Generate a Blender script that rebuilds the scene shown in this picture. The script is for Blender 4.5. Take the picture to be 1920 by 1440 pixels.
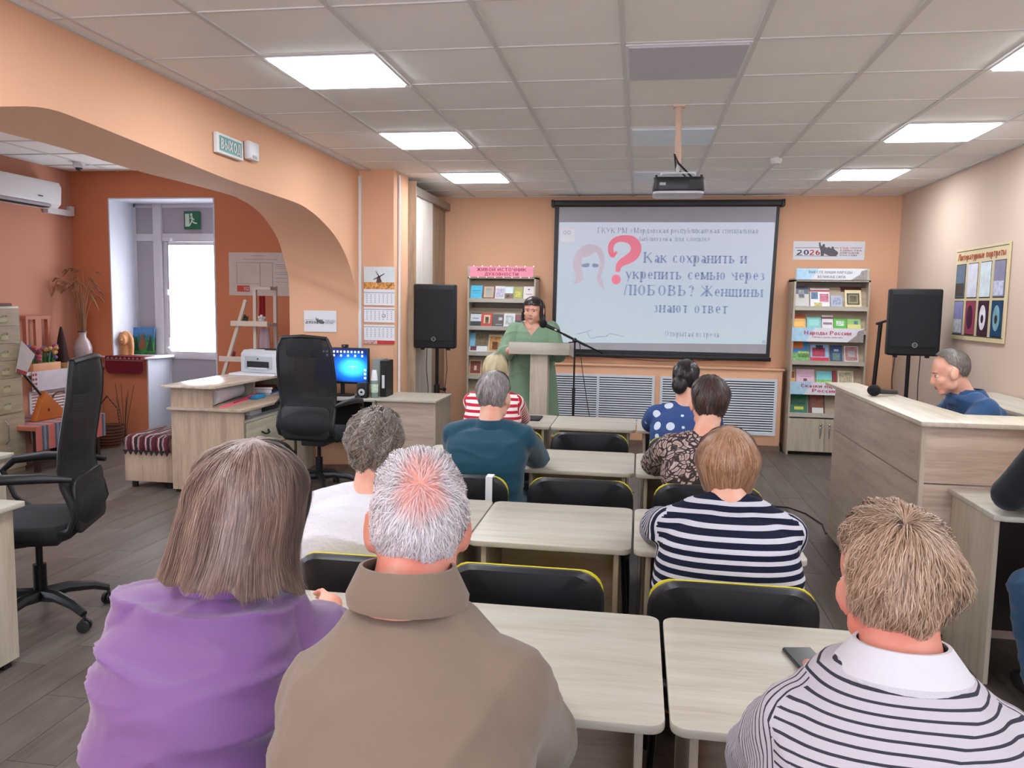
import bpy, bmesh, math, random
import numpy as np
from mathutils import Vector, Matrix, noise
random.seed(7); rng=np.random.default_rng(7)
SC=bpy.context.scene
COL=SC.collection
for o in list(bpy.data.objects): bpy.data.objects.remove(o)
PI=math.pi
# ------------------------------------------------------------------ camera
def camera():
    yaw,pitch,roll=.1558,-.1002,.0162
    cy,sy=math.cos(yaw),math.sin(yaw);cp,sp=math.cos(pitch),math.sin(pitch)
    f=Vector((-sy*cp,cy*cp,sp));r=Vector((cy,sy,0));u=r.cross(f)
    r2=r*math.cos(roll)+u*math.sin(roll);u2=-r*math.sin(roll)+u*math.cos(roll)
    m=Matrix((r2,u2,-f)).transposed().to_4x4();m.translation=(0,0,1.57)
    cd=bpy.data.cameras.new('camera');c=bpy.data.objects.new('camera',cd);COL.objects.link(c)
    c.matrix_world=m;cd.sensor_width=36;cd.lens=36*1507.2/1920;cd.clip_start=.05;cd.clip_end=60
    SC.camera=c
camera()
W=bpy.data.worlds.new('world');SC.world=W;W.use_nodes=True
W.node_tree.nodes['Background'].inputs[0].default_value=(.75,.85,1,1)
W.node_tree.nodes['Background'].inputs[1].default_value=1.0
SC.view_settings.view_transform='Standard';SC.view_settings.look='None';SC.view_settings.gamma=1
SC.view_settings.use_curve_mapping=False
SC.view_settings.exposure=1.85
PANEL_STRENGTH=7.0
SC.cycles.max_bounces=7
# ------------------------------------------------------------------ materials
def lin(c):
    return tuple(((v/255)/12.92 if v/255<=.04045 else ((v/255+.055)/1.055)**2.4) for v in c)+(1,)
MATS={}
class NT:
    def __init__(s,name):
        s.m=bpy.data.materials.new(name);s.m.use_nodes=True;s.t=s.m.node_tree
        s.b=s.t.nodes['Principled BSDF']
    def n(s,typ,**k):
        nd=s.t.nodes.new(typ)
        for a,v in k.items():
            if a.startswith('i_'):
                key=a[2:];nd.inputs[int(key) if key.isdigit() else key.replace('_',' ')].default_value=v
            else:setattr(nd,a,v)
        return nd
    def l(s,a,b):s.t.links.new(a,b)
    def ramp(s,fac,stops,interp='LINEAR'):
        r=s.n('ShaderNodeValToRGB');r.color_ramp.interpolation=interp
        e=r.color_ramp.elements
        while len(e)<len(stops):e.new(.5)
        for x,(p,c) in zip(e,stops):x.position=p;x.color=c
        s.l(fac,r.inputs[0]);return r.outputs[0]
    def bump(s,h,st=.3,dist=.01):
        b=s.n('ShaderNodeBump');b.inputs['Strength'].default_value=st;b.inputs['Distance'].default_value=dist
        s.l(h,b.inputs['Height']);s.l(b.outputs[0],s.b.inputs['Normal'])
    def coord(s,scale=(1,1,1),kind='Object',rot=(0,0,0)):
        c=s.n('ShaderNodeTexCoord');m=s.n('ShaderNodeMapping');m.inputs['Scale'].default_value=scale;m.inputs['Rotation'].default_value=rot
        s.l(c.outputs[kind],m.inputs[0]);return m.outputs[0]
    def noise(s,vec,scale,detail=3,rough=.5,out=0):
        n=s.n('ShaderNodeTexNoise');n.inputs['Scale'].default_value=scale;n.inputs['Detail'].default_value=detail;n.inputs['Roughness'].default_value=rough
        s.l(vec,n.inputs['Vector']);return n.outputs[out]
def plain(name,rgb,rough=.6,metal=0,spec=.5,var=.06,nscale=8,bump=0,bscale=60,emit=0,coat=0):
    if name in MATS:return MATS[name]
    s=NT(name);c=lin(rgb);s.b.inputs['Roughness'].default_value=rough;s.b.inputs['Metallic'].default_value=metal
    s.b.inputs['Specular IOR Level'].default_value=spec
    if coat:s.b.inputs['Coat Weight'].default_value=coat
    v=s.coord()
    nz=s.noise(v,nscale)
    col=s.ramp(nz,[(.3,tuple(x*(1-var) for x in c[:3])+(1,)),(.7,tuple(min(1,x*(1+var)) for x in c[:3])+(1,))])
    s.l(col,s.b.inputs['Base Color'])
    if emit:
        s.l(col,s.b.inputs['Emission Color']);s.b.inputs['Emission Strength'].default_value=emit
    if bump:s.bump(s.noise(v,bscale,4),bump,.004)
    MATS[name]=s.m;return s.m
def wood(name,rgb,dark,axis='x',rough=.42,sc=1.0,coat=0):
    if name in MATS:return MATS[name]
    s=NT(name);k={'x':(1.2,14,14),'y':(14,1.2,14),'z':(14,14,1.2)}[axis]
    v=s.coord(tuple(q*sc for q in k))
    # offset per object so that alike pieces differ
    oi=s.n('ShaderNodeObjectInfo');add=s.n('ShaderNodeVectorMath',operation='ADD');mul=s.n('ShaderNodeMath',operation='MULTIPLY');mul.inputs[1].default_value=37
    s.l(oi.outputs['Random'],mul.inputs[0]);s.l(v,add.inputs[0]);s.l(mul.outputs[0],add.inputs[1]);v=add.outputs[0]
    n1=s.noise(v,1.3,5,.55);n2=s.noise(v,7,4,.6)
    mx=s.n('ShaderNodeMath',operation='MULTIPLY_ADD');mx.inputs[1].default_value=.35;s.l(n2,mx.inputs[0]);
    m2=s.n('ShaderNodeMath',operation='MULTIPLY');m2.inputs[1].default_value=.65;s.l(n1,m2.inputs[0]);s.l(m2.outputs[0],mx.inputs[2])
    col=s.ramp(mx.outputs[0],[(.36,lin(dark)),(.5,lin(tuple((a*2+b)/3 for a,b in zip(rgb,dark)))),(.6,lin(rgb))])
    s.l(col,s.b.inputs['Base Color']);s.b.inputs['Roughness'].default_value=rough
    if coat:s.b.inputs['Coat Weight'].default_value=coat;s.b.inputs['Coat Roughness'].default_value=.2
    s.bump(n2,.06,.003);MATS[name]=s.m;return s.m
def emis(name,rgb,st):
    if name in MATS:return MATS[name]
    s=NT(name);s.b.inputs['Base Color'].default_value=lin(rgb);s.b.inputs['Emission Color'].default_value=lin(rgb);s.b.inputs['Emission Strength'].default_value=st
    s.b.inputs['Roughness'].default_value=.5
    MATS[name]=s.m;return s.m
# ------------------------------------------------------------------ mesh tools
def tag(o,label=None,cat=None,group=None,kind=None):
    if label:o['label']=label
    if cat:o['category']=cat
    if group:o['group']=group
    if kind:o['kind']=kind
    return o
def empty(name,loc=(0,0,0),rz=0,label=None,cat=None,group=None):
    o=bpy.data.objects.new(name,None);COL.objects.link(o);o.location=loc;o.rotation_euler=(0,0,rz);o.empty_display_size=.05
    return tag(o,label,cat,group)
class MB:
    """collects shapes, then links them as one mesh object"""
    def __init__(s):s.v=[];s.f=[]
    def add(s,vs,fs):
        k=len(s.v);s.v+= [tuple(map(float,q)) for q in vs];s.f+=[tuple(i+k for i in f) for f in fs];return s
    def box(s,x0,x1,y0,y1,z0,z1,M=None):
        vs=[(x,y,z) for z in(z0,z1) for y in(y0,y1) for x in(x0,x1)]
        if M is not None:vs=[M@Vector(q) for q in vs]
        return s.add(vs,[(0,2,3,1),(4,5,7,6),(0,1,5,4),(2,6,7,3),(0,4,6,2),(1,3,7,5)])
    def prism(s,pts,z0,z1,axis='z',M=None):
        """pts: 2d outline (ccw); extruded along axis"""
        n=len(pts)
        def mk(a,b,c):return {'z':(a,b,c),'y':(a,c,b),'x':(c,a,b)}[axis]
        vs=[mk(a,b,z0) for a,b in pts]+[mk(a,b,z1) for a,b in pts]
        if M is not None:vs=[M@Vector(q) for q in vs]
        fs=[tuple(range(n))[::-1],tuple(range(n,2*n))]+[(i,(i+1)%n,(i+1)%n+n,i+n) for i in range(n)]
        return s.add(vs,fs)
    def tube(s,pts,r,seg=8,caps=True):
        pts=[Vector(p) for p in pts];n=len(pts);rs=r if isinstance(r,(list,tuple)) else [r]*n
        up=None;rings=[]
        for i,p in enumerate(pts):
            t=(pts[min(i+1,n-1)]-pts[max(i-1,0)]).normalized()
            if up is None:up=t.orthogonal().normalized()
            up=(up-t*up.dot(t));up=up.normalized() if up.length>1e-6 else t.orthogonal().normalized()
            b=t.cross(up)
            rings.append([p+(up*math.cos(a)+b*math.sin(a))*rs[i] for a in [2*PI*j/seg for j in range(seg)]])
        vs=[q for r_ in rings for q in r_];fs=[]
        for i in range(n-1):
            for j in range(seg):
                a=i*seg+j;b_=i*seg+(j+1)%seg;fs.append((a,b_,b_+seg,a+seg))
        if caps:fs+=[tuple(range(seg))[::-1],tuple(range((n-1)*seg,n*seg))]
        return s.add(vs,fs)
    def lathe(s,prof,seg=24,M=None):
        """prof: (r,z) from bottom to top"""
        vs=[];fs=[]
        for r,z in prof:
            for j in range(seg):
                a=2*PI*j/seg;vs.append((r*math.cos(a),r*math.sin(a),z))
        n=len(prof)
        for i in range(n-1):
            for j in range(seg):
                a=i*seg+j;b=i*seg+(j+1)%seg;fs.append((a,b,b+seg,a+seg))
        fs+=[tuple(range(seg))[::-1],tuple(range((n-1)*seg,n*seg))]
        if M is not None:vs=[M@Vector(q) for q in vs]
        return s.add(vs,fs)
    def ball(s,c,r,nu=12,nv=8,M=None):
        r=r if isinstance(r,(tuple,list)) else (r,r,r)
        vs=[(0,0,-1)]+[(math.sin(PI*i/nv)*math.cos(2*PI*j/nu),math.sin(PI*i/nv)*math.sin(2*PI*j/nu),-math.cos(PI*i/nv)) for i in range(1,nv) for j in range(nu)]+[(0,0,1)]
        fs=[(0,1+(j+1)%nu,1+j) for j in range(nu)]
        for i in range(nv-2):
            for j in range(nu):
                a=1+i*nu+j;b=1+i*nu+(j+1)%nu;fs.append((a,b,b+nu,a+nu))
        k=1+(nv-2)*nu;e=len(vs)-1
        fs+=[(k+j,k+(j+1)%nu,e) for j in range(nu)]
        out=[]
        for q in vs:
            q=Vector((q[0]*r[0],q[1]*r[1],q[2]*r[2]))
            if M is not None:q=M@q
            out.append(q+Vector(c))
        return s.add(out,fs)
    def loft(s,rings,closed=True,caps=True):
        n=len(rings[0]);vs=[q for r in rings for q in r];fs=[]
        for i in range(len(rings)-1):
            for j in range(n if closed else n-1):
                a=i*n+j;b=i*n+(j+1)%n;fs.append((a,b,b+n,a+n))
        if caps and closed:fs+=[tuple(range(n))[::-1],tuple(range((len(rings)-1)*n,len(rings)*n))]
        return s.add(vs,fs)
    def mesh(s,name):
        m=bpy.data.meshes.new(name);m.from_pydata(s.v,[],s.f);m.validate();return m
    def build(s,name,mat,parent=None,smooth=False,bevel=0,loc=None,rz=None,seg=2,**tg):
        m=s.mesh(name)
        if bevel:
            b=bmesh.new();b.from_mesh(m);bmesh.ops.remove_doubles(b,verts=b.verts,dist=1e-6)
            es=[e for e in b.edges if len(e.link_faces)==2 and e.calc_face_angle(0)>.6]
            bmesh.ops.bevel(b,geom=es,offset=bevel,segments=seg,affect='EDGES',profile=.5,clamp_overlap=True);b.to_mesh(m);b.free()
        if smooth or bevel:
            for p in m.polygons:p.use_smooth=True
            try:m.set_sharp_from_angle(angle=math.radians(40))
            except Exception:pass
        m.materials.append(mat)
        return link(name,m,parent,loc,rz,**tg)
def link(name,m,parent=None,loc=None,rz=None,**tg):
    o=bpy.data.objects.new(name,m);COL.objects.link(o)
    if parent:o.parent=parent
    if loc is not None:o.location=loc
    if rz is not None:o.rotation_euler=(0,0,rz)
    return tag(o,**tg)
def struct(o):o['kind']='structure';return o
def box(name,x0,x1,y0,y1,z0,z1,mat,parent=None,bevel=0,**k):
    return MB().box(x0,x1,y0,y1,z0,z1).build(name,mat,parent,bevel=bevel,**k)
def rrect(w,d,r,n=5,cx=0,cy=0):
    out=[]
    for sx,sy,a0 in((1,1,0),(-1,1,PI/2),(-1,-1,PI),(1,-1,1.5*PI)):
        for i in range(n+1):
            a=a0+PI/2*i/n;out.append((cx+sx*(w/2-r)+r*math.cos(a),cy+sy*(d/2-r)+r*math.sin(a)))
    return out
def copy_tree(o,parent=None,**tg):
    c=o.copy();COL.objects.link(c);c.parent=parent if parent else o.parent
    for ch in list(o.children):copy_tree(ch,c)
    return tag(c,**tg)
def joined(name,objs_mb,mat,parent=None,**k):
    return objs_mb.build(name,mat,parent,**k)
# ------------------------------------------------------------------ palette
PEACH=plain('wall_paint_peach',(228,178,144),.75,var=.03,nscale=1.2,bump=.08,bscale=120,spec=.25)
CREAM=plain('wall_paint_cream',(202,180,163),.75,var=.02,nscale=1.2,bump=.08,bscale=120,spec=.25)
RUST=plain('wall_paint_orange',(206,128,92),.75,var=.04,nscale=1.2,bump=.08,bscale=120,spec=.25)
SALMON=plain('wall_paint_salmon',(202,142,118),.75,var=.04,nscale=1.2,bump=.08,bscale=120,spec=.25)
WHITE=plain('white_plastic',(226,226,228),.4,var=.01)
REVEAL=plain('white_reveal_paint',(214,216,226),.6,var=.02)
PVC=plain('white_pvc',(212,208,214),.35,var=.01)
PVCP=plain('grey_lilac_panel',(168,160,168),.4,var=.02)
BLACK=plain('black_plastic',(18,18,20),.45,var=.1)
BLACKM=plain('black_metal',(20,20,22),.35,metal=.4)
STEEL=plain('steel',(190,190,192),.25,metal=.95)
DARKG=plain('dark_gap',(30,28,28),.8)
OAK=wood('oak_laminate_x',(192,186,172),(172,162,145),'x')
OAKY=wood('oak_laminate_y',(192,186,172),(172,162,145),'y')
OAKZ=wood('oak_laminate_z',(194,182,163),(170,154,133),'z')
OAKP=wood('oak_laminate_pinkish_x',(202,182,164),(172,150,132),'x')
OAKPY=wood('oak_laminate_pinkish_y',(190,172,150),(158,138,118),'y')
PAPER=plain('white_paper',(226,226,230),.7,var=.01)
# ------------------------------------------------------------------ floor
fl=box('floor',-6.3,2.9,-3.3,9.4,-.12,-.012,plain('floor_joint',(52,45,40),.8));struct(fl)
def planks():
    m=NT('grey_oak_floor');v=m.coord((10,1.1,10))
    oi=m.n('ShaderNodeObjectInfo');mul=m.n('ShaderNodeMath',operation='MULTIPLY');mul.inputs[1].default_value=53
    add=m.n('ShaderNodeVectorMath',operation='ADD');m.l(oi.outputs['Random'],mul.inputs[0]);m.l(v,add.inputs[0]);m.l(mul.outputs[0],add.inputs[1])
    n1=m.noise(add.outputs[0],1.6,5,.6);n2=m.noise(add.outputs[0],9,3,.6)
    a=m.n('ShaderNodeMath',operation='MULTIPLY_ADD');a.inputs[1].default_value=.3;m.l(n2,a.inputs[0]);m.l(n1,a.inputs[2])
    b=m.n('ShaderNodeMath',operation='MULTIPLY_ADD');b.inputs[1].default_value=.14;m.l(oi.outputs['Random'],b.inputs[0]);m.l(a.outputs[0],b.inputs[2])
    col=m.ramp(b.outputs[0],[(.42,lin((76,66,59))),(.68,lin((93,83,76))),(.9,lin((108,98,91)))])
    m.l(col,m.b.inputs['Base Color']);m.b.inputs['Roughness'].default_value=.38;m.bump(n2,.1,.002)
    w,L=.192,1.29;me=MB().box(0,w-.0022,0,L-.0022,-.012,0)
    me=me.mesh('plank');me.materials.append(m.m)
    cand=[];i=0;x=-6.3
    while x<2.8:
        y=-3.3-[0,.43,.86,.2][i%4]
        while y<9.3:
            d=math.hypot(x+.1,y+.6);vis=y+L>1.6 and abs(x+.1)<.9*(y+L)
            cand.append((0 if vis else 1,d,x,y));y+=L
        x+=w;i+=1
    cand.sort();rest=MB()
    for k,(vis,d,x,y) in enumerate(cand):
        if k<290 and not vis:
            o=link('plank',me,fl);o.location=(x,y,0)
        else:rest.box(x,x+w-.0022,y,y+L-.0022,-.012,0)
    rest.build('planks',m.m,fl,kind='stuff')
planks()
# ------------------------------------------------------------------ walls
H=2.78;HA=2.9;XL,XR,YB=-2.62,2.72,9.25
struct(box('wall_back',-2.9,XR+.1,YB,YB+.12,0,H+.1,PEACH))
struct(box('wall_right',XR,XR+.12,-3.2,YB,0,H+.1,CREAM))
struct(box('wall_front',-6.3,XR,-3.32,-3.2,0,3,PEACH))
oc=[(2.2,0),(2.2,1.5),(2.3,1.8),(2.55,2.12),(2.8,2.27),(3.05,2.345),(3.3,2.395),(3.6,2.39),(4.2,2.36),(4.9,2.325),(5.5,2.315),(5.95,2.305),(6.2,2.272),(6.4,2.225),(6.65,2.145),(6.87,2.035),(7.03,1.91),(7.15,1.77),(7.24,1.6),(7.31,1.3),(7.32,0)]
ic=[(2.2,0),(2.2,1.5),(2.3,1.85),(2.55,2.2),(2.8,2.32),(3.05,2.37),(3.3,2.39),(3.7,2.397),(4.2,2.40),(4.9,2.385),(5.4,2.39),(6.07,2.39),(6.25,2.375),(6.42,2.35),(6.6,2.3),(6.75,2.23),(6.92,2.12),(7.02,1.99),(7.09,1.87),(7.16,1.58),(7.16,0)]
def densify(c,n=4):
    out=[]
    for i in range(len(c)-1):
        p0,p1,p2,p3=c[max(i-1,0)],c[i],c[i+1],c[min(i+2,len(c)-1)]
        for k in range(n):
            t=k/n
            if i in (0,len(c)-2):out.append((p1[0]+(p2[0]-p1[0])*t,p1[1]+(p2[1]-p1[1])*t));continue
            out.append(tuple(.5*(2*p1[a]+(p2[a]-p0[a])*t+(2*p0[a]-5*p1[a]+4*p2[a]-p3[a])*t*t+(-p0[a]+3*p1[a]-3*p2[a]+p3[a])*t**3) for a in(0,1)))
    return out+[c[-1]]
oc=densify(oc);ic=densify(ic)
def archwall():
    b=MB();n=len(oc);XI=-3.25
    vs=[(XL,y,z) for y,z in oc]+[(XI,y,z) for y,z in ic]+[(XL,y,H+.1) for y,z in oc]+[(XI,y,HA+.1) for y,z in ic]
    fs=[]
    for i in range(n-1):
        fs+=[(i,i+1,n+i+1,n+i),(i,2*n+i,2*n+i+1,i+1),(n+i,n+i+1,3*n+i+1,3*n+i)]
    b.add(vs,fs);b.box(XI,XL,-3.2,2.2,0,HA)
    o=b.build('wall_left',PEACH)
    for p in o.data.polygons:p.use_smooth=True
    o.data.set_sharp_from_angle(angle=math.radians(30))
    struct(o)
archwall()
struct(box('wall_left_pier',-3.25,-2.29,7.325,7.8,0,HA,PEACH))
struct(MB().add([(-3.25,7.16,0),(-2.62,7.32,0),(-3.25,7.8,0),(-3.25,7.16,HA),(-2.62,7.33,HA),(-3.25,7.8,HA)],[(0,2,1),(3,4,5),(0,3,5,2)]).build('wall_left_reveal',PEACH))
# alcove
YA=8.0
struct(box('wall_alcove_left',-6.24,-6.12,-3.2,YA,0,HA+.1,SALMON))
ab=MB();ab.box(-6.2,-5.68,YA,8.5,0,HA+.1).box(-4.46,-3.2,YA,8.5,0,HA+.1).box(-5.68,-4.46,YA,8.5,2.62,HA+.1).box(-5.68,-5.27,YA,8.42,0,.9)
struct(ab.build('wall_alcove_back',RUST))
t=MB();t.box(-5.685,-5.672,YA-.004,8.42,.92,2.62).box(-5.68,-4.46,YA-.004,8.42,2.612,2.625).box(-4.472,-4.455,YA-.004,8.42,0,2.62).box(-5.28,-5.266,YA-.004,8.42,0,.9)
struct(t.build('trim_1',REVEAL))
struct(box('wall_outside_shaft',-5.9,-4.2,8.62,8.7,0,2.9,WHITE))
# ceiling
TILE=plain('ceiling_tile_grey',(244,243,240),.85,var=.015,nscale=3,bump=.15,bscale=220,spec=.2)
GRID=plain('ceiling_grid_white',(214,212,210),.5,var=.01)
cl=box('ceiling',-2.7,XR+.1,-3.3,YB+.1,H+.08,H+.16,DARKG);struct(cl)
X0,Y0=-.1162,3.917
LIGHTS=[(-3,k) for k in(-9,-6,-3,0,3,6)]+[(3,k) for k in(-9,-6,-3,0,3,6)]
OFFS=[(0,0),(0,3),(0,6)]
TM={}
def tile(x0,x1,y0,y1,z,parent):
    key=(round(x1-x0,2),round(y1-y0,2))
    if key not in TM:
        TM[key]=MB().box(.004,x1-x0-.004,.004,y1-y0-.004,0,.014).mesh('ceiling_tile');TM[key].materials.append(TILE)
    o=link('ceiling_tile',TM[key],parent);o.location=(x0,y0,z)
xs=[-2.62]+[X0+.6*i for i in range(-4,5)]+[2.72]
ys=[-3.2]+[Y0+.6*k for k in range(-11,9)]+[9.25]
for i in range(len(xs)-1):
    for j in range(len(ys)-1):
        ci,ck=i-5,j-12
        if (ci,ck) in LIGHTS or (ci,ck) in OFFS:continue
        tile(xs[i],xs[i+1],ys[j],ys[j+1],H+.006,cl)
for x in xs[1:-1]:
    box('grid_runner',x-.012,x+.012,-3.2,9.25,H-.002,H+.03,GRID,cl)
for y in ys[1:-1]:
    box('cross_runner',-2.62,2.72,y-.006,y+.006,H+.0005,H+.03,GRID,cl)
wt=MB();wt.box(-2.62,-2.6,-3.2,7.32,H-.004,H+.02).box(2.7,2.72,-3.2,9.25,H-.004,H+.02).box(-2.2,2.72,9.23,9.25,H-.004,H+.02)
wt.build('wall_angle',GRID,cl)
ca=box('ceiling_alcove',-6.3,-3.2,-3.3,8.1,HA+.06,HA+.14,DARKG);struct(ca)
xa=[-6.12,-5.56,-4.96,-4.36,-3.76,-3.25];ya=[-3.2]+[-2.6+.6*k for k in range(18)]+[8.0]
for i in range(len(xa)-1):
    for j in range(len(ya)-1):
        tile(xa[i],xa[i+1],ya[j],ya[j+1],HA+.006,ca)
for x in xa[1:-1]:box('grid_runner',x-.012,x+.012,-3.2,8,HA-.002,HA+.03,GRID,ca)
for y in ya[1:-1]:box('cross_runner',-6.12,-3.25,y-.008,y+.008,HA-.0015,HA+.03,GRID,ca)
# lights
LIT=emis('lit_diffuser',(240,247,255),PANEL_STRENGTH)
OFFM=plain('unlit_diffuser_grey',(196,194,204),.5,var=.02)
OFFB=plain('unlit_diffuser_bluish',(222,238,248),.45,var=.04,nscale=3)
names={(-3,0):'near left-hand column, the nearest lit one on that side',(-3,3):'left-hand column, second from the camera',(-3,6):'left-hand column, farthest from the camera',
(3,0):'right-hand column, cut by the right picture edge',(3,3):'right-hand column, middle of the three in view',(3,6):'right-hand column, farthest from the camera'}
def panel(c,k,mat,label,group,dz=0):
    x=X0+.6*c;y=Y0+.6*k
    e=empty('ceiling_light',(x+.3,y+.3,H+dz),label=label,cat='ceiling light',group=group)
    f=MB().box(-.29,.29,-.29,-.275,-.006,.05).box(-.29,.29,.275,.29,-.006,.05).box(-.29,-.275,-.275,.275,-.006,.05).box(.275,.29,-.275,.275,-.006,.05)
    f.build('frame',WHITE,e)
    MB().box(-.275,.275,-.275,.275,-.014,.02).build('diffuser',mat,e)
panel(-8,1,LIT,'added unseen glowing panel in the near part of the alcove ceiling','added alcove fill panels',.12)  # two unseen panels added to brighten the alcove
panel(-8,-2,LIT,'added unseen glowing panel in the alcove ceiling, farther left','added alcove fill panels',.12)
for c,k in LIGHTS:
    if (c,k) in names:panel(c,k,LIT,'lit square ceiling panel, '+names[(c,k)],'lit ceiling panels')
    else:panel(c,k,LIT,'lit square ceiling panel above or behind the camera, %s column, %s'%('left' if c<0 else 'right',{-3:'nearest to the view',-6:'middle one',-9:'by the added rear windows'}[k]),'lit ceiling panels out of view')
panel(0,0,OFFM,'unlit grey ceiling panel with a white frame, the nearest in the middle column','unlit ceiling panels')
panel(0,3,OFFB,'unlit pale blue ceiling panel behind the projector pole','unlit ceiling panels')
panel(0,6,OFFB,'unlit pale ceiling panel above the projector box, nearest the screen','unlit ceiling panels')
# skirting
BASE=plain('brown_skirting',(120,96,82),.5)
struct(box('baseboard_back',-2.2,2.72,9.235,9.25,0,.06,BASE))
struct(box('baseboard_right',2.705,2.72,-3.2,9.23,0,.06,BASE))
struct(MB().box(-6.12,-5.28,7.985,8,0,.06).box(-4.46,-3.25,7.985,8,0,.06).build('baseboard_alcove',BASE))
# unseen windows added as fill light, behind the camera and in the alcove
FILLP=emis('added_window_glow',(226,236,255),2.6)
def added_win(n,x0,x1,y0,y1,z0,z1):
    w=empty('window_%d'%n,(0,0,0));w['kind']='structure'
    box('pane',x0,x1,y0,y1,z0,z1,FILLP,w)
    f=MB();ax=abs(x1-x0)>abs(y1-y0);q=.05
    if ax:
        for a in(x0-q,(x0+x1)/2-q/2,x1):f.box(a,a+q,y0,y1+.02,z0-q,z1+q)
        for c in(z0-q,z1):f.box(x0,x1,y0,y1+.02,c,c+q)
    else:
        for a in(y0-q,(y0+y1)/2-q/2,y1):f.box(x0,x1+.02,a,a+q,z0-q,z1+q)
        for c in(z0-q,z1):f.box(x0,x1+.02,y0,y1,c,c+q)
    f.build('window_frame',WHITE,w)
added_win(2,-2.2,-.4,-3.2,-3.17,.9,2.4);added_win(3,.3,2.1,-3.2,-3.17,.9,2.4);added_win(4,-6.12,-6.09,2.0,3.8,.95,2.3)  # two added behind the camera, the third added to brighten the alcove
# ------------------------------------------------------------------ niche door and window
d=empty('door_1',(0,0,0));d['kind']='structure'
F=MB();y0,y1=8.42,8.48
F.box(-5.68,-5.65,y0,y1,.9,2.62).box(-5.68,-4.46,y0,y1,2.57,2.62).box(-5.43,-5.33,y0-.02,y1,0,2.62).box(-5.65,-5.43,y0,y1,2.2,2.28).box(-5.65,-5.43,y0,y1,.9,.97).box(-5.33,-4.46,y0,y1,2.2,2.285).box(-4.5,-4.46,y0,y1,0,2.62).box(-5.33,-5.29,y0,y1,0,2.2)
F.build('door_frame',PVC,d,bevel=.004)
L=MB();L.box(-5.29,-5.25,y0-.01,y1-.01,.03,2.19).box(-4.56,-4.5,y0-.01,y1-.01,.03,2.19).box(-5.25,-4.56,y0-.01,y1-.01,2.155,2.19).box(-5.25,-4.56,y0-.01,y1-.01,.88,.965).box(-5.25,-4.56,y0-.01,y1-.01,.03,.12)
L.build('door_leaf',PVC,d,bevel=.004)
box('door_panel',-5.25,-4.56,y0+.008,y1-.02,.12,.88,PVCP,d)
for a in((-5.65,-5.43,2.28,2.57),(-5.33,-4.5,2.285,2.57),(-5.65,-5.43,.97,2.2)):
    box('upper_panel',a[0],a[1],y0+.012,y1-.02,a[2],a[3],PVCP,d)
BRIGHT=emis('daylit_blind',(240,246,255),2.8)
box('lit_pane',-5.25,-4.56,y0+.02,y1-.02,.965,2.155,BRIGHT,d)
MB().box(-5.262,-5.24,y0-.04,y0-.01,.98,1.12).box(-5.262,-5.24,y0-.07,y0-.04,1.0,1.02).box(-5.275,-5.245,y0-.05,y0-.01,1.6,1.66).build('door_handle',WHITE,d,bevel=.003)
MB().box(-5.3,-5.2,y0-.05,y0,2.2,2.235).build('door_closer',PVC,d)
ws=MB().prism([(-5.9,7.955),(-5.35,7.93),(-5.27,7.95),(-5.22,8.1),(-5.2,8.42),(-5.66,8.42),(-5.66,8.0),(-5.9,8.0)],.9,.925)
struct(ws.build('window_1_sill',WHITE,bevel=.003))
box('sill_edging',-5.9,-5.3,7.925,7.935,.9,.915,plain('pink_edge',(170,90,100),.5),bpy.data.objects['window_1_sill'])
# ------------------------------------------------------------------ student desks
TD,TZ=.58,.74
def student_desk():
    r=empty('student_desk')
    MB().prism(rrect(.572,TD,.035),TZ-.02,TZ).build('top',OAK,r,bevel=.003,smooth=True)
    for s in(-1,1):
        MB().box(s*.235-.009,s*.235+.009,-.235,.24,.0,TZ-.0205).build('side_panel',OAKZ,r,bevel=.001)
    box('modesty_panel',-.225,.225,.10,.116,.28,TZ-.0205,OAKP,r)
    return r
DK=[('nearest row, behind the woman in purple, its left end',-.79,1.835),('nearest row, mostly hidden by the man in the beige jacket',-.21,1.835),('nearest row, right of the gap, before the striped polo shirt',.372,1.835),
('second row, in front of the woman in the white knitted top',-.868,2.985),('second row from the camera, middle one with an empty chair behind it',-.29,2.985),('second row, in front of the woman in navy stripes',.29,2.985),
('third row, in front of the woman in the teal jacket',-.868,4.24),('third row, middle one with nobody at it',-.29,4.24),('third row, in front of the woman in the brown patterned blouse',.29,4.24),
('front row, in front of the woman in red and white stripes',-.868,5.65),('front row, middle one before the microphone stand',-.29,5.65),('front row, in front of the woman in the polka dot blouse',.29,5.65)]
p=student_desk();first=True
for lb,x,y in DK:
    o=p if first else copy_tree(p);first=False
    o.location=(x,y,0);tag(o,'oak desk, '+lb,'desk','student desks in four rows')
# ------------------------------------------------------------------ conference chairs
YEL=plain('yellow_fabric',(214,200,40),.8,bump=.3,bscale=300)
LEATH=plain('black_vinyl',(26,28,33),.42,var=.15,nscale=4,bump=.12,bscale=160)
def bent(w,h,r,y0,t,bow,lean,nx=14):
    """rounded rectangle slab curved about the sitter, standing in xz"""
    out=[]
    pts=rrect(w,h,r,6)
    b=MB();n=len(pts)
    def P(x,z,k):
        return (x,y0+bow*(x/(w/2))**2+lean*(z)+k,z)
    rings=[]
    for k,s in((0,.94),(-.35*t,1.0),(-.65*t,1.0),(-t,.94)):
        rings.append([P(x*s,z*s,k) for x,z in pts])
    # fill front/back with fans on a mid ring to stay smooth
    fr=[[P(x*q,z*q,0) for x,z in pts] for q in(.02,.35,.7)]+rings+[[P(x*q,z*q,-t-.004) for x,z in pts] for q in(.7,.35,.02)]
    return b.loft(fr)
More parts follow.
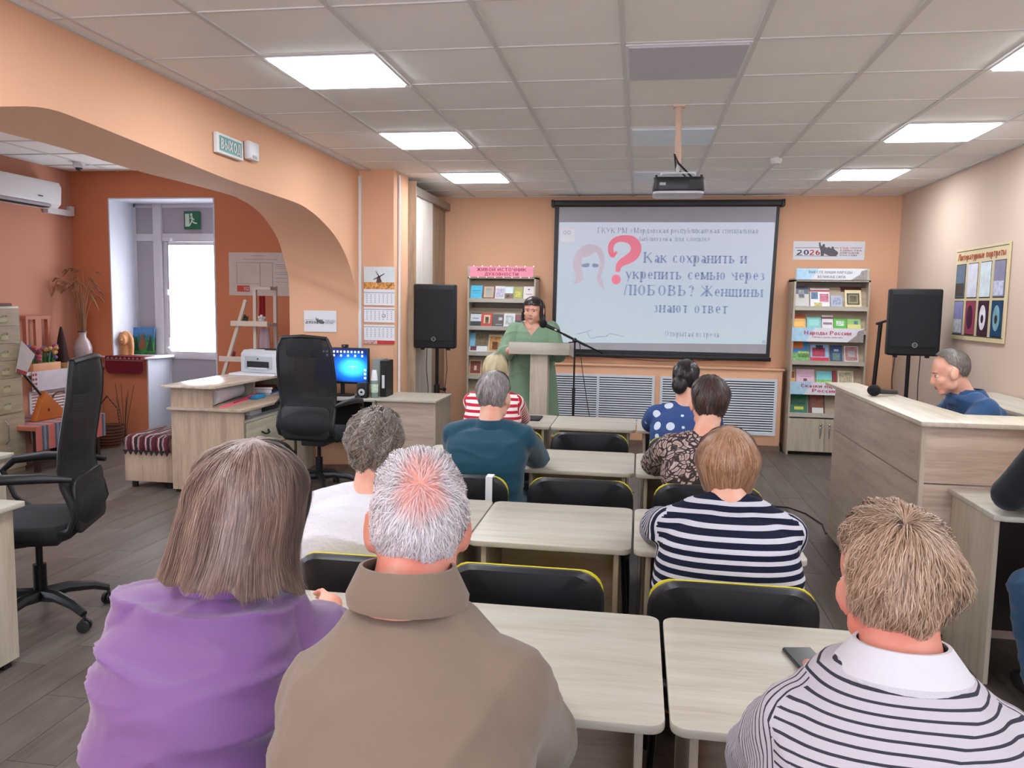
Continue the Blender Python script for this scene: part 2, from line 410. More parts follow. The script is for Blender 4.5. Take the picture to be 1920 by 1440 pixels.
def conf_chair():
    r=empty('conference_chair')
    M=Matrix.Translation((0,-.24,.645))
    a=bent(.468,.297,.075,0,.018,.045,-.12);a.v=[tuple(M@Vector(q)) for q in a.v]
    a.build('backrest_cushion',YEL,r,smooth=True)
    a=bent(.475,.318,.095,-.016,.042,.045,-.12);a.v=[tuple(M@Vector(q)+Vector((0,0,-.004))) for q in a.v]
    a.build('backrest_cover',LEATH,r,smooth=True)
    MB().tube([(-.15,-.297,.63),(0,-.305,.632),(.15,-.297,.63)],.0025,6).build('seam',BLACK,r)
    s=MB();s.prism(rrect(.46,.43,.08,6),.41,.46);s.build('seat',LEATH,r,bevel=.015,smooth=True,seg=3)
    for q in(-1,1):
        MB().tube([(q*.2,-.285,.6),(q*.2,-.25,.5),(q*.2,-.2,.42),(q*.215,-.23,.2),(q*.22,-.27,.005)],.011,8).build('leg',BLACKM,r,smooth=True)
        MB().tube([(q*.2,-.2,.405),(q*.2,.19,.405),(q*.21,.21,.38),(q*.22,.23,.2),(q*.22,.235,.005)],.011,8).build('leg',BLACKM,r,smooth=True)
    MB().tube([(-.2,.1,.4),(.2,.1,.4)],.009,6).tube([(-.2,-.15,.4),(.2,-.15,.4)],.009,6).build('seat_frame',BLACKM,r)
    return r
CH=[('under the woman in the purple blouse',-.79,1.12,0),('under the man in the beige jacket',-.30,1.02,0),('under the person in the striped polo',.40,1.04,0),
('in the second row, of the woman in the white knitted top',-.80,2.55,0),('in the second row, empty, at the middle desk',-.315,2.55,0),('in the second row, behind the woman in navy and white stripes',.285,2.52,0),
('in the third row, with a white bag strap over its corner',-.80,3.76,0),('in the third row, empty, at the middle desk',-.24,3.78,0),('in the third row, behind the woman in the brown patterned blouse',.32,3.78,0),
('in the front row, partly hidden by the teal jacket',-.80,5.08,0),('in the front row, empty, facing the microphone stand',-.28,5.08,0),('in the front row, behind the woman in the polka dot blouse',.31,5.05,0)]
pchair=p=conf_chair();first=True
for lb,x,y,rz in CH:
    o=p if first else copy_tree(p);first=False
    o.location=(x,y,0);tag(o,'black and yellow chair '+lb,'chair','conference chairs at the desks')
# ------------------------------------------------------------------ office chairs
def meshmat():
    s=NT('chair_mesh_fabric');s.b.inputs['Base Color'].default_value=(.006,.007,.009,1);s.b.inputs['Roughness'].default_value=.6
    s.b.inputs['Alpha'].default_value=.8
    return s.m
NETM=meshmat()
PROF=[(-.12,.47),(-.19,.475),(-.245,.5),(-.27,.56),(-.255,.63),(-.225,.70),(-.215,.78),(-.225,.88),(-.245,1.0),(-.262,1.1),(-.27,1.2),(-.268,1.27)]
def office_chair(label,loc,rz,group):
    r=empty('office_chair',loc,rz,label,'office chair',group)
    W_=[.2,.22,.235,.24,.24,.235,.235,.24,.24,.235,.225,.19]
    b=MB();f=[];k=[]
    for (y,z),w in zip(PROF,W_):
        row=[(w*u,y+.035*(u*u),z) for u in np.linspace(-1,1,9)]
        f.append(row+[(x,yy-.012,zz) for x,yy,zz in row[::-1]])
    b.loft(f);b.build('backrest_net',NETM,r,smooth=True)
    for s in(-1,1):
        MB().tube([(s*w,y+.03,z) for (y,z),w in zip(PROF,W_)],.014,8).build('backrest_frame',BLACK,r,smooth=True)
    MB().tube([(-.19,-.24,1.27),(0,-.27,1.285),(.19,-.24,1.27)],.016,8).build('top_rail',BLACK,r,smooth=True)
    M=MB().prism(rrect(.30,.17,.03),0,.05,axis='y');M.v=[(x,y-.262,z+1.2) for x,y,z in M.v];M.build('headrest',LEATH,r,bevel=.012,smooth=True)
    M=MB().prism(rrect(.42,.26,.05),0,.02,axis='y');M.v=[(x,y-.245+.05*z,z+.60) for x,y,z in M.v];M.build('lumbar_panel',BLACK,r,bevel=.006,smooth=True)
    MB().prism(rrect(.5,.48,.1,6,cy=.03),.44,.52).build('seat',plain('black_seat_fabric',(20,20,24),.85,bump=.3,bscale=200),r,bevel=.03,smooth=True,seg=3)
    for s in(-1,1):
        MB().tube([(s*.25,-.24,.74),(s*.28,-.12,.755),(s*.29,.05,.755),(s*.285,.2,.74),(s*.27,.26,.68)],[.012,.022,.024,.022,.014],10).build('armrest',BLACK,r,smooth=True)
        MB().tube([(s*.27,.25,.69),(s*.28,.2,.55),(s*.26,.05,.44),(s*.15,0,.42)],.014,8).build('arm_support',BLACK,r,smooth=True)
    box('tilt_mechanism',-.1,.1,-.12,.12,.39,.44,BLACK,r,bevel=.01)
    MB().tube([(0,0,.14),(0,0,.28)],.03,12).tube([(0,0,.27),(0,0,.4)],.016,12).build('gas_column',BLACKM,r,smooth=True)
    for i in range(5):
        a=2*PI*i/5+.3;c,s=math.cos(a),math.sin(a)
        MB().tube([(0,0,.125),(c*.12,s*.12,.135),(c*.24,s*.24,.115),(c*.31,s*.31,.085)],[.035,.028,.022,.017],8).build('star_leg',BLACK,r,smooth=True)
        Q=Matrix.Translation((c*.31,s*.31,.03))@Matrix.Rotation(a+.6,4,'Z')
        w=MB()
        for d in(-1,1):
            w.lathe([(.006,-.01),(.027,-.009),(.03,0),(.027,.009),(.006,.01)],14,Q@Matrix.Translation((0,d*.016,0))@Matrix.Rotation(PI/2,4,'X'))
        w.tube([Q@Vector((0,0,0)),Q@Vector((0,0,.05))],.008,6)
        w.build('caster',BLACK,r,smooth=True)
    return r
office_chair('black mesh swivel chair in side view at the left edge, with armrests',(-2.83,3.38,0),math.radians(110),'black office chairs')
office_chair('black mesh swivel chair in front of the computer monitors',(-2.58,6.22,0),math.radians(-4),'black office chairs')
# ------------------------------------------------------------------ left desks
for nm,x0,x1,y0,y1,lb in (('office_desk',-3.6,-2.55,2.25,2.99,'pale oak desk at the left edge, nearer pedestal beside the swivel chair'),('office_desk',-4.5,-3.4,3.5,3.92,'pale oak desk end behind the left swivel chair')):
    r=empty(nm,((x0+x1)/2,(y0+y1)/2,0),label=lb,cat='desk',group='desks at the left edge');cx,cy=(x0+x1)/2,(y0+y1)/2
    w,dp=(x1-x0)/2,(y1-y0)/2
    MB().prism(rrect(2*w,2*dp,.02),.68,.7).build('top',OAKY,r,bevel=.002)
    box('side_panel',w-.045,w-.027,-dp+.03,dp-.05,0.03,.68,OAKZ,r)
    box('side_panel',-w+.027,-w+.045,-dp+.03,dp-.05,0.03,.68,OAKZ,r)
    box('back_panel',-w+.045,w-.045,dp-.07,dp-.052,.03,.68,OAKZ,r)
    for s in(-1,1):
        for q in(-1,1):box('foot',s*(w-.06)-.02,s*(w-.06)+.02,q*(dp-.1)-.02,q*(dp-.1)+.02,0,.03,BLACK,r)
# ------------------------------------------------------------------ printer counter
r=empty('reception_desk',(-3.37,6.5,0),label='pale oak desk with raised shelf and two drawers, under the printer',cat='desk')
def L(x,y):return (x+3.37,y-6.5)
def bxL(name,x0,x1,y0,y1,z0,z1,mat,par=r,**k):
    return box(name,x0+3.37,x1+3.37,y0-6.5,y1-6.5,z0,z1,mat,par,**k)
MB().prism([L(-3.7,5.84),L(-3.06,5.84),L(-3.045,5.87),L(-3.045,7.28),L(-3.7,7.28)],.68,.7).build('worktop',OAKPY,r,bevel=.002)
bxL('front_panel',-3.69,-3.07,5.89,5.908,.03,.68,wood('oak_laminate_pinkish_z',(196,172,148),(164,140,118),'z'))
bxL('shelf_panel',-3.69,-3.34,5.89,5.908,.7,.862,wood('oak_laminate_pinkish_z',(196,172,148),(164,140,118),'z'))
bxL('back_panel',-3.69,-3.672,5.908,7.28,.03,.862,OAKPY)
bxL('divider',-3.66,-3.40,6.72,6.738,.7,.862,OAKZ)
bxL('end_panel',-3.66,-3.30,7.26,7.28,.7,.862,OAKZ)
MB().prism([L(-3.72,5.8),L(-3.30,5.8),L(-3.27,5.83),L(-3.22,7.1),L(-3.22,7.28),L(-3.72,7.28)],.862,.882).build('raised_shelf',wood('oak_laminate_gloss_y',(206,190,170),(176,158,138),'y',rough=.22),r,bevel=.002)
bxL('inner_panel',-3.09,-3.072,5.91,7.2,.03,.05,OAKY)
bxL('shelf_board',-3.67,-3.075,5.91,7.2,.585,.6,OAKY)
bxL('bottom_board',-3.67,-3.09,5.91,7.2,.03,.05,OAKY)
for i,(z0,z1) in enumerate(((.34,.58),(.06,.325))):
    dr=bxL('drawer',-3.085,-3.068,5.94,7.15,z0,z1,wood('oak_drawer_y',(212,204,180),(182,168,142),'y'))
    for y in(6.25,6.85):
        h=MB().tube([(.302,y-6.5-.06,(z0+z1)/2+.02),(.325,y-6.5-.04,(z0+z1)/2),(.328,y-6.5,(z0+z1)/2-.006),(.325,y-6.5+.04,(z0+z1)/2),(.302,y-6.5+.06,(z0+z1)/2+.02)],.007,8)
        h.build('handle',BLACK,dr,smooth=True)
for x,y in((-3.66,5.94),(-3.12,5.94),(-3.66,7.2),(-3.12,7.2)):bxL('foot',x-.02,x+.02,y-.02,y+.02,0,.03,BLACK)
# bench under patterned cloth
r=empty('storage_bench',(-3.99,6.24,0),label='low oak chest bench left of the reception desk',cat='bench')
box('body',-.17,.26,-.28,.28,.06,.42,wood('oak_laminate_pinkish_z',(196,172,148),(164,140,118),'z'),r,bevel=.003)
for x,y in((-.12,-.22),(.2,-.22),(-.12,.22),(.2,.22)):MB().tube([(x,y,0),(x,y,.06)],.025,10).build('foot',BLACK,r)
def stripes(name,cols,axis,scale,rough=.85):
    s=NT(name);v=s.coord();sp=s.n('ShaderNodeSeparateXYZ');s.l(v,sp.inputs[0])
    nz=s.noise(v,30,2);a=s.n('ShaderNodeMath',operation='MULTIPLY_ADD');a.inputs[1].default_value=scale;s.l(sp.outputs[axis],a.inputs[0])
    b=s.n('ShaderNodeMath',operation='MULTIPLY');b.inputs[1].default_value=.12;s.l(nz,b.inputs[0]);s.l(b.outputs[0],a.inputs[2])
    fr=s.n('ShaderNodeMath',operation='FRACT');s.l(a.outputs[0],fr.inputs[0])
    col=s.ramp(fr.outputs[0],[(i/len(cols),lin(c)) for i,c in enumerate(cols)],'CONSTANT')
    s.l(col,s.b.inputs['Base Color']);s.b.inputs['Roughness'].default_value=rough;s.bump(s.noise(v,200,2),.4,.003);return s.m
KIL=stripes('woven_rug_red_black',[(90,22,32),(28,20,28),(120,30,40),(190,170,165),(60,16,28),(24,18,24),(150,130,130),(100,24,34)],0,9)
c=MB();n=12
rows=[]
prof=[(-.30,.32),(-.31,.38),(-.30,.43),(-.25,.445),(-.1,.44),(.1,.44),(.25,.443),(.295,.43)]
for i in range(n+1):
    x=-.15+.40*i/n;rows.append([(x,y+.006*math.sin(i*1.7),z+.006*math.sin(i*2.1+y*9)) for y,z in prof]+[(x,y+.008,z-.008) for y,z in prof[::-1]])
c.loft(rows);o=c.build('bench_cover',KIL,None,smooth=True,loc=(-3.99,6.24,0))
tag(o,'dark red and black woven cover with a zigzag fringe lying on the low bench','cloth')
fr=MB()
for i in range(9):
    x=-.14+.046*i;fr.prism([(x-.02,.325),(x,.285),(x+.02,.325)][::1],-.315,-.305,axis='y')
fr.build('fringe',plain('dark_fringe',(40,22,30),.9),o)
# ------------------------------------------------------------------ computer desk and side desk
r=empty('computer_desk',(-2.68,7.0,0),label='oak desk holding the monitors beneath the calendar',cat='desk')
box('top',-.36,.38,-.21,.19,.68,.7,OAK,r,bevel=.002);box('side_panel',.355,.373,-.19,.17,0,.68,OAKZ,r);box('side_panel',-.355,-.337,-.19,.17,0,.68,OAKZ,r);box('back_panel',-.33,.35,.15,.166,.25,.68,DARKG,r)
r=empty('side_desk',(-2.03,7.15,0),label='closed pale oak desk end below the left loudspeaker',cat='desk')
MB().prism(rrect(.56,.62,.008),.68,.7).build('top',OAK,r,bevel=.002)
box('front_panel',-.27,.25,-.28,-.262,0,.68,OAKP,r);box('side_panel',.25,.268,-.28,.28,0,.68,OAKZ,r);box('side_panel',-.27,-.252,-.262,.28,0,.68,OAKZ,r)
# monitors
def screenmat():
    s=NT('desktop_wallpaper');v=s.coord();sp=s.n('ShaderNodeSeparateXYZ');s.l(v,sp.inputs[0])
    g=s.n('ShaderNodeTexGradient',gradient_type='SPHERICAL');mp=s.n('ShaderNodeMapping');mp.inputs['Location'].default_value=(-.48,0,-1.7);mp.inputs['Scale'].default_value=(4.2,1,6.5)
    s.l(v,mp.inputs[0]);s.l(mp.outputs[0],g.inputs[0])
    col=s.ramp(g.outputs[0],[(0,lin((6,30,90))),(.35,lin((10,90,190))),(.75,lin((60,190,245))),(1,lin((170,240,255)))])
    s.l(col,s.b.inputs['Base Color']);s.l(col,s.b.inputs['Emission Color']);s.b.inputs['Emission Strength'].default_value=.5;s.b.inputs['Roughness'].default_value=.3;return s.m
SCR=screenmat();ICON=emis('screen_icon_white',(230,240,255),.5);WALLB=emis('screen_dark_blue',(6,16,50),.6)
def monitor(x,y,rz,lb,w=.46,h=.32):
    r=empty('monitor',(x,y,.7),rz,lb,'computer monitor',None)
    box('casing',-w/2,w/2,-.01,.03,.11,.11+h,BLACK,r,bevel=.004)
    box('screen',-w/2+.012,w/2-.012,-.0125,-.009,.13,.11+h-.012,SCR,r)
    m=MB()
    n_=int((w-.04)/.034);tp=.11+h
    for i in range(n_):m.box(-w/2+.03+i*.034-.008,-w/2+.03+i*.034+.008,-.0145,-.013,tp-.045,tp-.027)
    for i in range(1,n_,2):m.box(-w/2+.03+i*.034-.008,-w/2+.03+i*.034+.008,-.0145,-.013,tp-.08,tp-.062)
    for i in range(3):m.box(w/2-.04,w/2-.022,-.0145,-.013,.16+i*.036,.178+i*.036)
    m.build('desktop_icons',ICON,r,kind='stuff');
    q=MB()
    for dx in(0,.055):
        for dz in(0,.06):q.prism([(.06+dx,.215+dz),(.11+dx,.21+dz),(.11+dx,.265+dz),(.06+dx,.265+dz)],-.0145,-.013,axis='y')
    q.build('window_emblem',emis('screen_cyan',(70,190,240),.35),r)
    MB().tube([(0,.03,.0),(0,.03,.16)],.02,8).build('neck',BLACK,r);MB().prism(rrect(.22,.16,.04),0,.012).build('base',BLACK,r)
    return r
mo=monitor(-2.69,7.02,-.03,'wide black monitor with blue wallpaper and icons, partly behind the swivel chair',.53,.33)
mo2=empty('webcam',(-2.66,7.04,1.142),label='small black webcam clipped on the right-hand monitor',cat='webcam')
box('body',-.03,.03,-.02,.015,0.0,.028,BLACK,mo2,bevel=.006);box('clip',-.012,.012,-.01,.02,-.02,0,BLACK,mo2)
MB().lathe([(.001,0),(.009,0),(.009,.004)],12,Matrix.Translation((0,-.02,.014))@Matrix.Rotation(PI/2,4,'X')).build('lens',STEEL,mo2)
def pcspeaker(x,y,lb):
    r=empty('desk_speaker',(x,y,.7),label=lb,cat='speaker',group='small desk speakers')
    box('cabinet',-.045,.045,-.04,.04,0,.14,BLACK,r,bevel=.006)
    MB().lathe([(.02,0),(.03,.0),(.031,.004),(.02,.006)],20,Matrix.Translation((0,-.04,.055))@Matrix.Rotation(PI/2,4,'X')).build('driver_ring',plain('silver_grey',(190,190,192),.4),r)
    MB().lathe([(.001,0),(.012,0),(.010,.006)],14,Matrix.Translation((0,-.04,.055))@Matrix.Rotation(PI/2,4,'X')).build('dust_cap',BLACK,r)
pcspeaker(-2.44,6.90,'small black speaker with silver ring, beside the computer mouse')
pcspeaker(-2.80,6.88,'small black speaker with silver ring, seen through the chair net')
r=empty('computer_mouse',(-2.47,6.85,.7),.6,'black computer mouse on the desk edge','mouse');MB().ball((0,0,.008),(.028,.048,.022),14,8).build('body',BLACK,r,smooth=True);MB().ball((0,.02,.024),(.004,.009,.006),8,6).build('wheel',STEEL,r)
r=empty('spray_bottle',(-2.345,6.93,.7),label='clear bottle with a tall white cap, right of the monitor',cat='bottle')
GL=plain('clear_liquid',(120,140,130),.15,var=.1);
MB().lathe([(.03,0),(.034,.01),(.034,.14),(.03,.16)],20).build('bottle_body',GL,r,smooth=True)
MB().lathe([(.0345,.05),(.0348,.051),(.0348,.125),(.0345,.126)],20).build('label_wrap',plain('label_green_white',(196,214,190),.5,var=.3,nscale=60),r)
MB().lathe([(.031,.158),(.027,.2),(.02,.25),(.018,.252)],20).build('cap',WHITE,r,smooth=True)
r=empty('document_box',(-2.32,7.14,.7),label='black and grey document boxes standing right of the monitor',cat='file box')
box('box_body',-.08,.0,-.1,.1,0,.34,plain('grey_card',(140,145,140),.6),r);box('box_body',.002,.06,-.13,.08,0,.33,BLACK,r);box('label_strip',.02,.045,-.133,-.13,.08,.2,PAPER,r)
# printer
r=empty('laser_printer',(-3.39,6.98,.90),math.radians(-12),'white and grey laser printer on a flat paper sheet on the raised shelf','printer')
pr=MB().prism([(-.13,.0),(.13,.0),(.13,.18),(.08,.205),(-.09,.205),(-.13,.17)],-.2,.2,axis='x')
GREYP=plain('printer_light_grey',(206,210,214),.45,var=.01)
pr.build('body',GREYP,r,bevel=.01,smooth=True)
box('front_cover',-.15,.15,-.137,-.13,.035,.15,plain('printer_mid_grey',(176,182,188),.4),r,bevel=.003)
box('paper_slot',-.12,.12,-.141,-.136,.05,.105,BLACK,r);box('output_tray',-.09,.11,-.155,-.139,.035,.05,GREYP,r,bevel=.002)
MB().lathe([(.002,0),(.008,0),(.008,.002)],12,Matrix.Translation((.0,-.1385,.128))@Matrix.Rotation(PI/2,4,'X')).build('badge',BLACK,r)
box('top_tray',-.11,.12,-.06,.08,.2,.214,BLACK,r,bevel=.003);box('tray_lip',-.13,.02,-.09,-.05,.195,.212,GREYP,r,bevel=.004)
tag(box('paper_sheet',-3.66,-3.22,6.76,7.2,.883,.899,PAPER),'white papers lying under the printer','paper')
# roll of paper & items inside shelf
tag(MB().tube([(-3.42,6.02,.772),(-3.53,6.66,.772)],.07,24).build('paper_roll',PAPER,None,smooth=True),'thick white roll of paper lying in the open shelf','paper roll')
tag(MB().prism([(-3.30,5.93),(-3.25,5.94),(-3.33,6.5),(-3.38,6.5)],.7,.708).build('pink_folder',plain('neon_pink',(246,110,130),.5)),'flat pink folder in front of the paper roll','folder')
tag(MB().tube([(-3.285,6.15,.716),(-3.32,6.62,.74)],.006,6).build('red_stick',plain('red_gloss',(200,30,60),.4)),'thin red rod lying along the pink folder','stick')
tag(box('blue_pouch',-3.36,-3.26,6.5,6.68,.7,.735,plain('cyan_blue',(40,140,190),.5),bevel=.01),'small blue pouch at the end of the paper roll','pouch')
for k,(z,c,lb,t) in enumerate(((.7,(200,205,215),'flat white paper pad, lowest of the stack in the reception desk',.008),(.708,(70,110,180),'thin blue book in the stack in the reception desk',.012),(.72,(40,30,28),'thick black book in the stack in the reception desk',.035),(.755,(120,50,45),'dark red book topmost of the stack in the reception desk',.02))):
    r=empty('book',(-3.40,6.95-.01*k,z),.1*k,lb,'book','books stacked in the reception desk');box('cover',-.09,.09,-.11,.11,0,t,plain('stack_book_%d'%k,c,.5),r);box('pages',-.086,.092,-.112,-.109,.002,t-.002,PAPER,r)
r=empty('pen_holder',(-3.16,6.99,.7),label='dark pen holder full of scissors and pens at the chair',cat='pen holder')
MB().prism(rrect(.09,.09,.01),0,.11).build('cup',BLACK,r)
for i,(dx,dy,h,cc) in enumerate(((-.02,.0,.22,(30,60,110)),(.015,.01,.2,(160,40,40)),(.0,-.02,.24,(20,24,34)),(.03,-.015,.19,(200,40,70)),(-.03,.02,.17,(30,30,36)))):
    MB().tube([(dx*.6,dy*.6,.1),(dx*1.6,dy*1.6,h)],.006,6).build('pen',plain('pen_%d'%i,cc,.4),r)
r=empty('paper_stack',(-3.25,6.55,.6),label='papers and a box lying on the open shelf above the drawers',cat='papers')
box('sheet',-.15,.13,-.5,.3,0,.02,plain('grey_paper',(150,150,155),.7),r);box('small_box',.02,.13,-.45,-.25,.02,.065,PAPER,r);box('dark_folder',-.1,.12,-.15,.35,.02,.05,plain('dark_folder_grey',(70,70,76),.6),r)
# ------------------------------------------------------------------ wardrobe
r=empty('sliding_wardrobe',(-2.5,8.52,0),label='built-in sliding wardrobe with wood and white doors behind the left loudspeaker',cat='wardrobe')
WD=wood('wardrobe_wood',(186,166,142),(150,130,108),'z');WDL=wood('wardrobe_light',(222,216,208),(200,192,182),'z')
box('side_panel',.18,.29,-.715,-.70,0,2.75,WD,r);box('carcass',-.2,.20,-.70,.725,0,2.74,WD,r)
box('sliding_door',.235,.262,-.70,.05,.04,2.62,WDL,r);box('sliding_door',.205,.232,.03,.72,.04,2.62,wood('wardrobe_dark',(164,142,120),(134,114,94),'z'),r)
box('track',.2,.29,-.70,.725,2.62,2.70,plain('alu_track',(150,140,132),.35,metal=.4),r);box('track',.2,.29,-.70,.725,0,.035,plain('alu_track',(150,140,132),.35,metal=.4),r)
for y in(-.69,.03):box('door_edge',.262,.268,y,y+.02,.04,2.62,plain('alu_track',(150,140,132),.35,metal=.4),r)
struct(box('trim_conduit',-2.625,-2.598,7.295,7.322,.7,2.72,WHITE))
struct(MB().tube([(-2.277,7.46,0),(-2.277,7.46,2.75)],.012,10).build('trim_pipe',WHITE,smooth=True))
# ------------------------------------------------------------------ loudspeakers
def loudspeaker(x,y,z0,rz,lb,h=.66,w=.43):
    r=empty('loudspeaker',(x,y,z0),rz,lb,'loudspeaker','loudspeakers on stands')
    pts=[(-w/2,-.16),(w/2,-.16),(w/2,-.05),(w*.32,.2),(-w*.32,.2),(-w/2,-.05)]
    MB().prism(pts,0.02,h).build('cabinet',plain('speaker_black',(14,15,18),.55),r,bevel=.018,smooth=True,seg=3)
    g=MB();n=9
    rows=[]
    for i in range(n+1):
        zz=.1+(h-.15)*i/n;rows.append([( (w/2-.02)*u,-.168-.018*(1-u*u),zz) for u in np.linspace(-1,1,9)]+[((w/2-.02)*u,-.155,zz) for u in np.linspace(1,-1,3)])
    g.loft(rows);g.build('grille',plain('speaker_grille',(20,24,30),.7,var=.2,nscale=300,bump=.5,bscale=400),r,smooth=True)
    q=Matrix.Translation((0,-.19,.115))@Matrix.Rotation(PI/2,4,'X')
    MB().lathe([(.001,.0031),(.016,.0031),(.016,.004)],20,q).build('emblem_centre',BLACK,r)
    MB().lathe([(.017,0),(.022,0),(.022,.003),(.017,.003)],20,q).build('emblem',plain('emblem_grey',(150,152,155),.4),r)
    box('emblem_bar',-.013,.013,-.194,-.191,.111,.119,plain('emblem_grey',(150,152,155),.4),r)
    for s in(-1,1):MB().lathe([(.02,0),(.02,.022)],10,Matrix.Translation((s*.13,-.08,0))).build('foot',BLACK,r)
    return r
def stand(x,y,h,lb):
    r=empty('speaker_stand',(x,y,0),0,lb,'speaker stand','speaker stands')
    MB().tube([(0,0,.12),(0,0,h*.62)],.021,12).build('lower_pole',BLACKM,r,smooth=True);MB().tube([(0,0,h*.6),(0,0,h+.018)],.017,12).build('upper_pole',BLACKM,r,smooth=True)
    MB().tube([(0,0,h*.58),(0,0,h*.66)],.03,12).tube([(0,0,.44),(0,0,.52)],.032,12).build('collar',BLACK,r,smooth=True)
    MB().tube([(0,0,h*.62),(.07,-.01,h*.62)],.01,8).ball((.08,-.01,h*.62),.02).build('knob',BLACK,r,smooth=True)
    MB().tube([(0,0,.48),(.06,-.02,.48)],.01,8).ball((.07,-.02,.48),.018).build('knob',BLACK,r,smooth=True)
    for i in range(3):
        a=2*PI*i/3+.5;MB().tube([(0,0,.5),(math.cos(a)*.33,math.sin(a)*.33,.012)],.012,8).build('leg',BLACKM,r,smooth=True)
        MB().tube([(0,0,.15),(math.cos(a)*.26,math.sin(a)*.26,.2)],.008,6).build('brace',BLACKM,r)
    return r
# left pair
stand(-2.02,7.93,1.11,'black tripod stand carrying the left loudspeaker')
loudspeaker(-2.02,7.93,1.09,.05,'black loudspeaker on the stand in front of the wardrobe',.655,.42)
stand(2.37,7.6,1.17,'black tripod stand carrying the right loudspeaker')
loudspeaker(2.37,7.6,1.15,-.08,'black loudspeaker on the stand in the right corner by the cream wall',.60,.42)
for lb,pts in (('black cable hanging left of the left speaker pole',[(-2.13,7.95,1.1),(-2.14,7.96,.9),(-2.12,7.96,.7),(-2.13,8,.3),(-2.2,7.9,.006)]),('black cable hanging right of the left speaker pole',[(-1.94,7.98,1.1),(-1.93,7.99,.9),(-1.95,7.99,.7),(-1.94,8,.3),(-1.9,7.9,.006)]),
  ('cable hanging left of the right speaker pole',[(2.28,7.68,1.16),(2.265,7.68,.95),(2.285,7.68,.7),(2.27,7.7,.3),(2.2,7.6,.006)]),('cable hanging right of the right speaker pole',[(2.5,7.7,1.16),(2.495,7.7,.9),(2.505,7.7,.6),(2.5,7.7,.3),(2.52,7.6,.006)])):
    tag(MB().tube(pts,.004,6).build('cable',plain('cable_black',(40,34,34),.6),smooth=True),lb,'cable','cables under the loudspeakers')
r=empty('folded_microphone_stand',(2.3,8.05,0),label='folded dark stand leaning in the corner left of the right loudspeaker',cat='microphone stand')
MB().tube([(-.12,-.05,.01),(-.08,0,.9),(-.06,.0,1.15)],.013,8).tube([(-.085,0,.8),(-.05,.02,1.44)],.02,8).build('pole',BLACKM,r,smooth=True)
MB().tube([(-.09,.02,1.43),(.0,.02,1.46)],.012,8).build('clamp',BLACK,r)
for s in(-1,0,1):MB().tube([(-.1,-.02,.6),(-.12+s*.02,-.05+abs(s)*.02,.01)],.009,6).build('leg',BLACKM,r)
